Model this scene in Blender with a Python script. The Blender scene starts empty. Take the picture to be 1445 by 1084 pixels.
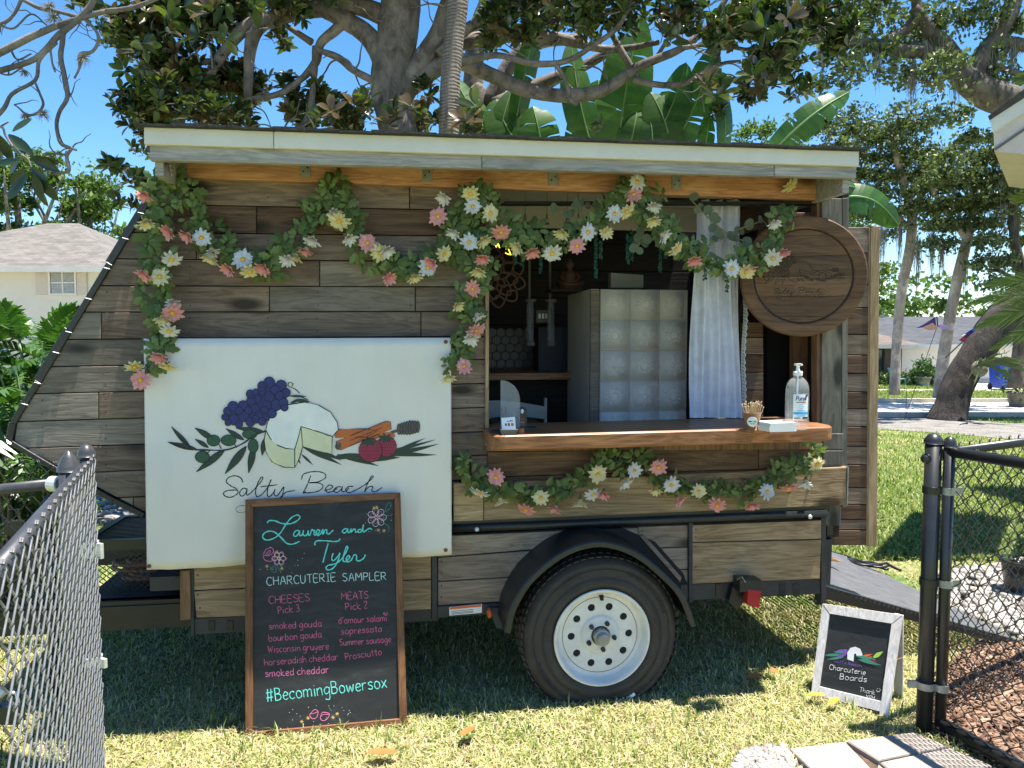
import bpy, bmesh, math, random
import numpy as np
from mathutils import Vector, Matrix, noise
R = math.radians
PI = math.pi
random.seed(7)
rng = np.random.default_rng(11)
scene = bpy.context.scene
COL = scene.collection

# ------------------------------------------------------------------ camera
CAM_H = 1.57
F = 1050.0
PITCH = math.atan(62 / F)
cam_data = bpy.data.cameras.new('camera')
cam = bpy.data.objects.new('camera', cam_data)
COL.objects.link(cam)
cam.location = (0, 0, CAM_H)
cam.rotation_euler = (PI / 2 - PITCH, 0, 0)
cam_data.sensor_width = 36
cam_data.lens = F / 1445 * 36
cam_data.clip_start = 0.05
cam_data.clip_end = 500
scene.camera = cam

# ------------------------------------------------------------------ light
SUN = Vector((0.22, -0.012, 0.97)).normalized()
world = bpy.data.worlds.new('World')
scene.world = world
world.use_nodes = True
wn = world.node_tree
wn.nodes.clear()
sky = wn.nodes.new('ShaderNodeTexSky')
sky.sky_type = 'NISHITA'
sky.sun_disc = False
sky.sun_elevation = math.asin(SUN.z)
sky.sun_rotation = math.atan2(SUN.x, SUN.y)
sky.altitude = 0
sky.air_density = 0.9
sky.dust_density = 0.1
sky.ozone_density = 1.6
bg = wn.nodes.new('ShaderNodeBackground')
bg.inputs[1].default_value = 0.095
wo = wn.nodes.new('ShaderNodeOutputWorld')
hs = wn.nodes.new('ShaderNodeHueSaturation')
hs.inputs['Saturation'].default_value = 1.3
wn.links.new(sky.outputs[0], hs.inputs['Color'])
wn.links.new(hs.outputs[0], bg.inputs[0])
wn.links.new(bg.outputs[0], wo.inputs[0])
sd = bpy.data.lights.new('sun', 'SUN')
sd.energy = 5.0
sd.angle = R(0.53)
sd.color = (1.0, 0.95, 0.86)
sun = bpy.data.objects.new('sun', sd)
COL.objects.link(sun)
sun.rotation_euler = SUN.to_track_quat('Z', 'Y').to_euler()
scene.view_settings.view_transform = 'Standard'
scene.view_settings.look = 'None'
scene.view_settings.exposure = 1.45
scene.view_settings.gamma = 1
scene.view_settings.use_curve_mapping = False
scene.render.engine = 'CYCLES'
scene.cycles.max_bounces = 6
scene.cycles.diffuse_bounces = 4
scene.cycles.transparent_max_bounces = 8

# ------------------------------------------------------------------ geometry of the view
CP, SP = math.cos(PITCH), math.sin(PITCH)
def ray(px, py):
    x = (px - 722.5) / F; y = -(py - 542) / F
    return Vector((x, CP + y * SP, -SP + y * CP))
EYE = Vector((0, 0, CAM_H))
def at(px, py, Y):
    d = ray(px, py); return EYE + d * (Y / d.y)
def ground(px, py, z=0.0):
    d = ray(px, py); return EYE + d * ((z - CAM_H) / d.z)
def hit(px, py, p0, n):
    d = ray(px, py); return EYE + d * ((p0 - EYE).dot(n) / d.dot(n))
# trailer frame: x along the serving side (to the right), y into the trailer, z up
YAW = R(8.3)
T0 = Vector((0.40, 3.35, 0))
TM = Matrix.Translation(T0) @ Matrix.Rotation(YAW, 4, 'Z')
TMI = TM.inverted()
TN = Vector((math.sin(YAW), -math.cos(YAW), 0))
def L(px, py, off=0.0):
    """point of the plane standing off in front of the trailer side, in trailer coordinates"""
    p = hit(px, py, T0 + TN * off, TN)
    q = TMI @ p
    return Vector((q.x, -off, q.z))
def Lx(px, py=500, off=0.0): return L(px, py, off).x

# ------------------------------------------------------------------ materials
def newmat(name):
    m = bpy.data.materials.new(name); m.use_nodes = True
    nt = m.node_tree
    b = nt.nodes['Principled BSDF']
    return m, nt, b
def N(nt, t, **kw):
    n = nt.nodes.new(t)
    for k, v in kw.items(): setattr(n, k, v)
    return n
def ramp(nt, fac, stops):
    r = N(nt, 'ShaderNodeValToRGB')
    if len(stops) == 1: stops = [stops[0], (1.0, stops[0][1])]
    e = r.color_ramp.elements
    while len(e) < len(stops): e.new(0.5)
    for i, (p, c) in enumerate(stops):
        e[i].position = p; e[i].color = (c[0], c[1], c[2], 1)
    nt.links.new(fac, r.inputs[0])
    return r.outputs[0]
def bump(nt, b, h, dist, strength=1.0):
    bp = N(nt, 'ShaderNodeBump'); bp.inputs['Distance'].default_value = dist
    bp.inputs['Strength'].default_value = strength
    nt.links.new(h, bp.inputs['Height']); nt.links.new(bp.outputs[0], b.inputs['Normal'])
def coords(nt, scale=(1, 1, 1), rnd=0.0, kind='Object'):
    tc = N(nt, 'ShaderNodeTexCoord'); mp = N(nt, 'ShaderNodeMapping')
    mp.inputs['Scale'].default_value = scale
    nt.links.new(tc.outputs[kind], mp.inputs[0])
    if rnd:
        oi = N(nt, 'ShaderNodeObjectInfo'); mu = N(nt, 'ShaderNodeMath', operation='MULTIPLY')
        mu.inputs[1].default_value = rnd
        nt.links.new(oi.outputs['Random'], mu.inputs[0])
        cx = N(nt, 'ShaderNodeCombineXYZ')
        for i in range(3): nt.links.new(mu.outputs[0], cx.inputs[i])
        ad = N(nt, 'ShaderNodeVectorMath', operation='ADD')
        nt.links.new(mp.outputs[0], ad.inputs[0]); nt.links.new(cx.outputs[0], ad.inputs[1])
        return ad.outputs[0]
    return mp.outputs[0]
def noise_t(nt, vec, scale, detail=4, rough=0.6, dist=0.0):
    n = N(nt, 'ShaderNodeTexNoise'); n.inputs['Scale'].default_value = scale
    n.inputs['Detail'].default_value = detail; n.inputs['Roughness'].default_value = rough
    n.inputs['Distortion'].default_value = dist
    nt.links.new(vec, n.inputs['Vector']); return n.outputs['Fac']
def mixc(nt, fac, a, b, mode='MIX'):
    m = N(nt, 'ShaderNodeMix', data_type='RGBA', blend_type=mode)
    if isinstance(fac, (int, float)): m.inputs[0].default_value = fac
    else: nt.links.new(fac, m.inputs[0])
    for i, v in ((6, a), (7, b)):
        if isinstance(v, tuple): m.inputs[i].default_value = (*v, 1)
        else: nt.links.new(v, m.inputs[i])
    return m.outputs[2]
def plain(name, col, rough=0.6, metal=0.0, var=0.15, bscale=0, spec=0.5, nscale=12):
    """one colour with mottling and fine relief"""
    m, nt, b = newmat(name)
    v = coords(nt, rnd=5.0)
    n = noise_t(nt, v, nscale, 6, 0.65)
    lo = tuple(c * (1 - var) for c in col); hi = tuple(min(1, c * (1 + var)) for c in col)
    nt.links.new(ramp(nt, n, [(0.3, lo), (0.7, hi)]), b.inputs['Base Color'])
    b.inputs['Roughness'].default_value = rough; b.inputs['Metallic'].default_value = metal
    b.inputs['Specular IOR Level'].default_value = spec
    if bscale: bump(nt, b, noise_t(nt, v, nscale * 8, 3), bscale)
    return m
def wood(name, dark, light, axis=0, rough=0.7, grain=1.0, knots=True, vary=0.35, tint=(0.5, 0.42, 0.36)):
    """sawn timber: stretched grain, rings, knots, cracks; every piece shifted by its own random number"""
    m, nt, b = newmat(name)
    sc = [26, 26, 26]; sc[axis] = 1.6
    v = coords(nt, tuple(sc), rnd=37.0)
    sc2 = [9, 9, 9]; sc2[axis] = 1.1
    v2 = coords(nt, tuple(sc2), rnd=61.0)
    n1 = noise_t(nt, v, 2.2, 8, 0.7, 0.6)
    n2 = noise_t(nt, v2, 1.2, 4, 0.55, 1.5)
    sc3 = [150, 150, 150]; sc3[axis] = 5
    n3 = noise_t(nt, coords(nt, tuple(sc3), rnd=11.0), 1.0, 3, 0.6)
    # growth rings: a sine of the broad noise
    mu = N(nt, 'ShaderNodeMath', operation='MULTIPLY'); mu.inputs[1].default_value = 42
    nt.links.new(n2, mu.inputs[0])
    si = N(nt, 'ShaderNodeMath', operation='SINE'); nt.links.new(mu.outputs[0], si.inputs[0])
    mr = N(nt, 'ShaderNodeMapRange'); mr.inputs[1].default_value = -1; mr.inputs[2].default_value = 1
    nt.links.new(si.outputs[0], mr.inputs[0])
    mx = N(nt, 'ShaderNodeMix'); mx.inputs[0].default_value = 0.2
    nt.links.new(n1, mx.inputs[2]); nt.links.new(mr.outputs[0], mx.inputs[3])
    mx2 = N(nt, 'ShaderNodeMix'); mx2.inputs[0].default_value = 0.3
    nt.links.new(mx.outputs[0], mx2.inputs[2]); nt.links.new(n3, mx2.inputs[3])
    c = ramp(nt, mx2.outputs[0], [(0.30, dark), (0.64, light)])
    # large weather patches
    sc4 = [5, 5, 5]; sc4[axis] = 1.5
    n4 = noise_t(nt, coords(nt, tuple(sc4), rnd=91.0), 1.3, 5, 0.6, 0.4)
    c = mixc(nt, ramp(nt, n4, [(0.42, (0, 0, 0)), (0.68, (0.65, 0.65, 0.65))]), c, tint, 'MULTIPLY')
    if knots:
        sk = [13, 13, 13]; sk[axis] = 5.0
        vo = N(nt, 'ShaderNodeTexVoronoi'); vo.inputs['Scale'].default_value = 0.42
        nt.links.new(coords(nt, tuple(sk), rnd=23.0), vo.inputs['Vector'])
        c = mixc(nt, ramp(nt, vo.outputs['Distance'], [(0.10, (1, 1, 1)), (0.2, (0, 0, 0))]), c,
                 tuple(x * 0.35 for x in dark))
    # per board value
    oi = N(nt, 'ShaderNodeObjectInfo')
    r = ramp(nt, oi.outputs['Random'], [(0, (1 - vary,) * 3), (0.5, (1, 0.97, 0.94)), (1, (1 + vary * 0.4, 1 + vary * 0.4, 1 + vary * 0.4))])
    c = mixc(nt, 1.0, c, r, 'MULTIPLY')
    nt.links.new(c, b.inputs['Base Color'])
    b.inputs['Roughness'].default_value = rough
    b.inputs['Specular IOR Level'].default_value = 0.3
    bump(nt, b, mx2.outputs[0], 0.0022 * grain, 0.8)
    return m
def leafmat(name, cols, under=None, rough=0.4, trans=0.25, spec=0.4, tt=(1.3, 1.5, 0.5)):
    """leaf: colour per leaf (island), its own underside colour, light passing through"""
    m, nt, b = newmat(name)
    ge = N(nt, 'ShaderNodeNewGeometry')
    k = len(cols)
    c = ramp(nt, ge.outputs['Random Per Island'], [(i / max(1, k - 1), cc) for i, cc in enumerate(cols)])
    v = coords(nt, kind='Object')
    n = noise_t(nt, v, 14, 3)
    c = mixc(nt, 0.35, c, ramp(nt, n, [(0.3, (0.35, 0.35, 0.35)), (0.7, (1.0, 1.0, 1.0))]), 'MULTIPLY')
    if under:
        c = mixc(nt, ge.outputs['Backfacing'], c, under)
    nt.links.new(c, b.inputs['Base Color'])
    b.inputs['Roughness'].default_value = rough
    b.inputs['Specular IOR Level'].default_value = spec
    if trans:
        tr = N(nt, 'ShaderNodeBsdfTranslucent'); nt.links.new(c, tr.inputs[0])
        tr2 = mixc(nt, 1.0, c, tt, 'MULTIPLY'); nt.links.new(tr2, tr.inputs[0])
        ms = N(nt, 'ShaderNodeMixShader'); ms.inputs[0].default_value = trans
        nt.links.new(b.outputs[0], ms.inputs[1]); nt.links.new(tr.outputs[0], ms.inputs[2])
        nt.links.new(ms.outputs[0], nt.nodes['Material Output'].inputs[0])
    return m
def bark(name, dark, light, scale=9, ax=(1, 1, 0.35), disp=0.012):
    m, nt, b = newmat(name)
    v = coords(nt, ax, kind='Object')
    n = noise_t(nt, v, scale, 9, 0.72, 0.5)
    n2 = noise_t(nt, coords(nt), 3.0, 4, 0.6)
    c = ramp(nt, n, [(0.33, dark), (0.62, light)])
    c = mixc(nt, ramp(nt, n2, [(0.5, (0, 0, 0)), (0.66, (0.7, 0.7, 0.7))]), c, tuple(min(1, x * 1.7) for x in light))
    nt.links.new(c, b.inputs['Base Color'])
    b.inputs['Roughness'].default_value = 0.9
    bump(nt, b, n, disp)
    return m

M = {}
M['plank'] = wood('weathered_brown_board', (0.105, 0.074, 0.056), (0.285, 0.21, 0.16), vary=0.28)
M['plank_grey'] = wood('greyed_board', (0.125, 0.102, 0.083), (0.29, 0.245, 0.20), vary=0.25)
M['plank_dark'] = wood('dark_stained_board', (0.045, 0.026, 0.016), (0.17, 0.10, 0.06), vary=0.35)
M['plank_tan'] = wood('rough_tan_board', (0.19, 0.125, 0.065), (0.48, 0.345, 0.205), grain=2.4, rough=0.85, vary=0.2, tint=(0.62, 0.55, 0.48))
M['plank_taupe'] = wood('taupe_board', (0.16, 0.12, 0.09), (0.36, 0.28, 0.21), vary=0.2, tint=(0.6, 0.55, 0.52))
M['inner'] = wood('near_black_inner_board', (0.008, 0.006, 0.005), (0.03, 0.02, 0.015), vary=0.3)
M['post_grey'] = wood('grey_upright_board', (0.09, 0.085, 0.07), (0.2, 0.185, 0.155), axis=2, vary=0.25)
M['edge_tan'] = wood('fresh_tan_edge', (0.22, 0.14, 0.07), (0.48, 0.34, 0.2), axis=2, vary=0.1)
M['edge_brown'] = wood('brown_upright', (0.13, 0.07, 0.035), (0.3, 0.18, 0.1), axis=2, vary=0.1)
M['fascia'] = wood('silver_grey_fascia', (0.19, 0.18, 0.18), (0.42, 0.40, 0.39), vary=0.2, tint=(0.7, 0.7, 0.72))
M['beam'] = wood('orange_pine_beam', (0.36, 0.15, 0.075), (0.72, 0.38, 0.22), vary=0.1, knots=True, tint=(0.75, 0.6, 0.5))
M['counter'] = wood('oiled_counter', (0.12, 0.042, 0.016), (0.42, 0.19, 0.085), rough=0.42, vary=0.05, knots=False, grain=0.3)
M['frame_wood'] = wood('walnut_frame', (0.10, 0.042, 0.018), (0.27, 0.13, 0.06), axis=2, rough=0.6, vary=0.1, grain=0.5)
M['frame_wood_x'] = wood('walnut_frame_cross', (0.10, 0.042, 0.018), (0.27, 0.13, 0.06), axis=0, rough=0.6, vary=0.1, grain=0.5)
M['disc'] = wood('dark_round_wood', (0.07, 0.032, 0.014), (0.20, 0.105, 0.05), rough=0.5, vary=0.25, grain=0.5, knots=False)
M['engrave'] = plain('burnt_groove', (0.022, 0.012, 0.008), 0.8)
M['white_paint'] = plain('white_trim_paint', (0.62, 0.59, 0.55), 0.55, var=0.08, nscale=4)
M['black_steel'] = plain('black_painted_steel', (0.016, 0.017, 0.018), 0.38, var=0.3, bscale=0.0006)
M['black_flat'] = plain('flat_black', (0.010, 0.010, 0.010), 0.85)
M['dark_frame'] = plain('weathered_black_steel', (0.035, 0.035, 0.036), 0.65, var=0.4, bscale=0.001, nscale=6)
M['galv'] = plain('galvanised_steel', (0.32, 0.32, 0.31), 0.5, 0.6, var=0.25, nscale=30)
M['galv_light'] = plain('bright_aluminium_fitting', (0.62, 0.62, 0.60), 0.45, 0.5, var=0.2, nscale=30)
M['shingle'] = plain('black_shingle', (0.03, 0.028, 0.027), 0.9, var=0.4, bscale=0.003)
M['tyre'] = plain('tyre_rubber', (0.045, 0.039, 0.033), 0.8, var=0.3, bscale=0.0006)
M['rim'] = plain('white_wheel_enamel', (0.68, 0.66, 0.62), 0.4, var=0.14, nscale=9)
M['rust'] = plain('rust', (0.22, 0.10, 0.05), 0.9)
M['red_lens'] = plain('red_lens', (0.42, 0.015, 0.02), 0.25)
M['amber_lens'] = plain('amber_lens', (0.6, 0.11, 0.03), 0.25)
M['white'] = plain('white_plastic', (0.8, 0.8, 0.8), 0.4, var=0.03)
M['paper'] = plain('white_paper', (0.78, 0.77, 0.75), 0.8, var=0.04)
M['banner'] = plain('off_white_vinyl', (0.72, 0.67, 0.61), 0.55, var=0.05, nscale=2.5)
def chalkmat():
    """slate with faint wiped chalk smears"""
    m, nt, b = newmat('chalkboard'); n = noise_t(nt, coords(nt, (3, 3, 9)), 1.5, 6, 0.7, 1.2)
    nt.links.new(ramp(nt, n, [(0.45, (0.026, 0.027, 0.028)), (0.62, (0.040, 0.041, 0.042)), (0.78, (0.085, 0.087, 0.09))]), b.inputs['Base Color'])
    b.inputs['Roughness'].default_value = 0.6; b.inputs['Specular IOR Level'].default_value = 0.3; return m
M['chalkboard'] = chalkmat()
def solid(name, c, rough=0.7): return plain(name, c, rough, var=0.08)
M['ink'] = solid('black_ink', (0.012, 0.014, 0.02))
M['ink_grey'] = solid('grey_ink', (0.12, 0.11, 0.10))
M['grape'] = solid('grape_blue', (0.028, 0.032, 0.14))
M['olive'] = solid('olive_green', (0.035, 0.095, 0.05))
M['leaf_print'] = solid('dark_leaf_print', (0.03, 0.05, 0.035))
M['cream'] = solid('cream', (0.66, 0.64, 0.42))
M['cheese_white'] = solid('cheese_white', (0.78, 0.76, 0.72))
M['cinnamon'] = solid('cinnamon', (0.5, 0.13, 0.035))
M['dipper'] = solid('dipper_brown', (0.11, 0.09, 0.08))
M['berry'] = solid('berry_red', (0.28, 0.025, 0.06))
M['chalk_teal'] = solid('teal_chalk', (0.13, 0.66, 0.56), 0.9)
M['chalk_mint'] = solid('mint_chalk', (0.52, 0.78, 0.70), 0.9)
M['chalk_pink'] = solid('pink_chalk', (0.72, 0.13, 0.27), 0.9)
M['chalk_hot'] = solid('bright_pink_chalk', (0.85, 0.2, 0.4), 0.9)
M['chalk_white'] = solid('white_chalk', (0.8, 0.78, 0.78), 0.9)
M['chalk_yellow'] = solid('yellow_chalk', (0.75, 0.5, 0.12), 0.9)
M['chalk_green'] = solid('green_chalk', (0.06, 0.25, 0.16), 0.9)
M['chalk_purple'] = solid('purple_chalk', (0.2, 0.09, 0.42), 0.9)
M['chalk_lime'] = solid('lime_chalk', (0.35, 0.6, 0.08), 0.9)
M['chalk_orange'] = solid('orange_chalk', (0.8, 0.16, 0.04), 0.9)
M['blue'] = solid('blue_plastic', (0.01, 0.06, 0.45), 0.35)
M['navy'] = solid('navy_panel', (0.006, 0.012, 0.035), 0.5)
M['cyan'] = solid('cyan_print', (0.03, 0.38, 0.75))
M['tin'] = plain('embossed_tin', (0.74, 0.69, 0.64), 0.85, 0.0, var=0.06, nscale=6)
M['curtain'] = leafmat('white_curtain', [(0.80, 0.79, 0.88)], None, 0.9, 0.2, 0.1, (1, 1, 1))
M['metal_dark'] = plain('black_vinyl_coat', (0.02, 0.021, 0.022), 0.33, var=0.2)
M['fence_grey'] = plain('grey_fence_coat', (0.045, 0.045, 0.048), 0.34, var=0.3, nscale=25)  # dark grey, a little lighter than the black coat
M['wire_grey'] = plain('sunlit_wire_coat', (0.27, 0.265, 0.26), 0.32, 0.4, var=0.2, nscale=40)  # sun glint on the wires put into the colour as a paler grey

# ------------------------------------------------------------------ mesh builder
class MB:
    def __init__(s): s.v = []; s.f = []; s.m = []; s.k = 0
    def mat(s, k): s.k = k; return s
    def add(s, vs, fs):
        o = len(s.v); s.v.extend([tuple(q) for q in vs])
        for f in fs: s.f.append(tuple(i + o for i in f)); s.m.append(s.k)
    def box(s, a, b):
        (x0, y0, z0), (x1, y1, z1) = a, b
        s.add([(x0, y0, z0), (x1, y0, z0), (x1, y1, z0), (x0, y1, z0), (x0, y0, z1), (x1, y0, z1), (x1, y1, z1), (x0, y1, z1)],
              [(0, 3, 2, 1), (4, 5, 6, 7), (0, 1, 5, 4), (1, 2, 6, 5), (2, 3, 7, 6), (3, 0, 4, 7)])
    def hexa(s, p):  # 8 points: bottom 4, top 4
        s.add(p, [(0, 3, 2, 1), (4, 5, 6, 7), (0, 1, 5, 4), (1, 2, 6, 5), (2, 3, 7, 6), (3, 0, 4, 7)])
    def slab(s, poly, yb, yf, ch=0.0015):
        """board in the x-z plane, back at yb, face at yf (smaller y = nearer), chamfered face edge. poly: [(x,z)]"""
        n = len(poly); A = sum(poly[i][0] * poly[(i + 1) % n][1] - poly[(i + 1) % n][0] * poly[i][1] for i in range(n))
        if A < 0: poly = poly[::-1]
        ins = []
        for i in range(n):
            p0, p1, p2 = (Vector(poly[i - 1]), Vector(poly[i]), Vector(poly[(i + 1) % n]))
            d1 = (p1 - p0); d2 = (p2 - p1)
            if d1.length < 1e-9 or d2.length < 1e-9: ins.append(p1); continue
            d1.normalize(); d2.normalize()
            n1 = Vector((-d1.y, d1.x)); n2 = Vector((-d2.y, d2.x)); b = n1 + n2
            k = b.dot(n1); ins.append(p1 + b * (ch / max(k, 0.3)))
        vs = [(p[0], yb, p[1]) for p in poly] + [(p[0], yf + ch, p[1]) for p in poly] + [(p[0], yf, p[1]) for p in ins]
        fs = [tuple(range(2 * n, 3 * n)), tuple(range(n - 1, -1, -1))]
        for i in range(n):
            j = (i + 1) % n
            fs += [(i, j, n + j, n + i), (n + i, n + j, 2 * n + j, 2 * n + i)]
        s.add(vs, fs)
    def tube(s, pts, rad, sides=8, cap=True, flat=None):
        """swept tube; flat=(normal, height) squashes it into a low stroke lying on a surface"""
        pts = [Vector(p) for p in pts]; n = len(pts)
        if n < 2: return
        if not isinstance(rad, (list, tuple)): rad = [rad] * n
        vs = []; up = None
        for i, p in enumerate(pts):
            t = pts[min(i + 1, n - 1)] - pts[max(i - 1, 0)]
            if t.length < 1e-9: t = Vector((0, 0, 1))
            t.normalize()
            if flat:
                u = flat[0].cross(t)
                if u.length < 1e-6: u = Vector((1, 0, 0))
                u.normalize(); w = flat[0]; hw = flat[1]
            else:
                if up is None:
                    up = Vector((0, 0, 1)) if abs(t.z) < 0.9 else Vector((1, 0, 0))
                u = up.cross(t); u.normalize(); w = t.cross(u); w.normalize(); up = w; hw = rad[i]
            for k in range(sides):
                a = 2 * PI * (k + 0.5) / sides
                vs.append(p + u * (math.cos(a) * rad[i]) + w * (math.sin(a) * hw))
        fs = []
        for i in range(n - 1):
            for k in range(sides):
                a = i * sides + k; b = i * sides + (k + 1) % sides
                fs.append((a, b, b + sides, a + sides))
        if cap: fs += [tuple(range(sides - 1, -1, -1)), tuple((n - 1) * sides + k for k in range(sides))]
        s.add(vs, fs)
    def lathe(s, prof, c=(0, 0, 0), axis='z', seg=24, sx=1, sy=1):
        """prof: [(r, h)]; axis z, or y (h towards +y)"""
        vs = []
        for r, h in prof:
            for k in range(seg):
                a = 2 * PI * k / seg
                if axis == 'z': vs.append((c[0] + r * math.cos(a) * sx, c[1] + r * math.sin(a) * sy, c[2] + h))
                elif axis == 'y': vs.append((c[0] + r * math.cos(a) * sx, c[1] + h, c[2] + r * math.sin(a) * sy))
                else: vs.append((c[0] + h, c[1] + r * math.cos(a), c[2] + r * math.sin(a)))
        fs = []
        for i in range(len(prof) - 1):
            for k in range(seg):
                a = i * seg + k; b = i * seg + (k + 1) % seg
                fs.append((a, b, b + seg, a + seg) if axis != 'y' else (a, a + seg, b + seg, b))
        if prof[0][0] > 1e-4: fs.append(tuple(range(seg)))
        if prof[-1][0] > 1e-4: fs.append(tuple(range((len(prof) - 1) * seg, len(prof) * seg)))
        s.add(vs, fs)
    def sphere(s, c, r, seg=10, rings=6, sc=(1, 1, 1)):
        vs = []; fs = []
        for i in range(rings + 1):
            t = PI * i / rings
            for k in range(seg):
                a = 2 * PI * k / seg
                vs.append((c[0] + r * sc[0] * math.sin(t) * math.cos(a), c[1] + r * sc[1] * math.sin(t) * math.sin(a), c[2] + r * sc[2] * math.cos(t)))
        for i in range(rings):
            for k in range(seg):
                a = i * seg + k; b = i * seg + (k + 1) % seg
                fs.append((a, a + seg, b + seg, b))
        s.add(vs, fs)
    def build(s, name, mats, parent=None, smooth=False, xf=None):
        me = bpy.data.meshes.new(name)
        vs = s.v
        if xf is not None: vs = [tuple(xf @ Vector(p)) for p in vs]
        me.from_pydata(vs, [], s.f)
        if not isinstance(mats, (list, tuple)): mats = [mats]
        for m in mats: me.materials.append(m)
        if len(mats) > 1: me.polygons.foreach_set('material_index', s.m)
        if smooth: me.polygons.foreach_set('use_smooth', [True] * len(me.polygons))
        me.validate(); me.update()
        o = bpy.data.objects.new(name, me); COL.objects.link(o)
        if parent is not None: o.parent = parent
        return o
INV = {}
def thing(name, label, cat, loc=(0, 0, 0), rz=0.0, group=None, mtx=None):
    o = bpy.data.objects.new(name, None); COL.objects.link(o)
    if mtx is None:
        o.location = loc; o.rotation_euler = (0, 0, rz)
        mtx = Matrix.Translation(Vector(loc)) @ Matrix.Rotation(rz, 4, 'Z')
    else: o.matrix_world = mtx
    o.empty_display_size = 0.1
    INV[o.name] = mtx.inverted()
    o['label'] = label; o['category'] = cat
    if group: o['group'] = group
    return o
def inv(o): return INV[o.name]
def tag(o, label, cat, group=None, kind=None):
    if label: o['label'] = label
    if cat: o['category'] = cat
    if group: o['group'] = group
    if kind: o['kind'] = kind
    return o
def struct(o): o['kind'] = 'structure'; return o
def inst(name, me, parent, loc, rot=(0, 0, 0), sc=1.0):
    o = bpy.data.objects.new(name, me); COL.objects.link(o)
    o.parent = parent
    o.location = loc
    o.rotation_euler = rot if not hasattr(rot, 'to_euler') else rot.to_euler()
    o.scale = (sc, sc, sc) if not isinstance(sc, (tuple, list)) else sc
    return o
def smoothpath(pts, k=5):
    """Catmull-Rom through the points (any dimension)"""
    P = [np.array(p, float) for p in pts]
    if len(P) < 3: return [tuple(p) for p in P]
    P = [2 * P[0] - P[1]] + P + [2 * P[-1] - P[-2]]
    out = []
    for i in range(1, len(P) - 2):
        for j in range(k):
            t = j / k
            out.append(0.5 * ((2 * P[i]) + (-P[i - 1] + P[i + 1]) * t + (2 * P[i - 1] - 5 * P[i] + 4 * P[i + 1] - P[i + 2]) * t * t + (-P[i - 1] + 3 * P[i] - 3 * P[i + 1] + P[i + 2]) * t ** 3))
    out.append(P[-2])
    return [tuple(p) for p in out]
def bigmesh(name, V, Fq, mats, parent=None, midx=None, smooth=False):
    """mesh from numpy arrays; Fq is (n,3) or (n,4)"""
    me = bpy.data.meshes.new(name)
    V = np.asarray(V, np.float32).reshape(-1, 3); Fq = np.asarray(Fq, np.int32)
    n, k = Fq.shape
    me.vertices.add(len(V)); me.vertices.foreach_set('co', V.ravel())
    me.loops.add(n * k); me.loops.foreach_set('vertex_index', Fq.ravel())
    me.polygons.add(n); me.polygons.foreach_set('loop_start', np.arange(n, dtype=np.int32) * k)
    if not isinstance(mats, (list, tuple)): mats = [mats]
    for m in mats: me.materials.append(m)
    if midx is not None: me.polygons.foreach_set('material_index', np.asarray(midx, np.int32))
    if smooth: me.polygons.foreach_set('use_smooth', np.ones(n, bool))
    me.update(calc_edges=True)
    o = bpy.data.objects.new(name, me); COL.objects.link(o)
    if parent is not None: o.parent = parent
    return o
def clip(poly, a, b):
    """keep the part of poly left of the line a->b"""
    out = []
    def side(p): return (b[0] - a[0]) * (p[1] - a[1]) - (b[1] - a[1]) * (p[0] - a[0])
    for i in range(len(poly)):
        p, q = poly[i], poly[(i + 1) % len(poly)]
        sp, sq = side(p), side(q)
        if sp >= 0: out.append(p)
        if (sp >= 0) != (sq >= 0):
            t = sp / (sp - sq); out.append((p[0] + (q[0] - p[0]) * t, p[1] + (q[1] - p[1]) * t))
    return out
def clipconvex(poly, region):
    n = len(region)
    A = sum(region[i][0] * region[(i + 1) % n][1] - region[(i + 1) % n][0] * region[i][1] for i in range(n))
    reg = region if A > 0 else region[::-1]
    for i in range(n):
        poly = clip(poly, reg[i], reg[(i + 1) % n])
        if len(poly) < 3: return []
    out = []
    for p in poly:
        if not out or (abs(p[0] - out[-1][0]) + abs(p[1] - out[-1][1])) > 1e-5: out.append(p)
    return out
# ------------------------------------------------------------------ ground and setting
def ground_mat():
    m, nt, b = newmat('lawn_soil')
    v = coords(nt)
    n = noise_t(nt, v, 22, 9, 0.75)
    n2 = noise_t(nt, v, 1.6, 5, 0.6)
    c1 = ramp(nt, n, [(0.3, (0.07, 0.07, 0.03)), (0.45, (0.2, 0.2, 0.08)), (0.58, (0.42, 0.36, 0.2)), (0.75, (0.55, 0.48, 0.32))])
    c2 = ramp(nt, n, [(0.3, (0.04, 0.06, 0.015)), (0.5, (0.10, 0.17, 0.04)), (0.7, (0.2, 0.25, 0.08))])
    c = mixc(nt, ramp(nt, n2, [(0.4, (0, 0, 0)), (0.6, (1, 1, 1))]), c1, c2)
    nt.links.new(c, b.inputs['Base Color']); b.inputs['Roughness'].default_value = 0.95
    b.inputs['Specular IOR Level'].default_value = 0.1
    bump(nt, b, n, 0.02)
    return m
def gravel_mat(name, lo, hi, sc=40):
    m, nt, b = newmat(name)
    v = coords(nt)
    vo = N(nt, 'ShaderNodeTexVoronoi'); vo.inputs['Scale'].default_value = sc
    nt.links.new(v, vo.inputs['Vector'])
    n = noise_t(nt, v, 3, 6)
    c = mixc(nt, vo.outputs['Distance'], hi, lo)
    c = mixc(nt, 0.6, c, ramp(nt, n, [(0.35, (0.45, 0.42, 0.38)), (0.6, (1, 1, 1))]), 'MULTIPLY')
    nt.links.new(c, b.inputs['Base Color']); b.inputs['Roughness'].default_value = 0.95
    bump(nt, b, vo.outputs['Distance'], 0.012)
    return m
g = MB(); g.add([(-150, -40, 0), (150, -40, 0), (150, 260, 0), (-150, 260, 0)], [(0, 1, 2, 3)])
struct(g.build('ground', ground_mat()))
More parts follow.
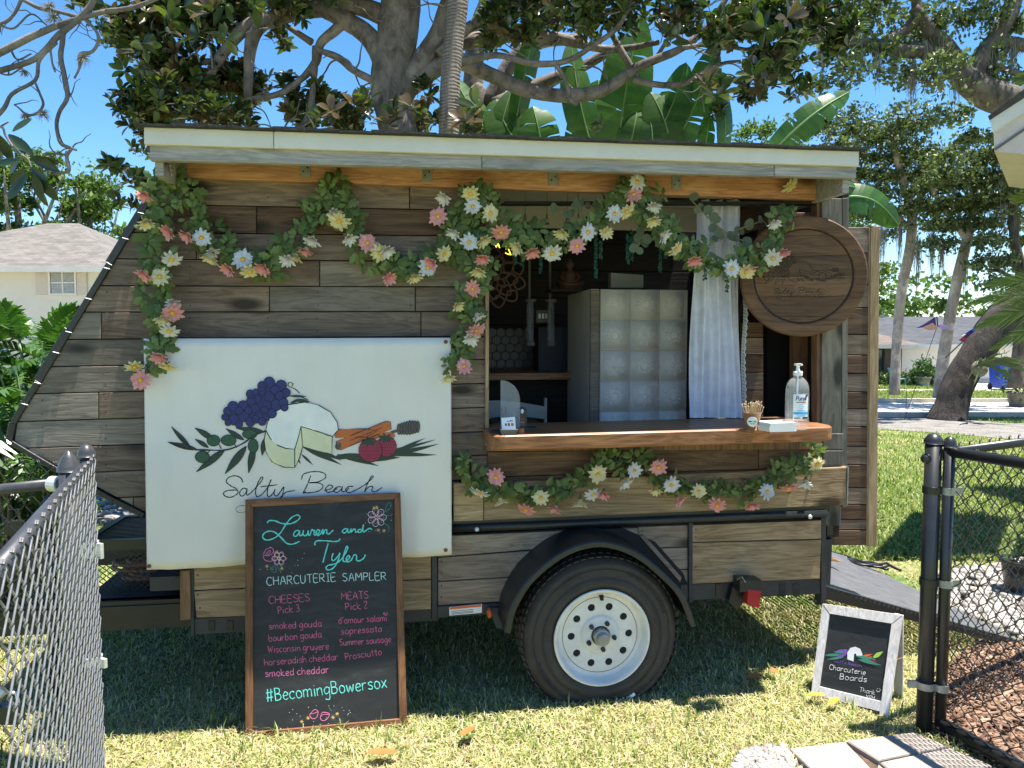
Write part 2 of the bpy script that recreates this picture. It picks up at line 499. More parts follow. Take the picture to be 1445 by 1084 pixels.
def sheet(name, pts, z, m):
    g = MB(); g.add([(p[0], p[1], z) for p in pts], [tuple(range(len(pts)))])
    o = g.build(name, m)
    if o.data.polygons[0].normal.z < 0: o.data.flip_normals()
    return struct(o)
M['concrete'] = plain('pale_concrete', (0.50, 0.46, 0.40), 0.9, var=0.15, bscale=0.001, nscale=3)
M['street'] = plain('pale_street_concrete', (0.58, 0.53, 0.45), 0.9, var=0.12, bscale=0.001, nscale=1.5)
M['gravel'] = gravel_mat('shell_gravel', (0.09, 0.085, 0.08), (0.36, 0.335, 0.30))
M['mulchbase'] = plain('mulch_base', (0.12, 0.075, 0.05), 0.95, var=0.5, bscale=0.01, nscale=30)
sheet('street', [(-60, 15.2), (60, 15.2), (60, 18.6), (-60, 18.6)], 0.004, M['street'])
kb = MB(); kb.box((-60, 15.05, 0), (60, 15.19, 0.10)); kb.box((-60, 18.61, 0), (60, 18.75, 0.10))
struct(kb.build('street_kerb', M['concrete']))
sheet('sidewalk', [(-60, 22.9), (60, 22.9), (60, 23.7), (-60, 23.7)], 0.006, M['concrete'])
sheet('driveway', [(14.5, 18.8), (20, 18.8), (20, 27), (14.5, 27)], 0.010, M['concrete'])
def gpoly(pp): return [(ground(x, y).x, ground(x, y).y) for x, y in pp]
GRAVEL_BED = gpoly([(1150, 604), (1240, 606), (1330, 612), (1445, 622), (1600, 622), (1600, 596), (1420, 598), (1300, 588), (1150, 590)])
sheet('gravel_bed', GRAVEL_BED, 0.008, M['gravel'])
PATH_R = gpoly([(1322, 812), (1445, 796), (1560, 800), (1560, 930), (1445, 905), (1330, 860)])
sheet('gravel_path', PATH_R, 0.004, M['gravel'])
BED_L = gpoly([(-220, 760), (60, 735), (230, 745), (230, 690), (150, 668), (-220, 660)])
sheet('shell_bed', BED_L, 0.004, M['gravel'])
MULCH = gpoly([(1316, 1036), (1325, 960), (1380, 915), (1445, 918), (1620, 930), (1620, 1160), (1475, 1120)])
sheet('mulch_bed', MULCH, 0.006, M['mulchbase'])
PAVE = gpoly([(1112, 1064), (1292, 1041), (1345, 1062), (1500, 1130), (1500, 1200), (1200, 1200)])
struct(sheet('paver_bed', PAVE, 0.004, M['mulchbase']))
SHELL = gpoly([(1050, 1062), (1105, 1058), (1200, 1200), (960, 1200)])
sheet('shell_patch', SHELL, 0.005, M['gravel'])

def inside(px, py, poly):
    """vectorised point in polygon"""
    r = np.zeros(len(px), bool); n = len(poly)
    for i in range(n):
        x0, y0 = poly[i]; x1, y1 = poly[(i + 1) % n]
        c = ((y0 > py) != (y1 > py)) & (px < (x1 - x0) * (py - y0) / ((y1 - y0) + 1e-12) + x0)
        r ^= c
    return r
# paving stones of the walk, each its own block
M['paver'] = plain('tan_paving_stone', (0.33, 0.28, 0.235), 0.9, var=0.2, bscale=0.0015, nscale=9)
pav = [[(1114, 1065), (1192, 1055), (1235, 1100), (1170, 1120)], [(1195, 1054), (1290, 1042), (1338, 1062), (1240, 1082)],
       [(1242, 1085), (1341, 1064), (1400, 1090), (1290, 1125)], [(1240, 1088), (1286, 1127), (1180, 1150), (1174, 1124), (1236, 1103)],
       [(1294, 1127), (1404, 1092), (1475, 1124), (1350, 1190)]]
pv_root = thing('walkway', 'low walk of tan paving stones beside the open right gate', 'walkway', ground(1260, 1080))
for pp in pav:
    q = [ground(x, y) for x, y in pp]; b_ = MB()
    q = [inv(pv_root) @ p for p in q]
    c = sum(q, Vector()) / len(q)
    n = len(q); top = [p * 1 for p in q]
    vs = [(p.x, p.y, 0.0) for p in q] + [(p.x, p.y, 0.020) for p in q] + [((p.x - c.x) * 0.975 + c.x, (p.y - c.y) * 0.975 + c.y, 0.025) for p in q]
    fs = [tuple(range(2 * n, 3 * n))]
    for i in range(n):
        j = (i + 1) % n; fs += [(i, j, n + j, n + i), (n + i, n + j, 2 * n + j, 2 * n + i)]
    b_.add(vs, fs); o = b_.build('paving_stone', M['paver'], pv_root)
    bm = bmesh.new(); bm.from_mesh(o.data); bmesh.ops.recalc_face_normals(bm, faces=bm.faces); bm.to_mesh(o.data); bm.free()

# ------------------------------------------------------------------ grass blades
def grass(name, X, Y, h, w, mat, lean=0.5):
    n = len(X); a = rng.uniform(0, 2 * PI, n); h = h * rng.uniform(0.55, 1.25, n); w = w * rng.uniform(0.7, 1.3, n)
    l = rng.uniform(0.15, 1.0, n) * lean * 2
    dx, dy = np.cos(a), np.sin(a); sx, sy = -dy, dx
    V = np.zeros((n, 5, 3), np.float32)
    z0 = 0.0
    for k, (t, ww) in enumerate(((0, 1), (0.55, 0.8))):
        hx = l * h * t ** 1.6; zz = h * t * (1 - 0.25 * l * t)
        for s_, q in ((-1, 0), (1, 1)):
            V[:, 2 * k + q, 0] = X + dx * hx + s_ * sx * w * ww / 2
            V[:, 2 * k + q, 1] = Y + dy * hx + s_ * sy * w * ww / 2
            V[:, 2 * k + q, 2] = zz
    V[:, 4, 0] = X + dx * l * h; V[:, 4, 1] = Y + dy * l * h; V[:, 4, 2] = h * np.maximum(0.12, 1 - 0.5 * l)
    b = np.arange(n)[:, None] * 5
    Fc = np.concatenate([b + [0, 1, 3], b + [0, 3, 2], b + [2, 3, 4]]).astype(np.int32)
    o = bigmesh(name, V.reshape(-1, 3), Fc, mat)
    return o
def grassmat(name, cols):
    return leafmat(name, cols, None, 0.55, 0.3, 0.25)
M['grass'] = grassmat('coarse_lawn_grass', [(0.18, 0.22, 0.05), (0.29, 0.34, 0.10), (0.46, 0.47, 0.17), (0.58, 0.53, 0.26), (0.68, 0.58, 0.36), (0.76, 0.65, 0.44)])
M['grass_green'] = grassmat('green_lawn_grass', [(0.08, 0.14, 0.03), (0.16, 0.23, 0.06), (0.26, 0.32, 0.10), (0.40, 0.40, 0.18), (0.2, 0.28, 0.07)])
def scatter(n, x0, x1, y0, y1, power=0):
    Y = rng.uniform(0, 1, n)
    if power: Y = (y0 ** (-power) + Y * (y1 ** (-power) - y0 ** (-power))) ** (-1 / power)
    else: Y = y0 + Y * (y1 - y0)
    X = x0 * (Y if power else 1) + rng.uniform(0, 1, n) * (x1 - x0) * (Y if power else 1)
    return X, Y
def patchy(X, Y, s, thr):
    v = np.sin(X * s + 1.3 * np.sin(Y * s * 0.8)) + np.sin(Y * s * 1.27 + 2.1 + 1.1 * np.sin(X * s * 0.9)) + 0.8 * np.sin((X + Y) * s * 2.3)
    return v > thr
NOGRASS = [PAVE, MULCH, PATH_R, GRAVEL_BED, SHELL, BED_L]
def keep(X, Y):
    k = np.ones(len(X), bool)
    for p in NOGRASS: k &= ~inside(X, Y, p)
    return k
def patches(n, *a, hs, ws, mat, thin=None, **kw):
    X, Y = scatter(n, *a, **kw); k = keep(X, Y)
    if thin is not None: k &= patchy(X, Y, 2.6, -1.1) | (rng.uniform(0, 1, n) < thin)
    return X[k], Y[k]
X1, Y1 = patches(105000, -0.80, 0.80, 2.35, 6.2, hs=0, ws=0, mat=0, thin=0.6, power=1.6)
tag(grass('grass', X1, Y1, 0.036, 0.0046, M['grass'], 0.95), 'dry green and straw lawn grass around the trailer', 'grass', kind='stuff')
X1, Y1 = patches(5000, -0.80, 0.80, 2.35, 4.5, hs=0, ws=0, mat=0, power=1.5)
k = patchy(X1, Y1, 5.0, 0.2)
tag(grass('grass_tuft', X1[k], Y1[k], 0.07, 0.0062, M['grass_green'], 0.5), 'longer green blades standing up in the lawn', 'grass', kind='stuff')
X1, Y1 = patches(60000, 0.3, 0.95, 5.2, 15.0, hs=0, ws=0, mat=0, power=1.0)
tag(grass('lawn_grass', X1, Y1, 0.06, 0.014, M['grass_green'], 0.5), 'sunlit lawn grass running back to the street', 'grass', kind='stuff')
X1, Y1 = scatter(20000, 0.35, 0.9, 18.8, 22.9, power=1.0)
tag(grass('verge_grass', X1, Y1, 0.07, 0.03, M['grass_green'], 0.4), 'bright green verge grass across the street', 'grass', kind='stuff')
X1, Y1 = scatter(9000, 0.35, 0.9, 23.7, 26.5, power=1.0)
k = ~((X1 > 14.5) & (X1 < 20))
tag(grass('yard_grass', X1[k], Y1[k], 0.09, 0.035, M['grass_green'], 0.4), 'bright green front yard grass before the far house', 'grass', kind='stuff')

# dry thatch lying flat between the blades, and low broad weeds
X1, Y1 = patches(26000, -0.80, 0.80, 2.35, 5.0, hs=0, ws=0, mat=0, thin=0.5, power=1.6)
M['thatch'] = grassmat('dry_thatch', [(0.45, 0.34, 0.2), (0.62, 0.5, 0.33), (0.3, 0.2, 0.12), (0.7, 0.6, 0.42)])
tag(grass('thatch', X1, Y1, 0.040, 0.0035, M['thatch'], 1.9), 'dead straw coloured thatch lying flat in the lawn', 'grass', kind='stuff')
# mulch chips, shells
def chips(name, poly, n, lx, ly, mat, label, cat, zl=0.03, base=0.008):
    P = np.array(poly); lo, hi = P.min(0), P.max(0)
    X = rng.uniform(lo[0], hi[0], n); Y = rng.uniform(lo[1], hi[1], n); k = inside(X, Y, poly) & (Y < 14)
    X, Y = X[k], Y[k]; n = len(X)
    a = rng.uniform(0, 2 * PI, n); l = lx * rng.uniform(0.4, 1.4, n); w = ly * rng.uniform(0.5, 1.3, n)
    z = base + rng.uniform(0, zl, n); tl = rng.uniform(-0.5, 0.5, n); h = w * 0.5
    ca, sa = np.cos(a), np.sin(a)
    V = np.zeros((n, 8, 3), np.float32)
    for i, (u, v_, q) in enumerate(((-1, -1, 0), (1, -1, 0), (1, 1, 0), (-1, 1, 0), (-1, -1, 1), (1, -1, 1), (1, 1, 1), (-1, 1, 1))):
        t = 0.75 if (i % 3 == 0) else 1
        V[:, i, 0] = X + u * l * ca * t / 2 - v_ * w * sa / 2
        V[:, i, 1] = Y + u * l * sa * t / 2 + v_ * w * ca / 2
        V[:, i, 2] = z + q * h + tl * u * l * 0.4 + l * 0.1
    b = np.arange(n)[:, None] * 8
    Fc = np.concatenate([b + f for f in ([4, 5, 6, 7], [0, 1, 5, 4], [1, 2, 6, 5], [2, 3, 7, 6], [3, 0, 4, 7])]).astype(np.int32)
    tag(bigmesh(name, V.reshape(-1, 3), Fc, mat), label, cat, kind='stuff')
M['chips'] = leafmat('bark_chips', [(0.10, 0.05, 0.03), (0.22, 0.12, 0.07), (0.36, 0.22, 0.14), (0.15, 0.085, 0.055), (0.45, 0.32, 0.22)], None, 0.85, 0)
M['shells'] = leafmat('shell_bits', [(0.22, 0.20, 0.18), (0.48, 0.44, 0.40), (0.32, 0.29, 0.26), (0.55, 0.51, 0.47)], None, 0.85, 0)
chips('mulch', MULCH, 16000, 0.05, 0.010, M['chips'], 'red brown bark mulch behind the right gate', 'mulch')
chips('shells', SHELL, 3500, 0.022, 0.016, M['shells'], 'broken pale shell along the edge of the paving', 'gravel', 0.008)
chips('path_stones', PATH_R, 2500, 0.05, 0.035, M['shells'], 'pale crushed stone path beyond the right fence', 'gravel', 0.005)
chips('bed_stones', BED_L, 5000, 0.05, 0.035, M['shells'], 'pale crushed shell under the split leaf plants', 'gravel', 0.01)
# dead leaves lying on the lawn
M['dry_leaf'] = leafmat('dry_orange_leaf', [(0.52, 0.17, 0.05)], (0.4, 0.15, 0.06), 0.6, 0.1)
M['dry_leaf_y'] = leafmat('dry_yellow_leaf', [(0.72, 0.42, 0.05)], (0.6, 0.35, 0.06), 0.6, 0.1)
def leaf_mesh(name, l, w, mat, curl=0.12, seg=6, fold=0.2):
    V = []; Fc = []
    for i in range(seg + 1):
        t = i / seg; ww = w / 2 * math.sin(PI * min(1, t * 0.93 + 0.03)) ** 0.8
        if i == seg: ww = 0.0005
        z = curl * l * (4 * t * (1 - t)) * -0.3 - curl * l * t * t
        V += [(-ww, t * l, z + ww * fold), (0, t * l, z), (ww, t * l, z + ww * fold)]
    for i in range(seg):
        a = 3 * i; Fc += [(a, a + 1, a + 4, a + 3), (a + 1, a + 2, a + 5, a + 4)]
    me = bpy.data.meshes.new(name); me.from_pydata(V, [], Fc); me.materials.append(mat)
    for p in me.polygons: p.use_smooth = True
    return me
fl = leaf_mesh('fallen_leaf', 0.10, 0.045, M['dry_leaf'], 0.1)
fly = leaf_mesh('fallen_petal', 0.075, 0.04, M['dry_leaf_y'], 0.3)
for px, py, s_, a, me, lab in ((670, 1042, 0.95, 2.6, fl, 'large orange dead leaf on the sunny grass below the tyre'),
                               (562, 1080, 1.2, 1.7, fl, 'orange dead leaf at the very bottom edge of the picture'),
                               (1228, 752, 1.3, 1.4, fl, 'small orange leaf on the lawn beside the open door'),
                               (1262, 818, 1.5, 1.0, fl, 'pale brown leaf on the grass behind the ramp'),
                               (1078, 968, 1.0, 1.9, fl, 'curled brown leaf in the grass left of the small sandwich board'),
                               (1098, 966, 0.7, 0.3, fl, 'small brown leaf next to the curled one near the sandwich board'),
                               (1165, 998, 1.0, 1.2, fly, 'yellow fallen bloom in the grass under the sandwich board'),
                               (1182, 1002, 0.9, 2.2, fly, 'second yellow bloom touching the first under the sandwich board'),
                               (1183, 812, 1.2, 0.4, fly, 'yellow leaf lying on the top of the ramp')):
    p = ground(px, py); o = inst('fallen_leaf', me, None, (p.x, p.y, 0.05 if me is fl else 0.055), (0.15, 0.1, a), s_)
    if 'ramp' in lab: o.location = (1.93, 4.3, 0.27); o.rotation_euler = (0.1, 0.35, 0.4)
    tag(o, lab, 'leaf')
# ------------------------------------------------------------------ the trailer
tr = thing('food_trailer', 'plank clad serving trailer with a long white edged roof and open window counter', 'trailer', mtx=TM)
def xz(px, py, off=0.0): p = L(px, py, off); return (p.x, p.z)
def board(pp, mat, yb, yf, name='plank', parent=None, ch=0.002, region=None, off=None):
    """board whose face outline is read on the plane y = yf"""
    o_ = -yf if off is None else off
    poly = [xz(x, y, o_) for x, y in pp]
    if region: poly = clipconvex(poly, region)
    if len(poly) < 3: return None
    b = MB(); b.slab(poly, yb, yf, ch)
    return b.build(name, mat, parent or tr)
# seams of the upper wall: pixel rows at x=100 and at x=690
seams = [(222, 261), (286, 297.5), (327, 333.5), (364.5, 369.5), (403, 405), (440.5, 439.5), (479, 474.5), (517, 507), (554.5, 541), (593, 575), (630.5, 609), (668, 642), (706, 676), (744, 710)]
GAP = 0.7
nose = [xz(*p) for p in ((250, 225), (24, 596), (20, 624), (203, 722), (705, 716), (705, 225))]
joints = [[256, 578, 689], [256, 362, 689], [150, 277, 689], [100, 451, 689], [60, 380, 586, 689], [50, 143, 594, 689], [40, 420, 689],
          [20, 300, 689], [0, 139, 500, 689], [0, 330, 689], [0, 128, 600, 689], [0, 420, 664, 689], [0, 188, 520, 648], [0, 400, 648]]
def lineY(i, x):
    a, b = seams[i]; return a + (b - a) * (x - 100) / 590
pmats = {0: ['plank', 'plank'], 1: ['plank_dark', 'plank_dark', 'plank_dark'], 2: ['plank', 'plank'], 3: ['plank', 'plank_grey'], 4: ['plank', 'plank_grey', 'plank']}
for i in range(len(seams) - 1):
    J = joints[i]
    if i == 0: J = [225] + J[1:]
    if i == 1: J = [150] + J[1:]
    for j in range(len(J) - 1):
        x0, x1 = J[j] + 0.6, J[j + 1] - 0.6
        nm = pmats.get(i, ['plank_grey' if J[j] < 120 else 'plank'] * 5)
        mt = M[nm[min(j, len(nm) - 1)]]
        if x1 < 210 and i > 4: mt = M['plank_grey']
        o = board([(x0, lineY(i, x0) + GAP), (x1, lineY(i, x1) + GAP), (x1, lineY(i + 1, x1) - GAP), (x0, lineY(i + 1, x0) - GAP)],
                  mt, 0.02, -0.001 * ((i * 7 + j * 3) % 3), region=nose)
# nail heads along the boards
nl = MB()
for i in range(len(seams) - 1):
    for q in (60, 150, 268, 378, 448, 580, 660, 682):
        for f_ in (0.25, 0.75):
            x = q + random.uniform(-1, 1); y = lineY(i, x) * (1 - f_) + lineY(i + 1, x) * f_; p = L(x, y, 0.003)
            if p.x > nose[1][0] + 0.05 and (p.x - nose[0][0]) * (nose[1][1] - nose[0][1]) - (p.z - nose[0][1]) * (nose[1][0] - nose[0][0]) < -0.03: nl.lathe([(0.0032, 0.0), (0.002, -0.0012), (0, -0.0014)], p, 'y', 6)
if nl.v: o = nl.build('nail_heads', M['dark_frame'], tr); o['kind'] = 'stuff'
# dark shell behind the boards: nose, back, floor, end
shell = [xz(*p) for p in ((248, 235), (212, 294), (162, 376), (105, 470), (61, 542), (29, 600), (25, 622), (205, 718), (684, 712), (684, 240))]
b = MB(); b.slab(shell, 0.06, 0.022, 0.001); b.build('wall_backing', M['black_flat'], tr)  # black board added behind the planks to stop light leaks
WX = Lx(690); RX = Lx(1160)          # window opening
EX = Lx(1196)                        # right end of the body
DEP = 1.75
zf = L(690, 745).z; zt = L(700, 283).z
ztop = 2.36
b = MB()
# nose skin: runs back along the outline
for i in range(7):
    (x0, z0), (x1, z1) = shell[i], shell[i + 1]
    b.add([(x0, 0.03, z0), (x1, 0.03, z1), (x1, DEP, z1), (x0, DEP, z0)], [(0, 1, 2, 3)])
b.slab(shell, DEP + 0.02, DEP, 0.001)
b.build('nose_skin', M['black_flat'], tr)
# black edging along the nose, in overlapping pieces
eg = [(213, 284), (158, 374), (101, 468), (57, 541), (22, 598), (17, 622), (72, 655), (118, 680), (160, 703), (203, 724)]
for i in range(len(eg) - 1):
    a, c = eg[i], eg[i + 1]
    d = Vector((c[0] - a[0], c[1] - a[1])).normalized(); n_ = Vector((d.y, -d.x)) * (1 if i < 5 else 1)
    w = (11, 9, 12, 9, 10)[i] if i < 5 else 8
    board([(a[0], a[1]), (c[0] + d.x * 1.5, c[1] + d.y * 1.5), (c[0] + d.x * 1.5 - n_.x * w * -0.2, c[1] + d.y * 1.5 + n_.y * w * -0.2), (a[0] + n_.x * -w * -0.2, a[1] + n_.y * w * -0.2)][:2] +
          [(c[0] - abs(n_.x) * w * (1 if i < 5 else 0.6), c[1] - (abs(n_.y) * w if i < 5 else -abs(n_.y) * w)), (a[0] - abs(n_.x) * w * (1 if i < 5 else 0.6), a[1] - (abs(n_.y) * w if i < 5 else -abs(n_.y) * w))],
          M['black_steel'], 0.10, -0.012 - 0.002 * (i % 2), name='edge_strip')
for px, py in ((202, 302), (180, 338), (154, 380), (128, 423), (100, 470), (82, 499), (56, 542), (38, 572)):
    board([(px - 8, py - 3), (px + 1, py - 0.8), (px + 1, py + 0.4), (px - 8, py - 1.8)], M['galv_light'], 0.0, -0.018, name='edge_clip')
# inner back wall of dark boards
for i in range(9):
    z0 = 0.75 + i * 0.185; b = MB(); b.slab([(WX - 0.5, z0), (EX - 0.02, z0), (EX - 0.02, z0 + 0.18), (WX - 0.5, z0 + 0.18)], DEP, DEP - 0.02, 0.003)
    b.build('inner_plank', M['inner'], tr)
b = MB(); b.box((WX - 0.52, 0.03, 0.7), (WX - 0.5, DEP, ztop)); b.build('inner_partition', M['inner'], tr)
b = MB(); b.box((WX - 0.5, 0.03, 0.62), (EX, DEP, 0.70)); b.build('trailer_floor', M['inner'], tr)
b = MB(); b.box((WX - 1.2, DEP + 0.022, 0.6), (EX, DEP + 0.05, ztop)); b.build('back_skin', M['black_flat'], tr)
# the end wall, with a doorway, and an added inner screen that keeps the view dark
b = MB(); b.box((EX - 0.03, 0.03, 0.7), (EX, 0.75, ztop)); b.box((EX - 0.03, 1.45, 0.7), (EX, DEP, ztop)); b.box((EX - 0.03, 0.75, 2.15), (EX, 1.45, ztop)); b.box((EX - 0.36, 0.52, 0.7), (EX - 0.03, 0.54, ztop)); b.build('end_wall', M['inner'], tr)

# ---- roof
OV = 0.30
rl, rr = L(203, 190, OV).x, L(1213, 222, OV).x
def zof(px, py, off): return L(px, py, off).z
zl1, zr1 = zof(203, 181, OV), zof(1213, 215, OV)     # top of the white edge
rf = MB()
def roofz(x): return zl1 + (zr1 - zl1) * (x - rl) / (rr - rl)
def roofslab(m, x0, x1, y0, y1, h0, h1):
    m.hexa([(x0, y0, roofz(x0) + h0), (x1, y0, roofz(x1) + h0), (x1, y1, roofz(x1) + h0), (x0, y1, roofz(x0) + h0),
            (x0, y0, roofz(x0) + h1), (x1, y0, roofz(x1) + h1), (x1, y1, roofz(x1) + h1), (x0, y1, roofz(x0) + h1)])
for a in ((rl, rr, -OV + 0.02, 1.95),):
    roofslab(rf, *a, -0.02, 0.0)
rf.build('roof_deck', M['paper'], tr)
nsh = 24
for i in range(nsh):
    x0 = rl - 0.02 + (rr - rl + 0.04) * i / nsh; x1 = rl - 0.02 + (rr - rl + 0.04) * (i + 1) / nsh + 0.006
    if i % 1 == 0:
        b = MB(); roofslab(b, x0, x1, -OV - 0.03, 0.0, 0.003 + 0.0015 * (i % 3), 0.010 + 0.003 * ((i * 5) % 3)); b.build('shingle', M['shingle'], tr)
cuts = [203, 386, 700, 1100, 1213]
def strip(cut, ya, yb, off, thick, mat, name, xl=203, xr=1213):
    for i in range(len(cut) - 1):
        x0, x1 = cut[i] + (0.4 if i else 0), cut[i + 1] - 0.4
        f = lambda x, y: y[0] + (y[1] - y[0]) * (x - xl) / (xr - xl)
        board([(x0, f(x0, ya)), (x1, f(x1, ya)), (x1, f(x1, yb)), (x0, f(x0, yb))], mat, -off + thick, -off, name=name, ch=0.003)
strip([203, 386, 1213], (178.5, 213.5), (203, 234.5), OV, 0.03, M['white_paint'], 'roof_trim')
strip([211, 680, 1093, 1209], (200, 232.5), (225.5, 251.5), OV - 0.02, 0.035, M['fascia'], 'fascia_board', 203, 1213)
# soffit boards between fascia and beam
b = MB(); x0, x1 = L(215, 230, OV).x, L(1205, 250, OV).x
b.hexa([(x0, -OV + 0.06, roofz(x0) - 0.034), (x1, -OV + 0.06, roofz(x1) - 0.034), (x1, 0.0, roofz(x1) - 0.034), (x0, 0.0, roofz(x0) - 0.034),
        (x0, -OV + 0.06, roofz(x0) - 0.022), (x1, -OV + 0.06, roofz(x1) - 0.022), (x1, 0.0, roofz(x1) - 0.022), (x0, 0.0, roofz(x0) - 0.022)])
b.build('soffit', M['plank_dark'], tr)
# end closing board of the eave
for px in (214, 1206):
    x0 = L(px, 220, OV - 0.02).x; b = MB(); s_ = 1 if px < 700 else -1
    b.box((min(x0, x0 + s_ * 0.03), -OV + 0.055, roofz(x0) - 0.16), (max(x0, x0 + s_ * 0.03), 0.3, roofz(x0) - 0.036)); b.build('eave_end_board', M['fascia'], tr)
# pine beam under the eave, with steel straps
f = lambda x: 250.5 + (282.5 - 250.5) * (x - 256) / (1162 - 256)
board([(262, 212), (1162, 240), (1162, f(1162)), (262, f(262))], M['beam'], 0.0, -0.035, name='eave_beam', ch=0.003)
for px, w, top in ((431, 7, 10), (603, 7, 11), (781, 7, 10), (955, 6.5, 9)):
    y = f(px) - 17
    o = board([(px - w, y - 12), (px + w, y - 12), (px + w, y + top), (px - w, y + top)], M['galv'], -0.036, -0.040, name='rafter_strap', ch=0.0008)
    for dx, dy in ((-3, 2), (3, -3)):
        p = L(px + dx, y + dy, 0.0405); q = MB(); q.lathe([(0.004, 0), (0.0035, -0.0015), (0.0, -0.002)], p, 'y', 8); q.build('nail', M['dark_frame'], o)
board([(248, 222), (262, 226), (266, 252), (256, 250), (248, 240)], M['galv'], -0.03, -0.045, name='corner_strap', ch=0.001)
board([(1163, 244), (1173, 244), (1173, 279), (1163, 279)], M['galv'], -0.0, -0.04, name='corner_strap', ch=0.001)
# scribbled yard marks on the beam
# ---- upright boards at the window
board([(685, 300), (690, 300), (690, 629), (685, 629)], M['edge_tan'], 0.06, -0.018, name='window_jamb')
board([(1160, 280), (1188, 280), (1187, 742), (1160, 742)], M['post_grey'], 0.03, -0.012, name='upright_board')
board([(1189, 280), (1198, 279), (1195, 716), (1188, 716)], M['post_grey'], 0.1, -0.005, name='upright_board')
board([(1153, 284), (1159, 284), (1158, 603), (1153, 603)], M['edge_brown'], 0.05, 0.0, name='window_jamb')
board([(700, 284), (1160, 284), (1160, 288), (700, 288)], M['black_flat'], 0.05, 0.0, name='window_head')
# ---- boards under the counter
board([(686, 629), (1160, 622), (1160, 634), (686, 637)], M['edge_brown'], 0.0, -0.02, name='counter_ledger')
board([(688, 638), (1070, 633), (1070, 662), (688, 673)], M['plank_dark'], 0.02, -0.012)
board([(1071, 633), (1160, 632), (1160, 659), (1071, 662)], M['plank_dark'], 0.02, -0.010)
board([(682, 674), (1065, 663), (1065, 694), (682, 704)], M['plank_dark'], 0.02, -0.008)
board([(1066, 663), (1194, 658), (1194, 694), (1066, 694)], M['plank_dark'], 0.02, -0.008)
board([(1162, 612), (1190, 612), (1190, 634), (1162, 634)], M['post_grey'], -0.013, -0.02)
board([(1162, 636), (1190, 636), (1190, 656), (1162, 656)], M['post_grey'], -0.013, -0.022)
board([(640, 682), (682, 682), (682, 734.5), (640, 736)], M['plank_tan'], 0.0, -0.03)
board([(683, 682), (1195, 659), (1195, 713), (683, 734.5)], M['plank_tan'], 0.0, -0.032, ch=0.004)
b = MB(); p = L(1196, 659, 0.034); q = L(1196, 713, 0.034); b.box((p.x, -0.036, q.z), (p.x + 0.005, 0.0, p.z)); b.build('end_cap', M['galv'], tr)
# ---- counter: a thick rounded board
CO = 0.30
c0, c1 = L(693, 620, CO), L(1181, 612, CO)
zc_t = (L(860, 609, CO).z); zc_b = L(860, 630.5, CO).z
tl = (L(1150, 604, CO).z - L(730, 612, CO).z) * 0
b = MB()
def roundrect(x0, x1, y0, y1, r):
    o = []
    for cx, cy, a0 in ((x1 - r, y0 + r, -90), ):
        for k in range(7): a = R(a0 + 15 * k); o.append((cx + r * math.cos(a), cy + r * math.sin(a)))
    o += [(x1, y1), (x0, y1)]
    for k in range(7): a = R(180 + 15 * k); o.append((x0 + r * math.cos(a) + r, y0 + r + r * math.sin(a)))
    return o
rr_ = roundrect(c0.x, c1.x, -CO, 0.12, 0.055)
n = len(rr_)
zA = L(740, 614, CO).z; zB = L(1140, 603, CO).z; slopez = (zB - zA) / (L(1140, 603, CO).x - L(740, 614, CO).x)
def cz(x): return zA + slopez * (x - L(740, 614, CO).x)
th = zc_t - zc_b
vs = []
for dz, e in ((-th, 0.006), (-th + 0.006, 0), (-0.006, 0), (0, 0.006)):
    for x, y in rr_:
        vs.append((x + (e if x < 0 else -e) * (1 if (x < c0.x + 0.06 or x > c1.x - 0.06) else 0), y + (e if y < -0.2 else 0), cz(x) + dz))
fs = [tuple(range(n - 1, -1, -1)), tuple(range(3 * n, 4 * n))]
for k in range(3):
    for i in range(n): j = (i + 1) % n; fs.append((k * n + i, k * n + j, (k + 1) * n + j, (k + 1) * n + i))
b.add(vs, fs); b.build('counter_top', M['counter'], tr)
def CT(px, py):
    """point on the counter top under a pixel, in trailer coordinates"""
    d = ray(px, py); z = cz(0.5)
    for _ in range(3):
        p = TMI @ (EYE + d * ((z - CAM_H) / d.z)); z = cz(p.x)
    return Vector((p.x, p.y, z))
# ---- black rail and steel frame
rail = [L(638, 746, 0.03), L(1166, 724.5, 0.03)]
b = MB(); b.tube([rail[0], rail[1]], 0.017, 12); b.build('side_rail', M['black_steel'], tr, True)
board([(205, 745), (640, 733.5), (1172, 713), (1172, 722), (640, 744), (205, 766)], M['black_steel'], 0.05, -0.022, name='sill_angle')
for px, py in ((673, 747), (1143, 729.5)):
    p = L(px, py, 0.048); b = MB(); b.lathe([(0.011, 0), (0.010, -0.004), (0.005, -0.007), (0, -0.008)], p, 'y', 12); b.build('bolt', M['galv_light'], tr, True)
def post(xa, xb, ya, yb, nm='steel_post', off=0.02): return board([(xa, ya), (xb, ya - 0.4), (xb, yb), (xa, yb)], M['dark_frame'], 0.04, -off, name=nm)
post(609, 617, 750, 874); post(972, 978, 738, 850); post(1159, 1166, 730, 852); post(269, 274, 790, 898)
board([(254, 806), (268, 805), (269, 874), (254, 876)], M['edge_brown'], 0.02, -0.03, name='plank')
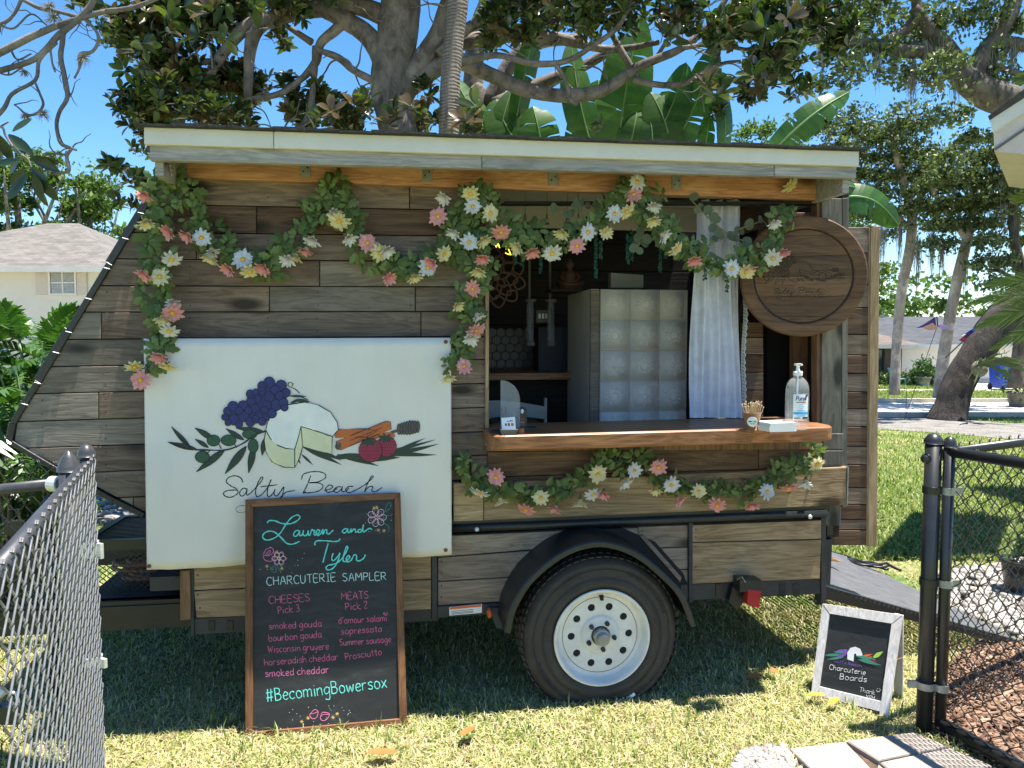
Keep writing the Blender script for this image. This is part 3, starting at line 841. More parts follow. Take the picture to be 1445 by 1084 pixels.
# lower panels
lower = [([(274, 780), (608, 771), (608, 817), (274, 833)], 'plank_tan'), ([(274, 834.5), (608, 818.5), (608, 860), (277, 872)], 'plank_tan'),
         ([(618, 757), (900, 745), (900, 766), (744, 776), (618, 786)], 'plank_taupe'), ([(618, 787.5), (760, 777), (760, 812), (618, 820)], 'plank_taupe'),
         ([(618, 821.5), (760, 813), (760, 846), (618, 854.5)], 'plank_taupe'), ([(901, 744), (971, 741), (971, 771.5), (901, 774)], 'plank_taupe'),
         ([(901, 775), (971, 773), (971, 803), (901, 807)], 'plank_taupe'), ([(901, 808), (971, 804.5), (971, 826), (901, 830)], 'plank_taupe'),
         ([(977, 741.5), (1159, 734.5), (1159, 760.5), (977, 765)], 'plank_tan'), ([(977, 766.5), (1159, 762), (1157, 817), (977, 824)], 'plank_tan')]
for pp, k in lower:
    for q in (pp[0], pp[-1]):
        p = L(q[0] + 5, (q[1] + pp[0][1]) / 2 + 5, 0.021 if k == 'plank_tan' else 0.005); b = MB(); b.lathe([(0.004, 0.0), (0.0025, -0.0012), (0, -0.0014)], p, 'y', 7); b.build('nail', M['dark_frame'], tr)
    board(pp, M[k], 0.03, -0.004 if k != 'plank_tan' else -0.02)
board([(903, 757), (908, 754), (962, 815), (960, 822)], M['plank_taupe'], -0.005, -0.016, name='brace')
board([(272, 873), (618, 856), (618, 876), (272, 896)], M['dark_frame'], 0.05, -0.012, name='frame_beam')
board([(618, 856), (735, 850), (735, 864), (618, 872)], M['dark_frame'], 0.05, -0.014, name='frame_beam')
board([(960, 825), (1160, 817), (1162, 838), (960, 848)], M['dark_frame'], 0.05, -0.012, name='frame_beam')
for px in (294, 320, 1010, 1040, 1100, 1120):
    board([(px, 876 if px < 600 else 824), (px + 9, 876 if px < 600 else 824), (px + 9, 890 if px < 600 else 842), (px, 890 if px < 600 else 842)], M['black_steel'], -0.012, -0.016, name='bracket')
# floor plate and axle under the bed so the shade below is real
b = MB(); b.box((L(205, 800).x, 0.05, 0.50), (RX, DEP, 0.56)); b.build('bed', M['dark_frame'], tr)
b = MB(); b.box((L(205, 800).x + 0.1, DEP - 0.03, 0.52), (RX, DEP, 1.0)); b.build('back_side_board', M['plank_tan'], tr)
# rear sill ends
board([(1167, 738), (1176, 738), (1176, 755), (1167, 756)], M['black_steel'], 0.1, 0.0, name='latch_block')
board([(1164, 762), (1175, 760), (1172, 826), (1163, 822)], M['dark_frame'], 0.04, 0.02, name='latch_plate')
# ---- wheel
WO = 0.225
wc = L(849, 899, WO - 0.03)
wh = bpy.data.objects.new('wheel', None); COL.objects.link(wh); wh.parent = tr; wh.location = wc; wh.empty_display_size = 0.1
RT, RR = 0.352, 0.212
b = MB()
prof = [(RR - 0.012, 0.20), (RR + 0.02, 0.215), (RT - 0.06, 0.205), (RT - 0.02, 0.19), (RT - 0.004, 0.17), (RT, 0.14), (RT, 0.06), (RT - 0.004, 0.03), (RT - 0.018, 0.01),
        (RT - 0.030, -0.004), (RT - 0.036, -0.006), (RT - 0.042, -0.003), (RT - 0.075, -0.012), (RR + 0.035, -0.014), (RR + 0.030, -0.017), (RR + 0.022, -0.014), (RR + 0.006, -0.004), (RR - 0.008, 0.006), (RR - 0.012, 0.2)]
b.lathe(prof, (0, 0, 0), 'y', 72)
b.f = b.f[:-2]; b.m = b.m[:-2]
tyre = b.build('tyre', M['tyre'], wh, True)
b = MB()
for r_ in (RR + 0.045, RR + 0.052, RT - 0.052): b.lathe([(r_, -0.012), (r_ + 0.0015, -0.0155), (r_ + 0.003, -0.012)], (0, 0, 0), 'y', 72); b.f = b.f[:-2]; b.m = b.m[:-2]
for a0_, n_ in ((20, 12), (200, 12), (110, 5), (290, 5)):
    for k in range(n_):
        a = R(a0_ + k * 4.2); c_ = Vector((math.cos(a), 0, math.sin(a))); t_ = Vector((-math.sin(a), 0, math.cos(a))); w_ = 0.004 + 0.003 * ((k * 7) % 3) / 2
        for e in (-1, 1): p_ = c_ * (RR + 0.075) + t_ * w_ * e; b.tube([p_ + Vector((0, -0.0125, 0)), p_ + c_ * 0.017 + Vector((0, -0.0125, 0))], 0.0016, 4)
        p_ = c_ * (RR + 0.075 + 0.017 * ((k * 5) % 3) / 2) + Vector((0, -0.0125, 0)); b.tube([p_ - t_ * w_, p_ + t_ * w_], 0.0016, 4)
b.build('sidewall_marks', M['tyre'], tyre)
b = MB()   # tread blocks round the shoulder
for k in range(64):
    a = 2 * PI * k / 64; a2 = a + 2 * PI / 64 * 0.62
    for y0, y1, sh in ((0.012, 0.05, 0), (0.056, 0.09, 0.4), (0.096, 0.13, 0), (0.136, 0.172, 0.4)):
        d = sh * 2 * PI / 64; r0 = RT - 0.006; r1 = RT + 0.004
        if y0 < 0.02: r1 = RT - 0.001
        P = [(r * math.cos(t + d), y, r * math.sin(t + d)) for r in (r0, r1) for t, y in ((a, y0), (a2, y0), (a2, y1), (a, y1))]
        b.hexa(P)
o = b.build('tread', M['tyre'], tyre); o['kind'] = 'stuff'
# white steel rim with ten round holes
b = MB()
rp = [(RR + 0.002, -0.012), (RR - 0.001, -0.017), (RR - 0.008, -0.017), (RR - 0.014, -0.008), (RR - 0.02, 0.012), (RR - 0.026, 0.024), (RR - 0.034, 0.028), (RR - 0.04, 0.0285), (RR - 0.043, 0.028)]
b.lathe(rp, (0, 0, 0), 'y', 60); b.f = b.f[:-2]; b.m = b.m[:-2]
b.mat(1); b.lathe([(RR - 0.043, 0.028), (RR - 0.046, 0.028)], (0, 0, 0), 'y', 60); b.f = b.f[:-2]; b.m = b.m[:-2]; b.mat(0)
ro, ri, rh = RR - 0.046, 0.088, 0.0165
def ydisc(r): return 0.028 - 0.004 * math.sin(PI * min(1, max(0, (r - ri) / (ro - ri))))
for k in range(10):
    a0 = 2 * PI * (k - 0.5) / 10; a1 = a0 + 2 * PI / 10; am = (a0 + a1) / 2; rm = (ro + ri) / 2 + 0.002
    loop = [(ro, a0 + (a1 - a0) * t / 6) for t in range(6)] + [(ro + (ri - ro) * t / 4, a1) for t in range(4)] + [(ri, a1 + (a0 - a1) * t / 6) for t in range(6)] + [(ri + (ro - ri) * t / 4, a0) for t in range(4)]
    m_ = len(loop); P = [(r * math.cos(a), ydisc(r), r * math.sin(a)) for r, a in loop]
    cx, cz_ = rm * math.cos(am), rm * math.sin(am); H = []; H2 = []
    for p in P:
        t = math.atan2(p[2] - cz_, p[0] - cx); H.append((cx + rh * math.cos(t), 0.0245, cz_ + rh * math.sin(t))); H2.append((cx + rh * 0.97 * math.cos(t), 0.038, cz_ + rh * 0.97 * math.sin(t)))
    b.add(P + H + H2, [(i, (i + 1) % m_, m_ + (i + 1) % m_, m_ + i) for i in range(m_)] + [(m_ + i, m_ + (i + 1) % m_, 2 * m_ + (i + 1) % m_, 2 * m_ + i) for i in range(m_)])
b.lathe([(ri, ydisc(ri)), (0.083, 0.020), (0.078, 0.016), (0.044, 0.014), (0.041, 0.018), (0.040, 0.05)], (0, 0, 0), 'y', 60); b.f = b.f[:-2]; b.m = b.m[:-2]
rim = b.build('rim', [M['rim'], M['rust']], wh, False)
bm = bmesh.new(); bm.from_mesh(rim.data); bmesh.ops.remove_doubles(bm, verts=bm.verts, dist=0.0002); bmesh.ops.recalc_face_normals(bm, faces=bm.faces); bm.to_mesh(rim.data); bm.free()
b = MB(); b.lathe([(RR - 0.02, 0.06), (0.0, 0.06)], (0, 0, 0), 'y', 40); b.lathe([(RR - 0.016, 0.18), (RR - 0.02, 0.03)], (0, 0, 0), 'y', 40); b.build('drum', M['black_flat'], wh)
b = MB(); b.lathe([(0.036, 0.04), (0.036, 0.0), (0.034, -0.012), (0.028, -0.014), (0.027, -0.034), (0.024, -0.040), (0.012, -0.043), (0, -0.044)], (0, 0, 0), 'y', 28)
b.build('hub', M['galv'], wh, False)
for k in range(5):
    a = R(72 * k + 18 + 45); b = MB(); b.lathe([(0.011, 0.018), (0.011, 0.004), (0.009, 0.0), (0.004, -0.002), (0.004, -0.012), (0, -0.0125)], (0.06 * math.cos(a), 0, 0.06 * math.sin(a)), 'y', 6); b.build('lug_nut', M['dark_frame'], wh)
b = MB(); b.hexa([(-0.005, 0.0, RR - 0.052), (0.008, 0.0, RR - 0.052), (0.008, 0.012, RR - 0.052), (-0.005, 0.012, RR - 0.052), (-0.012, 0.0, RR - 0.03), (0.008, 0.0, RR - 0.03), (0.008, 0.012, RR - 0.03), (-0.012, 0.012, RR - 0.03)]); b.build('valve', M['black_flat'], wh)
p = L(889, 980.5, WO - 0.03) - wc; b = MB(); d = Vector((0.017, 0, 0.011)); q = Vector((-0.0035, 0, 0.0055)); y = -0.0165
b.hexa([p + Vector((0, y - p.y, 0)) - d - q, p + Vector((0, y - p.y, 0)) + d - q, p + Vector((0, -0.012 - p.y, 0)) + d - q, p + Vector((0, -0.012 - p.y, 0)) - d - q,
        p + Vector((0, y - p.y, 0)) - d + q, p + Vector((0, y - p.y, 0)) + d + q, p + Vector((0, -0.012 - p.y, 0)) + d + q, p + Vector((0, -0.012 - p.y, 0)) - d + q]); b.build('tyre_tag', M['white'], wh)
# fender
fp = [(713, 893), (721, 860), (742, 823), (775, 792), (808, 773), (844, 765), (878, 771), (908, 786), (938, 811), (964, 840), (982, 884)]
fo = 0.25
fs_ = smoothpath([xz(x, y, fo) for x, y in fp], 4)
b = MB(); th_ = 0.006
for yy, kk in ((-fo, 0),):
    n = len(fs_); V = []
    cx_ = wc.x; cz2 = wc.z
    def rad(p, dr): d = Vector((p[0] - cx_, p[1] - cz2)); l_ = d.length; d.normalize(); return (cx_ + d.x * (l_ + dr), cz2 + d.y * (l_ + dr))
    prof_ = [(-0.022, -fo + 0.004), (-0.022, -fo), (-0.002, -fo), (0.004, -fo + 0.006), (0.004, 0.0), (0.0, 0.0), (0.0, -fo + 0.008), (-0.02, -fo + 0.004)]
    m_ = len(prof_)
    for p in fs_:
        for dr, y in prof_:
            r_ = rad(p, dr); V.append((r_[0], y, r_[1]))
    Fc = []
    for i in range(n - 1):
        for k in range(m_): Fc.append((i * m_ + k, i * m_ + (k + 1) % m_, (i + 1) * m_ + (k + 1) % m_, (i + 1) * m_ + k))
    b.add(V, Fc)
b.build('fender', M['black_steel'], tr, False)
b = MB(); inner = [xz(*p, 0.012) for p in ((705, 885), (706, 850), (735, 800), (775, 763), (815, 748), (880, 746), (925, 765), (965, 810), (978, 845), (960, 860))]
b.slab(inner, 0.06, -0.008, 0.001); b.build('wheel_well', M['black_flat'], tr)
board([(690, 858), (716, 858), (716, 890), (700, 886)], M['dark_frame'], 0.0, -0.03, name='fender_bracket')
# lights and sticker
b = MB(); p = L(691, 866, 0.05); b.lathe([(0.017, 0.02), (0.017, 0.004), (0.014, -0.006), (0.006, -0.012), (0, -0.013)], p, 'y', 16, 0.75, 1.3); b.build('marker_light', M['amber_lens'], tr, True)
board([(634, 857), (680, 852.5), (680, 865), (634, 869)], M['paper'], -0.014, -0.018, name='warning_sticker', ch=0.0005)
board([(635, 857.2), (679, 853), (679, 856.2), (635, 860.5)], M['chalk_orange'], -0.018, -0.0195, name='sticker_band', ch=0.0003)
for y in (862.5, 864.8, 866.5): board([(637, y + .3), (668, y - 2.7), (668, y - 2.1), (637, y + .9)], M['ink_grey'], -0.018, -0.0193, name='sticker_line', ch=0.0001)
tl_ = bpy.data.objects.new('tail_light', None); COL.objects.link(tl_); tl_.parent = tr; tl_.empty_display_size = 0.05
board([(1044, 818), (1075, 819), (1076, 834), (1044, 836)], M['black_steel'], -0.05, -0.12, name='light_housing', parent=tl_)
board([(1056, 832), (1075, 834), (1072, 859), (1055, 854)], M['red_lens'], -0.08, -0.124, name='lens', parent=tl_, ch=0.004)
board([(1034, 828), (1050, 832), (1050, 850), (1040, 862), (1028, 850)], M['black_steel'], 0.02, -0.05, name='light_bracket')
b = MB(); b.tube([L(1040, 818, 0.1), L(1047, 814, 0.12), L(1052, 822, 0.12)], 0.003, 6); b.build('cable', M['galv'], tr)
# open door leaf at the end
DX0, DX1 = L(1196, 500, -0.06).x, L(1237, 500, -0.06).x
dl = bpy.data.objects.new('door', None); COL.objects.link(dl); dl.parent = tr; dl.empty_display_size = 0.1
ys = [320, 357, 402, 434, 472, 501, 527, 553, 577, 602, 630, 656, 688, 712, 733, 748, 770]
for i in range(len(ys) - 1):
    board([(1170, ys[i] + 0.6), (1227, ys[i] + 0.6), (1225, ys[i + 1] - 0.6), (1170, ys[i + 1] - 0.6)], M['plank_dark'] if i % 2 else M['plank'], 0.09, 0.06 - 0.001 * (i % 2), parent=dl, off=-0.06)
board([(1170, 322), (1230, 322), (1227, 768), (1170, 768)], M['black_flat'], 0.11, 0.095, name='door_backing', parent=dl, off=-0.09)  # black sheet added to stop light showing through the door planks
board([(1228.5, 318), (1241, 320), (1237, 771), (1224.5, 771)], M['edge_tan'], 0.12, 0.052, name='door_edge', parent=dl, off=-0.055)
board([(1226, 322), (1228, 322), (1224.5, 770), (1222.5, 770)], M['edge_tan'], 0.06, 0.056, name='door_bead', parent=dl, off=-0.058)
# end ramp, hinged at the sill, its foot on the grass
rp_ = bpy.data.objects.new('ramp', None); COL.objects.link(rp_); rp_.parent = tr; rp_.empty_display_size = 0.1
h0 = Vector((L(1166, 835, -0.02).x, 0.02, 0.37)); h1 = h0 + Vector((1.13, 0, -0.355)); wv = Vector((0, 1.55, 0)); ud = (h1 - h0).normalized(); nn = Vector((-ud.z, 0, ud.x)) * 1
def rbar(a, c, r, nm='ramp_bar', m=M['dark_frame']): b = MB(); b.tube([a, c], r, 4); return b.build(nm, m, rp_)
for q in (0, 1): b = MB(); a = h0 + wv * q; c = h1 + wv * q; b.hexa([a - nn * 0.05, c - nn * 0.02, c - nn * 0.02 + Vector((0, 0.03, 0)), a - nn * 0.05 + Vector((0, 0.03, 0)), a + nn * 0.01, c + nn * 0.01, c + nn * 0.01 + Vector((0, 0.03, 0)), a + nn * 0.01 + Vector((0, 0.03, 0))]); b.build('ramp_side', M['black_steel'], rp_)
b = MB(); nb = 46
for i in range(nb):
    t = (i + 0.5) / nb; a = h0.lerp(h1, t); b.hexa([a - ud * 0.008 - nn * 0.006, a + ud * 0.008 - nn * 0.006, a + ud * 0.008 - nn * 0.006 + wv, a - ud * 0.008 - nn * 0.006 + wv, a - ud * 0.008 + nn * 0.006, a + ud * 0.008 + nn * 0.006, a + ud * 0.008 + nn * 0.006 + wv, a - ud * 0.008 + nn * 0.006 + wv])
for i in range(14):
    a = h0 + wv * ((i + 0.5) / 14); c = h1 + wv * ((i + 0.5) / 14); b.tube([a, c], 0.0035, 4, False)
o = b.build('ramp_grate', M['galv'], rp_); o.data.materials[0] = plain('worn_grate_steel', (0.20, 0.20, 0.21), 0.5, 0.3, var=0.3)

# ---- tongue platform left of the body, caged
tp = bpy.data.objects.new('tongue_platform', None); COL.objects.link(tp); tp.parent = tr; tp.empty_display_size = 0.1
oy = 0.10
zt_ = L(170, 762, -oy).z; xa = L(112, 760, -oy).x; xb = L(215, 760, -oy).x
b = MB(); b.box((xa, oy, zt_ - 0.045), (xb, oy + 0.03, zt_)); b.box((xa, oy + 0.45, zt_ - 0.045), (xb, oy + 0.48, zt_)); b.box((xa, oy + 0.03, zt_ - 0.045), (xa + 0.03, oy + 0.45, zt_)); b.build('deck_frame', M['black_steel'], tp)
b = MB()
for i in range(17): y = oy + 0.04 + i * 0.025; b.box((xa + 0.03, y, zt_ - 0.012), (xb, y + 0.006, zt_ - 0.004))
for i in range(7): x = xa + 0.05 + i * 0.05; b.box((x, oy + 0.031, zt_ - 0.02), (x + 0.004, oy + 0.449, zt_ - 0.0125))
o = b.build('deck_grate', M['black_steel'], tp)
zb = L(170, 847, -oy).z
b = MB(); b.box((xa - 0.35, oy - 0.02, L(170, 887, -oy).z), (L(270, 860).x, oy + 0.03, zb)); b.box((xa - 0.35, oy - 0.03, L(170, 856, -oy).z), (L(270, 860).x, oy - 0.021, L(170, 853, -oy).z)); b.build('tongue_beam', M['black_steel'], tp)
b = MB(); b.box((xa, oy, zb - 0.02), (L(255, 860).x, oy + 0.5, zb)); b.build('tongue_floor', M['dark_frame'], tp)
b = MB(); b.box((L(168, 800, -oy).x, oy + 0.4, zb), (L(178, 800, -oy).x, oy + 0.43, zt_ - 0.045)); b.build('cage_post', M['black_steel'], tp)
b = MB()
x0, x1 = xa, L(255, 800).x; y = oy + 0.12; nx = 15; nz = 9
for i in range(-nz, nx + 1):
    for s_ in (1, -1):
        pts = []
        for k in range(nz + 1):
            x = x0 + (i + (k if s_ > 0 else nz - k)) * (x1 - x0) / nx
            if x0 <= x <= x1: pts.append((x, y, zb + (zt_ - zb - 0.045) * k / nz))
        if len(pts) > 1: b.tube(pts, 0.0022, 4, False)
b.build('cage_mesh', M['black_steel'], tp)
# coupler tube towards the left
b = MB(); b.box((xa - 1.2, 0.75, 0.42), (L(205, 800).x, 0.83, 0.5)); b.build('coupler_tube', M['dark_frame'], tp)
# hose coil and blue tarp in the cage
M['hose'] = plain('dusty_pink_hose', (0.30, 0.13, 0.10), 0.6, var=0.15)
hz = thing('garden_hose', 'coiled dusty pink hose lying in the cage on the trailer tongue', 'hose', mtx=TM @ Matrix.Translation((L(205, 830, -oy - 0.1).x, oy + 0.28, zb + 0.004)))
b = MB(); P = []
for i in range(140):
    a = i / 140 * 2 * PI * 6; rr0 = 0.115 + 0.025 * math.sin(i * 0.35) * 0.6
    P.append((rr0 * 1.35 * math.cos(a) + 0.02 * math.sin(a * 0.3), rr0 * 0.85 * math.sin(a), 0.012 + 0.016 * (i / 140 * 6) + 0.012 * math.sin(a * 0.5)))
b.tube(P, 0.008, 8); b.build('hose', M['hose'], hz, True)
M['tarp'] = plain('blue_tarp', (0.02, 0.05, 0.22), 0.4, var=0.4)
b = MB(); b.sphere((0, 0, 0.05), 0.1, 18, 10, (1.0, 0.6, 0.62))
for i, v in enumerate(b.v):
    k = 1 + 0.28 * noise.noise(Vector(v) * 26); b.v[i] = (v[0] * k, v[1] * k, max(0.0, v[2] * k))
o = b.build('blue_tarp', M['tarp'], None, False); o.matrix_world = TM @ Matrix.Translation((L(228, 820, -0.3).x, 0.42, zb + 0.002))
tag(o, 'crumpled blue tarp stuffed beside the coiled hose on the trailer tongue', 'tarp')
# ------------------------------------------------------------------ writing and drawing
GL = {  # one stroke letters: width | polyline ; polyline   (baseline 0, x-height 6, ascender 10)
 'a': '5.5|5,5 3,6 1,5 0,3 1,.4 3,0 5,2.4;5.1,6 5,1.5 5.8,0', 'b': '5.5|0,10 0,0;0,4 2,6 4,5.6 5,3 4,.4 2,0 0,1.2', 'c': '5|5,5 3,6 1,5 0,3 1,.5 3,0 5,1',
 'd': '5.8|5,5 3,6 1,5 0,3 1,.4 3,0 5,2.4;5.2,10 5,1 5.6,0', 'e': '5|.2,3 4.8,3.6 4,5.8 2,5.8 .2,3.4 1,.6 3,0 5,1', 'f': '4|4,9.5 2.4,9.8 2,8 2,0;0,6 4,6',
 'g': '5.6|5,5 3,6 1,5 0,3 1,.8 3,.8 5,2.6;5.2,6 5,-2 3.4,-4 .4,-3.2', 'h': '5.4|0,10 0,0;0,3.6 2.4,5.8 4.4,5 5,0', 'i': '1.6|.8,6 .8,0;.8,8.2 .8,8.8', 'k': '5|0,10 0,0;4.4,6 .2,3 5,0',
 'l': '1.6|.8,10 .8,.6 1.4,0', 'm': '8.6|0,6 0,0;0,4 2,6 4,5 4,0;4,4 6,6 8,5 8,0', 'n': '5.4|0,6 0,0;0,4 2.4,6 4.4,5.2 5,0', 'o': '5.4|3,6 1,5.4 0,3 1,.5 3,0 5,1.4 5,4.4 2.6,6', 'p': '5.4|0,6 0,-4;0,4 2,6 4,5.8 5,3 4,.3 2,0 0,1.2',
 'r': '4|0,6 0,0;0,3.6 1.6,5.6 4,5.6', 's': '4.6|4.6,5.2 2.8,6 .8,5.4 .8,4 3.8,2.6 4.4,1 2.4,0 0,.8', 't': '4|2,9.4 2,1 3.4,0;0,6.4 4,6.6', 'u': '5.4|0,6 0,2 1.6,0 4,1 5,5.6;5,6 5,0', 'w': '7.4|0,6 1.6,0 3.6,5 5.4,0 7.2,6', 'x': '5|0,6 5,0;5,6 0,0', 'y': '5.2|0,6 .6,2.4 2.4,1.4 4.6,4;5,6 4,-1 2,-4 .2,-3.4', "'": '1.4|.8,10.4 .4,8',
 'A': '6.4|0,0 3.2,10 6.2,0;1,3.6 5.4,3.6', 'B': '6|0,0 0,10;0,10 4,9.6 5,7.6 3.8,5.6 0,5.2;0,5.2 4.6,4.8 5.8,2.6 4.2,.4 0,0', 'C': '6|6,8.6 4,10 1.4,9 0,5 1.2,1 3.6,0 6,1.2', 'E': '5|5,10 0,10 0,0 5,0;0,5.2 4.2,5.4', 'H': '6|0,10 0,0;6,10 6,0;0,5 6,5.3', 'I': '4|2,10 2,0;0,10 4,10;0,0 4,0',
 'L': '5|0,10 0,0 5,.2', 'M': '7.4|0,0 .6,10 3.6,4 6.8,10 7.2,0', 'P': '5.4|0,0 0,10;0,9.8 4,9.6 5.2,7.4 4,5 0,4.6', 'R': '5.8|0,0 0,10;0,9.8 4,9.6 5,7.4 3.8,5 0,4.8;2,4.8 5.6,0', 'S': '5.2|5,9 3,10 .6,9 .6,6.6 4.4,4.4 5,1.8 3,0 0,1', 'T': '6|0,10 6,10;3,10 3,0', 'U': '5.8|0,10 .2,2 2.6,0 5,2 5.4,10;', 'W': '8.4|0,10 2,0 4,8 6,0 8.2,10',
 '#': '7|2,10 1,0;5.4,10 4.4,0;0,7 7,7.3;0,3 6.6,3.3', '2': '5|.2,8 1.8,10 4,9.4 4.4,7 0,0 5,.2', '3': '4.6|0,9.4 3.6,9.8 3.8,7 1.4,5.4 4.4,4.4 4,1 0,.2', '!': '2|1,10 1,0', ':': '2|1,8.4 1,8;1,2 1,2.4', ')': '3|0,4 1.5,2 3,2.6 4,5'}
def glyphs(txt, space=3.4, gap=1.9):
    out = []; x = 0
    for ch in txt:
        if ch == ' ': x += space; continue
        w, body = GL[ch].split('|')
        for pl in body.split(';'):
            if not pl.strip(): continue
            pts = [tuple(float(q) for q in c.split(',')) for c in pl.split()]
            out.append([(x + a, b) for a, b in pts])
        x += float(w) + gap
    return out, max(x - gap, 1)
def write(mb, txt, p0, p1, size, surf, r, nrm, sm=3, jit=0.15, slant=0.0, hgt=0.0005):
    """letters of x-height 6 units along the pixel line p0..p1; size = pixels per unit of height"""
    st, w = glyphs(txt); d = Vector((p1[0] - p0[0], p1[1] - p0[1])); sx = d.length / w; d.normalize(); up = Vector((d.y, -d.x))
    for s_ in st:
        jx, jy = random.uniform(-jit, jit), random.uniform(-jit, jit) * 1.5
        pts = [Vector(p0) + d * ((a + jx + b * slant) * sx) + up * ((b + jy) * size) for a, b in s_]
        if len(pts) > 2: pts = smoothpath(pts, sm)
        ph = random.uniform(0, 6); mb.tube([surf(x, y) for x, y in pts], [r * (1 + 0.22 * math.sin(ph + 1.3 * i) + random.uniform(-0.12, 0.12)) for i in range(len(pts))], 5, True, (nrm, hgt))
def draw(mb, pts, surf, r, nrm, k=4, hgt=0.0005):
    if k > 1 and len(pts) > 2: pts = smoothpath(pts, k)
    ph = random.uniform(0, 6); mb.tube([surf(x, y) for x, y in pts], [r * (1 + 0.18 * math.sin(ph + 1.1 * i) + random.uniform(-0.08, 0.08)) for i in range(len(pts))], 5, True, (nrm, hgt))
def fillpoly(mb, pts, surf, lift, back, step=7.0):
    """flat print: a thin skin with the outline pts, cut into narrow strips so that it follows a wavy ground"""
    A = sum(pts[i][0] * pts[(i + 1) % len(pts)][1] - pts[(i + 1) % len(pts)][0] * pts[i][1] for i in range(len(pts)))
    P0 = [surf(x, y) for x, y in pts]; w = max(p.x for p in P0) - min(p.x for p in P0); k = max(1, int(w / 0.010)); x0, x1 = min(p[0] for p in pts), max(p[0] for p in pts)
    for i in range(k):
        a, c = x0 + (x1 - x0) * i / k, x0 + (x1 - x0) * (i + 1) / k
        q = pts
        if i > 0: q = clip(q, (a, 0), (a, -1))
        if i < k - 1 and len(q) > 2: q = clip(q, (c, -1), (c, 0))
        q = [p for j, p in enumerate(q) if abs(p[0] - q[j - 1][0]) + abs(p[1] - q[j - 1][1]) > 1e-4]
        if len(q) < 3: continue
        P = [surf(x, y) + back * lift for x, y in q]
        if A > 0: P = P[::-1]
        mb.add(P, [tuple(range(len(P)))])
def ell(cx, cy, rx, ry, ang=0, n=18):
    return [(cx + rx * math.cos(a) * math.cos(ang) - ry * math.sin(a) * math.sin(ang), cy + rx * math.cos(a) * math.sin(ang) + ry * math.sin(a) * math.cos(ang)) for a in (2 * PI * i / n for i in range(n))]
def leafpoly(x0, y0, x1, y1, w, n=7):
    d = Vector((x1 - x0, y1 - y0)); p = Vector((-d.y, d.x)).normalized(); a = []; b_ = []
    for i in range(n + 1):
        t = i / n; c = Vector((x0, y0)) + d * t; ww = w * math.sin(PI * min(0.98, max(0.03, t ** 0.8))) * 0.8
        a.append(tuple(c + p * ww)); b_.append(tuple(c - p * ww))
    return a + b_[::-1][0:]

# the emblem: grapes, cut cheese, olive branch, cinnamon, dipper, berries (coordinates of a 1435 wide drawing)
GRAPES = [(577, 222, 26), (545, 238, 22), (630, 235, 24), (650, 268, 21), (577, 285, 24), (608, 322, 25), (567, 325, 22), (540, 262, 22), (525, 292, 20), (490, 275, 20), (495, 302, 22), (458, 325, 22), (512, 340, 21), (532, 367, 21), (460, 374, 25), (413, 330, 24),
          (388, 350, 18), (418, 390, 24), (378, 377, 16), (392, 402, 15), (440, 410, 17), (490, 400, 21), (545, 396, 19), (515, 388, 18), (562, 375, 18), (590, 360, 21), (640, 312, 20), (605, 255, 20), (556, 347, 18), (440, 350, 17), (482, 348, 17), (622, 280, 19), (645, 335, 16), (515, 265, 15)]
OLEAVES = [(222, 518, 135, 420, 13), (250, 525, 120, 490, 15), (325, 478, 240, 428, 17), (302, 515, 240, 478, 12), (460, 482, 380, 430, 14), (378, 523, 248, 625, 20), (472, 510, 378, 633, 22), (508, 508, 482, 630, 20), (558, 470, 545, 550, 16), (555, 445, 425, 428, 16)]
OLIVES = [(325, 483, 29, 25), (393, 482, 34, 25), (275, 557, 33, 27), (487, 455, 33, 21), (503, 507, 24, 31)]
CHEESE_TOP = [(562, 435), (570, 400), (600, 355), (660, 322), (735, 310), (800, 325), (850, 355), (880, 400), (886, 435), (858, 465), (790, 440), (718, 420), (706, 470), (690, 522), (650, 518), (615, 503), (585, 475)]
CHEESE_SIDE = [(562, 435), (585, 475), (615, 503), (650, 518), (690, 522), (690, 604), (640, 602), (590, 575), (562, 530), (555, 480)]
CHEESE_CUT = [(718, 420), (858, 465), (856, 545), (726, 508)]
CHEESE_CUT2 = [(718, 420), (726, 508), (712, 560), (690, 604), (690, 522), (706, 470)]
ROSE = [(720, 508, 900, 592, 14), (760, 512, 900, 572, 14), (860, 560, 1000, 545, 16), (880, 545, 1065, 596, 14), (720, 545, 772, 592, 7), (700, 560, 716, 588, 5), (1000, 570, 1320, 480, 12), (1080, 560, 1333, 500, 13), (1100, 545, 1325, 548, 12), (1120, 545, 1275, 472, 9), (940, 560, 1160, 560, 22)]
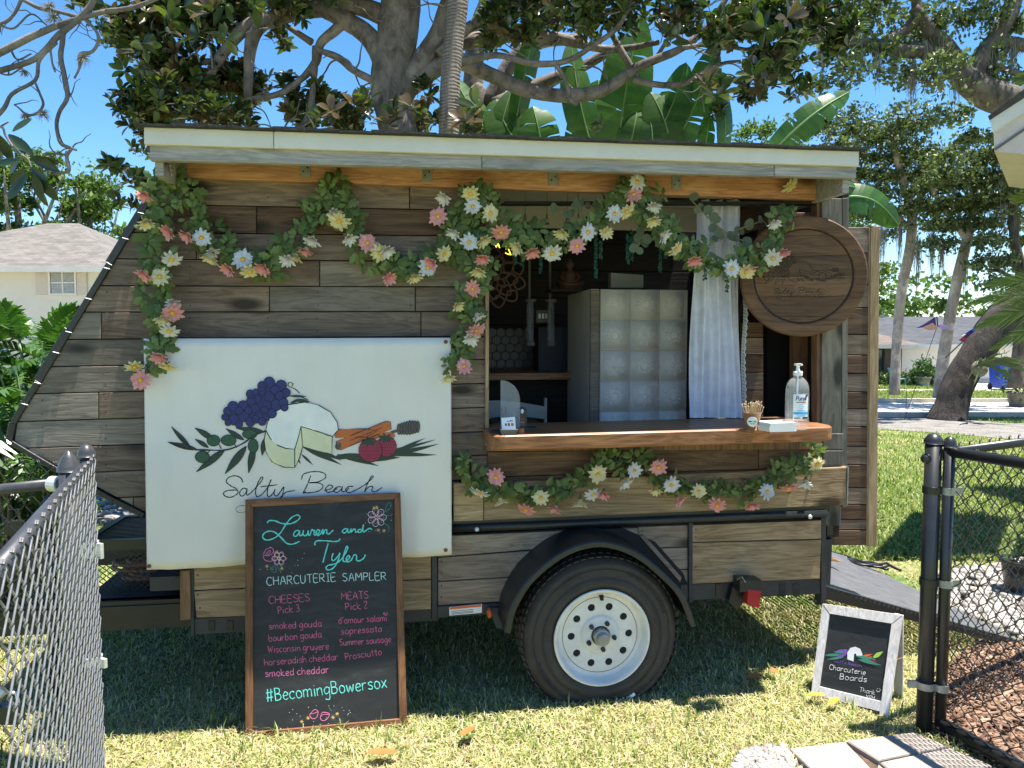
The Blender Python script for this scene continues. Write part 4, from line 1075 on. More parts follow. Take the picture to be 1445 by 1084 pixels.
def emblem(fn, surf, r, bk, mode='colour', parent=None, nm='print'):
    """fn maps drawing coordinates to the pixel plane; bk = outward normal"""
    S = lambda x, y: surf(*fn(x, y))
    if mode == 'colour':
        zz = [0.0013]
        def fill(mname, pts, nm_=nm):
            b = MB(); fillpoly(b, pts, S, zz[0], bk); zz[0] += 0.00007; b.build(nm_, M[mname], parent)
        def line(lst, rr_=r, k=1, mname='ink'):
            b = MB()
            for p in lst: draw(b, p, lambda x, y: S(x, y) + bk * (zz[0] - 0.0001), rr_, bk, k, 0.0005)
            b.build('outline', M[mname], parent)
        for l in ROSE + OLEAVES: fill('leaf_print', leafpoly(*l))
        line([leafpoly(*l)[:8] for l in OLEAVES], r * 0.6)
        for l in OLIVES: e = ell(*l); fill('olive', e); line([e + [e[0]]], r * 0.8)
        line([[(130, 492), (220, 522), (300, 525), (380, 525), (450, 500), (500, 465), (562, 437)]], r * 1.5, 4)
        line([[(222, 518), (170, 462)], [(290, 545), (310, 528)], [(350, 500), (360, 520)], [(420, 500), (430, 515)]], r, 1)
        line([[(670, 285), (710, 285), (750, 300)], [(712, 272), (690, 252), (660, 238), (665, 222), (682, 228), (675, 240)]], r * 0.8, 3)
        for pts in ([(870, 432), (1010, 430), (1060, 440), (1010, 468), (872, 470)], [(1020, 450), (1135, 443), (1140, 465), (1000, 480)], [(875, 488), (1100, 395), (1120, 398), (1124, 430), (895, 525), (880, 515)]):
            fill('cinnamon', pts); line([pts + [pts[0]]], r * 0.8)
        line([[(885, 505), (1112, 412)]], r * 0.6); fill('dipper', ell(885, 507, 14, 18, 0.3))
        fill('dipper', [(1120, 440), (1160, 430), (1160, 442), (1125, 452)])
        for i in range(8): e = ell(1158 + i * 12, 432 - i * 1.5, 9, 33 - abs(i - 4) * 2.2); fill('dipper', e); line([e + [e[0]]], r * 0.6)
        for c in ((1105, 510, 42, 45, 0.2), (1030, 527, 53, 53, 0.2)):
            e = ell(*c[:4], c[4]); fill('berry', e); line([e + [e[0]]], r * 0.7)
            line([[(c[0] + u * c[2] / 4.4 + (v % 2) * 5, c[1] + v * c[3] / 3.4), (c[0] + u * c[2] / 4.4 + (v % 2) * 5 + 1, c[1] + v * c[3] / 3.4 + 6)] for u in range(-3, 4) for v in range(-2, 3) if (u / 3.6) ** 2 + (v / 2.8) ** 2 < 0.85], r * 0.6)
            for i in range(7): a = i * 0.9; fill('leaf_print', leafpoly(c[0] - 8, c[1] - 38, c[0] - 8 + 40 * math.cos(a), c[1] - 38 + 24 * math.sin(a), 8))
        for mname, pts in (('cheese_white', CHEESE_TOP), ('cream', CHEESE_SIDE), ('cream', CHEESE_CUT), ('cream', CHEESE_CUT2)): fill(mname, pts)
        line([p + [p[0]] for p in (CHEESE_TOP, CHEESE_SIDE, CHEESE_CUT, CHEESE_CUT2)])
        for l in ((690, 300, 760, 308, 10), (665, 283, 745, 285, 7), (670, 315, 720, 295, 8)): fill('leaf_print', leafpoly(*l))
        fill('grape', [(520, 260), (575, 215), (640, 235), (655, 300), (600, 360), (540, 390), (420, 400), (385, 370), (400, 335), (500, 290)], 'grape_ground')
        for x, y, q in GRAPES: e = ell(x, y, q, q, 0, 14); fill('grape', e, 'grape'); line([e + [e[0]]], r * 0.7)
    else:
        b = MB()
        for x, y, q in GRAPES: e = ell(x, y, q, q, 0, 10); draw(b, e + [e[0]], S, r, bk, 1, mode)
        for l in OLEAVES + ROSE: p = leafpoly(*l, 4); draw(b, p + [p[0]], S, r, bk, 1, mode)
        for l in OLIVES: e = ell(*l, 0, 10); draw(b, e + [e[0]], S, r, bk, 1, mode)
        for p in (CHEESE_TOP, CHEESE_SIDE, CHEESE_CUT): draw(b, p + [p[0]], S, r, bk, 1, mode)
        for i in range(6): e = ell(1160 + i * 15, 432, 9, 30, 0, 10); draw(b, e + [e[0]], S, r, bk, 1, mode)
        for e in (ell(1105, 510, 42, 45), ell(1030, 527, 53, 53), [(875, 488), (1100, 395), (1124, 430), (895, 525)], [(870, 432), (1060, 440), (1010, 468)]): draw(b, e + [e[0]], S, r, bk, 1, mode)
        b.build(nm, M['engrave'], parent)

# ------------------------------------------------------------------ banner
BO = 0.062
def sag(p):
    u = (p[0] - 203) / 434; v = (p[1] - 478) / 320
    return 0.003 * math.sin(u * 19 + 0.6 * math.sin(v * 3)) * (0.4 + 0.6 * math.sin(PI * v) ** 2) + 0.0025 * math.sin(u * 47 + 1.2 + v) + 0.006 * math.sin(PI * u) * math.sin(PI * v) + sum(c_ * math.exp(-((u - a_ - 0.008 * math.sin(v * 5)) * 38) ** 2) for a_, c_ in ((.09, .006), (.21, .007), (.33, -.005), (.42, .008), (.56, .006), (.69, -.006), (.78, .007), (.9, .006)))
bn = thing('banner', 'large white vinyl banner with grapes, cut cheese and olive branch hung on the plank wall', 'banner', mtx=TM @ Matrix.Translation(L(420, 640, BO)))
b0 = L(420, 640, BO)
def BS(x, y):
    p = L(x, y, BO); p.y -= sag((x, y)); return p - b0
gx, gy = 150, 24
V = []; Fc = []
def bq(u, v):
    tx = 203 + (636.5 - 203) * u; bx = 207.5 + (637.5 - 207.5) * u; ty = 478 - 1.2 * u; by = 804 - 21.5 * u + 1.2 * math.sin(u * 9)
    return (tx + (bx - tx) * v, ty + (by - ty) * v)
for j in range(gy + 1):
    for i in range(gx + 1): V.append(BS(*bq(i / gx, j / gy)))
nf = len(V)
for j in range(gy):
    for i in range(gx): a = j * (gx + 1) + i; Fc.append((a, a + gx + 1, a + gx + 2, a + 1))
V2 = [p + Vector((0, 0.0012, 0)) for p in V]
Fc += [tuple(q + nf for q in f[::-1]) for f in Fc]
edge = [i for i in range(gx + 1)] + [(gx + 1) * j + gx for j in range(1, gy + 1)] + [(gx + 1) * gy + i for i in range(gx - 1, -1, -1)] + [(gx + 1) * j for j in range(gy - 1, 0, -1)]
for k in range(len(edge)): a, c = edge[k], edge[(k + 1) % len(edge)]; Fc.append((a, c, c + nf, a + nf))
b = MB(); b.add(V + V2, Fc); b.build('cloth', M['banner'], bn, True)
OUT = Vector((0, -1, 0))
emblem(lambda x, y: (200 + x / 3.189, 470 + y / 3.189), BS, 0.0021, OUT, 'colour', bn)
C3 = lambda pts: [(200 + x / 3.189, 470 + y / 3.189) for x, y in pts]
SB = [[(455, 672), (445, 652), (420, 642), (392, 650), (382, 668), (400, 686), (425, 700), (433, 720), (405, 738), (378, 734), (369, 720), (388, 708), (430, 706)],
      [(472, 702), (455, 700), (440, 720), (450, 735), (468, 720), (474, 700), (472, 728), (485, 724), (510, 700), (538, 668), (548, 650), (540, 648), (524, 675), (514, 710), (520, 734), (545, 722), (570, 690), (586, 656)],
      [(584, 658), (570, 700), (569, 728), (580, 732), (598, 712), (602, 700), (598, 722), (610, 730), (626, 712), (640, 692), (632, 740), (620, 775), (604, 785), (600, 772), (622, 742), (650, 716), (690, 708)], [(538, 690), (560, 686), (612, 680)],
      [(762, 640), (748, 678), (728, 718), (740, 712)], [(720, 658), (730, 634), (780, 621), (820, 630), (828, 650), (795, 668), (755, 672), (800, 674), (816, 690), (795, 710), (745, 718), (728, 712)],
      [(822, 708), (848, 702), (860, 690), (844, 684), (828, 700), (835, 716), (858, 712), (880, 698)], [(898, 690), (876, 694), (865, 710), (880, 716), (898, 702), (904, 690), (902, 712), (920, 708), (932, 696)],
      [(952, 690), (932, 690), (918, 704), (930, 717), (960, 708), (1000, 685), (1030, 660), (1042, 646), (1034, 645), (1015, 680), (1003, 716)], [(1003, 712), (1022, 692), (1040, 690), (1036, 708), (1052, 712), (1083, 692)]]
b = MB()
for s_ in SB: draw(b, C3(s_), BS, 0.0024, OUT, 8, 0.0018)
b.build('lettering', M['ink'], bn)
b = MB(); write(b, 'CHARCUTERIE', (333, 724), (528, 715), 1.0, BS, 0.0013, OUT, 3, 0, hgt=0.001); b.build('lettering', M['ink_grey'], bn)
for px, py in ((210.5, 799), (629, 482.5), (629, 776.5)):
    p = BS(px, py); b = MB(); b.lathe([(0.0035, -0.001), (0.0045, -0.004), (0.008, -0.0035), (0.009, 0.0)], p, 'y', 14); b.build('grommet', M['rust'], bn)

# ------------------------------------------------------------------ tall chalkboard leaning on the trailer
cbB = [L(347, 1037, 0), L(574, 1021, 0)]
gA, gB = ground(347, 1039), ground(574.5, 1024)
tA = hit(347, 706, T0 + TN * 0.09, TN); tB = hit(565, 695, T0 + TN * 0.09, TN)
ex = (gB - gA).normalized(); ez_ = (tA - gA); ez_ = (ez_ - ex * ez_.dot(ex)).normalized(); ey = ez_.cross(ex).normalized()
CBM = Matrix((( ex.x, ey.x, ez_.x, gA.x), (ex.y, ey.y, ez_.y, gA.y), (ex.z, ey.z, ez_.z, gA.z), (0, 0, 0, 1)))
CBI = CBM.inverted()
cb = thing('chalkboard', 'tall brown framed chalkboard menu leaning against the white banner', 'chalkboard', mtx=CBM)
sgn = 1 if (CBI @ EYE).y > 0 else -1       # side that faces us
def CS(x, y, lift=0.0):
    p = CBI @ hit(x, y, gA, CBM.to_3x3() @ Vector((0, 1, 0))); return Vector((p.x, sgn * lift, p.z))
cn = Vector((0, sgn, 0))
def cslab(pts, y0, y1, mat, nm, ch=0.002):
    q = [(CS(x, y).x, CS(x, y).z) for x, y in pts]; b = MB()
    if sgn < 0: b.slab(q, y0, -y1, ch)
    else:
        b.slab(q, y0, -y1, ch); b.v = [(x, -y, z) for x, y, z in b.v]; b.f = [f[::-1] for f in b.f]
    return b.build(nm, mat, cb)
FB = [(347, 705), (565, 695), (574.5, 1023), (347, 1038)]; FI = [(358, 715.5), (556, 704.5), (563.5, 1013), (357.5, 1032)]
cslab(FI, 0.0, 0.004, M['chalkboard'], 'slate', 0.0005)
for i in range(4):
    j = (i + 1) % 4; cslab([FB[i], FB[j], FI[j], FI[i]], 0.012, 0.014, M['frame_wood_x'] if i % 2 == 0 else M['frame_wood'], 'frame_rail')
b = MB(); q = [CS(x, y) for x, y in FB]; b.slab([(p.x, p.z) for p in q], 0.010, 0.003, 0.001); b.build('backing', M['plank_dark'], cb)
SS = lambda x, y: CS(x, y, 0.0042)
C4 = lambda pts: [(340 + x / 6.02, 690 + y / 6.02) for x, y in pts]
LT = [[(225, 290), (240, 270), (290, 270), (350, 293), (420, 295), (478, 270), (502, 240), (480, 222), (430, 245), (385, 300), (340, 370), (290, 415), (225, 435), (188, 415), (195, 380), (240, 358), (290, 368), (340, 410), (390, 460), (440, 468), (500, 445)],
      [(495, 355), (470, 355), (448, 385), (465, 403), (490, 380), (500, 355), (500, 395), (520, 390), (532, 352), (530, 385), (547, 398), (566, 380), (574, 352), (574, 390), (588, 388), (604, 345), (614, 352), (628, 352), (622, 385), (642, 388), (665, 368), (668, 350), (650, 350), (640, 375), (655, 394), (680, 378), (697, 342), (697, 386), (714, 350), (732, 350), (730, 376), (750, 380), (785, 350)],
      [(905, 340), (880, 340), (863, 362), (880, 374), (900, 358), (908, 338), (910, 368), (925, 365), (938, 338), (938, 368), (957, 342), (972, 344), (974, 366), (992, 362)], [(1025, 345), (1005, 345), (994, 360), (1010, 369), (1030, 350), (1042, 302), (1036, 350), (1048, 362), (1090, 335), (1115, 345)],
      [(632, 478), (628, 460), (650, 440), (720, 440), (790, 446), (830, 440), (842, 422)], [(742, 462), (720, 540), (698, 625)],
      [(785, 545), (772, 590), (790, 608), (825, 570), (842, 545), (822, 620), (785, 672), (745, 688), (722, 672), (742, 648), (800, 635), (850, 600), (895, 532), (908, 496), (898, 490), (880, 540), (868, 603), (885, 616), (912, 597), (926, 574), (910, 568), (896, 592), (905, 619), (935, 606), (956, 568), (966, 558), (984, 570), (984, 606), (1012, 608), (1042, 588), (1058, 558)]]
b = MB()
for s_ in LT: draw(b, C4(s_), SS, 0.0027, cn, 5)
b.build('chalk_lettering', M['chalk_teal'], cb); b = MB(); write(b, '#BecomingBowersox', (377, 990), (546, 970), 1.75, SS, 0.0019, cn, 3, 0.1); b.build('chalk_lettering', M['chalk_teal'], cb)
b = MB(); write(b, 'CHARCUTERIE', (377, 826), (474, 820), 1.15, SS, 0.0014, cn); b.build('chalk_lettering', M['chalk_mint'], cb); b = MB(); write(b, 'SAMPLER', (484, 820), (545, 818), 1.1, SS, 0.0014, cn); b.build('chalk_lettering', M['chalk_mint'], cb)
b = MB()
for t, x0, y0, x1, y1, s_ in (('CHEESES', 380, 852, 437, 848, 1.05), ('Pick 3', 393, 866, 423, 863, 1.0), ('MEATS', 482, 846, 520, 844, 1.0), ('Pick 2', 488, 861, 519, 858, 1.0),
                              ('smoked gouda', 380, 888, 454, 884, 0.95), ('bourbon gouda', 380, 905, 454, 899, 0.95), ('Wisconsin gruyere', 379, 921, 464, 916, 0.95), ('horseradish cheddar', 374, 939, 477, 931, 0.95),
                              ("d'amour salami", 478, 880, 546, 876, 0.9), ('sopressata', 482, 895, 539, 891, 0.9), ('Summer sausage', 480, 911, 552, 906, 0.9), ('Prosciutto', 488, 931, 539, 924, 0.95)):
    b = MB(); write(b, t, (x0, y0), (x1, y1), s_, SS, 0.0012, cn, 2, 0.2); b.build('chalk_lettering', M['chalk_pink'], cb)
b = MB(); write(b, 'smoked cheddar', (375, 955), (464, 949), 1.0, SS, 0.0014, cn, 2, 0.2)
draw(b, [(544, 868), (541, 866), (542, 864), (544, 866), (546, 864), (547, 866), (544, 869)], SS, 0.001, cn, 1); b.build('chalk_lettering', M['chalk_hot'], cb)
def flower_doodle(x, y, r, cols, petals=6):
    for c, rr in cols:
        b = MB()
        for k in range(petals):
            a = 2 * PI * k / petals; cx, cy = x + rr * 0.62 * math.cos(a), y + rr * 0.62 * math.sin(a); e = ell(cx, cy, rr * 0.42, rr * 0.34, a, 10); draw(b, e + [e[0]], SS, 0.0008, cn, 1)
        b.build('chalk_drawing', M[c], cb)
    b = MB(); draw(b, [(x - 2, y - 3), (x + 1, y), (x - 1, y + 2), (x + 2, y + 3)], SS, 0.0016, cn, 1); b.build('chalk_drawing', M['chalk_yellow'], cb)
flower_doodle(532, 730, 13, (('chalk_white', 13), ('chalk_pink', 9.5)), 7); flower_doodle(394, 788, 9, (('chalk_white', 9), ('chalk_pink', 10.5)), 6)
b = MB()
for pts in ([(372, 782), (376, 775), (384, 773), (386, 779), (380, 784), (372, 784), (374, 790), (382, 792), (388, 788), (386, 776)],
            [(375, 783), (380, 777), (382, 779), (378, 783)], [(437, 1008), (444, 1001), (449, 1004), (447, 1012), (441, 1014), (437, 1008), (444, 1006), (449, 1004)], [(452, 1013), (455, 1005), (465, 1007), (462, 1014), (456, 1017), (452, 1013), (456, 1008), (465, 1008)]): draw(b, pts, SS, 0.0011, cn, 3)
b.build('chalk_drawing', M['chalk_hot'], cb)
b = MB()
for pts in ([(382, 800), (384, 806), (390, 807), (388, 799), (382, 803)], [(391, 798), (395, 805), (399, 801), (394, 797)], [(543, 722), (547, 711), (552, 710), (550, 718), (544, 722)], [(541, 738), (548, 742), (549, 750)], [(545, 727), (553, 728)], [(464, 998), (468, 1003)], [(462, 1011), (459, 1016)]): draw(b, pts, SS, 0.0011, cn, 3)
b.build('chalk_drawing', M['chalk_green'], cb)
b = MB()
for x, y in ((377, 799), (398, 802), (391, 779), (532, 716), (534, 748), (542, 749), (426, 1018), (435, 1013), (470, 1012), (476, 1007), (528, 717)):
    for k in range(3): a = k * PI / 3; draw(b, [(x - 2.6 * math.cos(a), y - 2.6 * math.sin(a)), (x + 2.6 * math.cos(a), y + 2.6 * math.sin(a))], SS, 0.0009, cn, 1)
b.build('chalk_drawing', M['chalk_yellow'], cb)
b = MB()
for i in range(46):
    x, y, w_, h_ = random.choice(((394, 788, 34, 20), (536, 732, 20, 22), (455, 1008, 42, 14))); a = random.uniform(0, 6.28); k = random.uniform(0.75, 1.15)
    x += w_ * k * math.cos(a); y += h_ * k * math.sin(a)
    if 362 < x < 553 and 712 < y < 1024: draw(b, [(x, y), (x + 0.9, y + 0.2)], SS, 0.0009, cn, 1)
b.build('chalk_drawing', M['chalk_white'], cb)
for o in cb.children:      # scattered dots, stars and leaves too small to pick apart
    if o.name.startswith('chalk_drawing'): o['kind'] = 'stuff'

# ------------------------------------------------------------------ small sandwich board
a0, a1 = ground(1146, 981), ground(1251, 1014)
ex = (a1 - a0); wA = ex.length; ex.normalize(); nb_ = Vector((-ex.y, ex.x, 0)); up = (Vector((0, 0, 1)) * 0.97 + nb_ * 0.27).normalized()
AM = Matrix(((ex.x, nb_.x, 0, a0.x), (ex.y, nb_.y, 0, a0.y), (0, 0, 1, 0), (0, 0, 0, 1))); AI = AM.inverted()
sb = thing('sandwich_board', 'small white framed chalk sandwich board standing in the grass before the ramp', 'sign', mtx=AM)
fn_ = ex.cross(up).normalized()
if fn_.dot(EYE - a0) < 0: fn_ = -fn_
AF = Matrix.Identity(4)
def AS(x, y, lift=0.0):
    return AI @ (hit(x, y, a0 + fn_ * lift, fn_))
an = (AI.to_3x3() @ fn_).normalized()
def aplate(pts, mat, nm, lift, thick):
    b = MB(); P = [AS(x, y, lift) for x, y in pts]; Q = [p - an * thick for p in P]; n = len(P)
    fs = [tuple(range(n)), tuple(range(2 * n - 1, n - 1, -1))] + [(i, n + i, n + (i + 1) % n, (i + 1) % n) for i in range(n)]
    b.add(P + Q, fs); o = b.build(nm, mat, sb)
    bm = bmesh.new(); bm.from_mesh(o.data); bmesh.ops.recalc_face_normals(bm, faces=bm.faces); bm.to_mesh(o.data); bm.free(); return o
M['whitewash'] = wood('whitewashed_frame', (0.62, 0.56, 0.53), (0.92, 0.88, 0.85), axis=2, rough=0.8, vary=0.03, knots=False, tint=(0.9, 0.87, 0.86))
AO = [(1161, 852), (1273, 868), (1253, 1016), (1241, 1003), (1144, 980)]
AIx = [(1172, 866), (1257, 879), (1243, 989), (1157, 968)]
aplate([(1161, 852), (1273, 868), (1258, 880), (1171, 866)], M['whitewash'], 'frame_rail', 0.012, 0.02)
aplate([(1160.5, 853), (1170.5, 866.5), (1156, 969), (1154, 982), (1144, 983)], M['whitewash'], 'frame_rail', 0.011, 0.02)
aplate([(1156.5, 969), (1243, 990), (1241.5, 1004), (1154.5, 982)], M['whitewash'], 'frame_rail', 0.012, 0.02)
aplate([(1273, 869), (1258, 880.5), (1243.5, 990), (1240, 1016), (1252, 1016)], M['whitewash'], 'frame_rail', 0.011, 0.02)
aplate(AIx, M['chalkboard'], 'slate', 0.003, 0.006)
# rear leaf
tL, tR = AS(1161, 853), AS(1273, 869); bL = AI @ (a0 + nb_ * 0.24 + ex * 0.0); bR = AI @ (a1 + nb_ * 0.24)
M['board_back'] = wood('olive_board_back', (0.16, 0.13, 0.08), (0.34, 0.29, 0.19), axis=2, vary=0.05, knots=False)
def backrail(p, q, w, nm='back_rail', m='whitewash'):
    b = MB(); d = (q - p); t = Vector((0, 0.012, 0)); b.hexa([p, p + w, p + w + t, p + t, q, q + w, q + w + t, q + t]); return b.build(nm, M[m], sb)
wv2 = Vector((0.035, 0, 0)); tb = Vector((0, 0.012, -0.004))
backrail(bL, tL + tb, wv2); backrail(bR - wv2, tR - wv2 + tb, wv2)
b = MB(); p, q = bL.lerp(tL + tb, 0.18) + wv2, bR.lerp(tR + tb, 0.18) - wv2; p2, q2 = bL.lerp(tL + tb, 0.97) + wv2, bR.lerp(tR + tb, 0.97) - wv2; t = Vector((0, 0.006, 0))
b.hexa([p, q, q + t, p + t, p2, q2, q2 + t, p2 + t]); b.build('back_panel', M['board_back'], sb)
b = MB(); b.tube([AS(1262, 932) - an * 0.01, bR.lerp(tR, 0.5)], 0.002, 5); b.build('stay_chain', M['rust'], sb)
AQ = lambda x, y: AS(x, y, 0.0036)
AP = lambda pts: [(960 + x / 3.189, 700 + y / 3.189) for x, y in pts]
for mat, items in (('chalk_green', [leafpoly(*l) for l in ((720, 715, 648, 716, 8), (735, 725, 660, 735, 7), (740, 705, 690, 700, 6), (800, 735, 905, 762, 9), (810, 725, 880, 755, 8), (790, 720, 880, 735, 8))]),
                   ('chalk_purple', [ell(722, 708, 28, 17, -0.15), ell(742, 700, 12, 11)]), ('chalk_white', [[(752, 735), (752, 705), (765, 684), (788, 678), (810, 688), (820, 712), (818, 730), (795, 722), (790, 708), (782, 712), (780, 745)]]),
                   ('chalk_orange', [leafpoly(815, 722, 866, 712, 6), leafpoly(822, 735, 866, 722, 6), leafpoly(820, 728, 862, 734, 5)]), ('berry', [ell(868, 742, 12, 10)]), ('chalk_hot', [ell(848, 745, 11, 10)]), ('chalk_lime', [leafpoly(868, 728, 912, 700, 12), ell(890, 712, 10, 8)])):
    b = MB(); z = 0.0
    for i, p in enumerate(items): fillpoly(b, AP(p), AQ, 0.0004 + 0.00008 * i + 0.0004 * len(mat) % 0.0009, an)
    o = b.build('chalk_drawing', M[mat], sb); o['kind'] = 'stuff'
b = MB(); write(b, 'Charcuterie', AP([(670, 780)])[0], AP([(832, 806)])[0], 0.72, AQ, 0.0009, an, 3, 0.1); b.build('chalk_lettering', M['chalk_white'], sb); b = MB(); write(b, 'Boards', AP([(718, 824)])[0], AP([(838, 838)])[0], 0.8, AQ, 0.0009, an, 3, 0.1)
b.build('chalk_lettering', M['chalk_white'], sb); b = MB(); write(b, 'Thank', AP([(806, 880)])[0], AP([(874, 894)])[0], 0.62, AQ, 0.0006, an, 2, 0.1); write(b, 'you', AP([(836, 903)])[0], AP([(874, 911)])[0], 0.5, AQ, 0.0006, an, 2, 0.1)
draw(b, AP([(882, 872), (886, 880), (896, 880), (901, 871)]), AQ, 0.0007, an, 3); draw(b, AP([(886, 866), (887, 869)]), AQ, 0.0007, an, 1); draw(b, AP([(895, 866), (896, 869)]), AQ, 0.0007, an, 1)
b.build('chalk_lettering', M['chalk_white'], sb)
b = MB(); write(b, 'Salty Beach', AP([(692, 746)])[0], AP([(815, 772)])[0], 0.42, AQ, 0.0007, an, 2, 0.1); b.build('chalk_lettering', M['chalk_purple'], sb)

# ------------------------------------------------------------------ round plaque
DM = TM @ Matrix.Translation(L(1133, 390, 0.085)) @ Matrix.Rotation(R(-22), 4, 'Z')
dc = thing('round_plaque', 'large round dark wood plaque carved with cheese and grapes right of the serving window', 'plaque', mtx=DM)
DI = DM.inverted(); dn = DM.to_3x3() @ Vector((0, -1, 0)); dorg = DM @ Vector((0, 0, 0))
RD = 0.273
def DS(x, y, lift=0.0):
    p = DI @ hit(x, y, dorg, dn); return Vector((p.x, -lift, p.z))
nst = 6
for i in range(nst):
    z0 = -RD + 2 * RD * i / nst + 0.0006; z1 = -RD + 2 * RD * (i + 1) / nst - 0.0006; ri_ = RD - 0.05
    pts = []
    for k in range(9):
        z = z0 + (z1 - z0) * k / 8
        if abs(z) < RD - 0.004: pts.append((math.sqrt((RD - 0.004) ** 2 - z * z), z))
    if len(pts) < 2: continue
    b = MB(); b.slab(pts + [(-x, z) for x, z in pts[::-1]], 0.02, -0.0005, 0.0008); b.build('stave', M['disc'], dc)
b = MB(); b.lathe([(RD - 0.062, 0.002), (RD - 0.058, -0.0045), (RD - 0.052, -0.007), (RD - 0.007, -0.008), (RD - 0.001, -0.003), (RD, 0.004), (RD, 0.024), (RD - 0.01, 0.026)], (0, 0, 0), 'y', 96); b.f = b.f[:-2]; b.m = b.m[:-2]
b.build('rim_ring', M['disc'], dc, False)
b = MB(); b.lathe([(RD - 0.066, -0.0008), (RD - 0.062, -0.003), (RD - 0.059, -0.0008)], (0, 0, 0), 'y', 96); b.f = b.f[:-2]; b.m = b.m[:-2]; b.build('groove', M['engrave'], dc)
EM = lambda x, y: (1066 + (x - 120) * (1193 - 1066) / 1215, 402 + (y - 640) * 0.101)
DQ = lambda x, y: DS(x, y, 0.0006)
emblem(EM, DQ, 0.0011, OUT, 0.0008, dc, 'carving')
b = MB()
for s_ in SB: draw(b, [(1092 + (x - 369) * 0.096, 404 + (y - 640) * 0.085 + 3) for x, y in s_], DQ, 0.0013, OUT, 2, 0.0008)
write(b, 'CHARCUTERIE', (1096, 421), (1163, 420), 0.42, DQ, 0.0010, OUT, 2, 0, hgt=0.0008)
b.build('carved_lettering', M['engrave'], dc)
b = MB(); b.box((-0.05, 0.024, 0.03), (0.05, 0.06, 0.1)); b.build('hanger', M['black_steel'], dc)

# ------------------------------------------------------------------ things on the counter
cp = CT(716, 612)
def onC(name, label, cat, px, py, group=None, yaw=0.0, lift=0.0): 
    p = CT(px, py); p.z += lift
    return thing(name, label, cat, group=group, mtx=TM @ Matrix.Translation(p) @ Matrix.Rotation(yaw, 4, 'Z'))
# card holder
ch = onC('card_holder', 'small dark holder with printed cards at the left end of the counter', 'card holder', 718, 613, yaw=R(-4))
b = MB(); b.hexa([(-0.030, -0.022, 0), (0.026, -0.022, 0), (0.03, 0.03, 0), (-0.03, 0.03, 0), (-0.036, -0.028, 0.022), (0.036, -0.028, 0.022), (0.036, 0.034, 0.022), (-0.036, 0.034, 0.022)]); b.build('base', M['ink_grey'], ch)
for k in range(3):
    y = -0.012 + k * 0.006; b = MB(); b.hexa([(-0.028, y, 0.012), (0.028, y, 0.016), (0.028, y + 0.001, 0.016), (-0.028, y + 0.001, 0.012), (-0.030, y + 0.02, 0.066), (0.026, y + 0.02, 0.07), (0.026, y + 0.021, 0.07), (-0.030, y + 0.021, 0.066)])
    o = b.build('card', M['paper'], ch)
for x, z, w, h, m in ((-0.008, 0.052, 0.014, 0.003, 'berry'), (0.006, 0.053, 0.01, 0.004, 'grape'), (-0.016, 0.035, 0.008, 0.010, 'ink_grey'), (-0.004, 0.034, 0.008, 0.012, 'berry'), (0.009, 0.035, 0.011, 0.011, 'cinnamon')):
    y = -0.0125 + (z - 0.012) / 0.055 * 0.02 - 0.0006; b = MB(); y2 = y + h * 0.36; b.hexa([(x, y, z), (x + w, y, z), (x + w, y + 0.0004, z), (x, y + 0.0004, z), (x, y2, z + h), (x + w, y2, z + h), (x + w, y2 + 0.0004, z + h), (x, y2 + 0.0004, z + h)]); b.build('card_print', M[m], ch)
w_ = onC('wooden_block', 'small tan wood wedge beside the card holder on the counter', 'wood block', 733, 612)
b = MB(); b.hexa([(-0.012, -0.01, 0), (0.018, -0.012, 0), (0.02, 0.02, 0), (-0.012, 0.02, 0), (-0.004, -0.006, 0.02), (0.018, -0.01, 0.024), (0.018, 0.018, 0.024), (-0.004, 0.018, 0.02)]); b.build('block', M['counter'], w_)
w_ = onC('phone', 'flat black phone lying on the counter left of the card holder', 'phone', 706, 611)
b = MB(); b.box((-0.03, -0.012, 0), (0.02, 0.06, 0.007)); b.build('case', M['black_steel'], w_); b = MB(); b.box((-0.027, -0.009, 0.007), (0.017, 0.057, 0.0075)); b.build('screen', M['black_flat'], w_)
w_ = onC('black_tray', 'thin black tray behind the card holder on the counter', 'tray', 748, 606); b = MB(); b.box((-0.04, -0.01, 0), (0.03, 0.05, 0.008)); b.box((-0.04, -0.01, 0.008), (-0.036, 0.05, 0.012)); b.box((-0.04, 0.046, 0.008), (0.03, 0.05, 0.012)); b.build('tray', M['black_steel'], w_)
gm, nt, bb = newmat('smoked_acrylic'); bb.inputs['Base Color'].default_value = (0.5, 0.52, 0.56, 1); bb.inputs['Alpha'].default_value = 0.22; bb.inputs['Roughness'].default_value = 0.12; M['acrylic'] = gm
w_ = onC('acrylic_stand', 'upright clear acrylic sheet with a rounded top behind the card holder', 'menu stand', 719, 608)
b = MB(); pr = [(-0.038, 0), (0.045, 0), (0.045, 0.13)] + [(-0.038 + 0.083 * math.cos(a), 0.13 + 0.085 * math.sin(a)) for a in (R(10 * k) for k in range(1, 9))] + [(-0.038, 0.215)]
b.slab(pr, 0.004, 0.0, 0.0005); b.build('sheet', M['acrylic'], w_); b = MB(); b.box((-0.034, -0.002, 0.07), (-0.032, -0.0005, 0.1)); b.box((-0.034, -0.002, 0.07), (-0.016, -0.0005, 0.072)); b.box((-0.018, -0.002, 0.07), (-0.016, -0.0005, 0.1)); b.build('marking', M['rust'], w_)
w_ = onC('card_reader', 'black rounded card reader standing on the counter behind the cards', 'card reader', 737, 606)
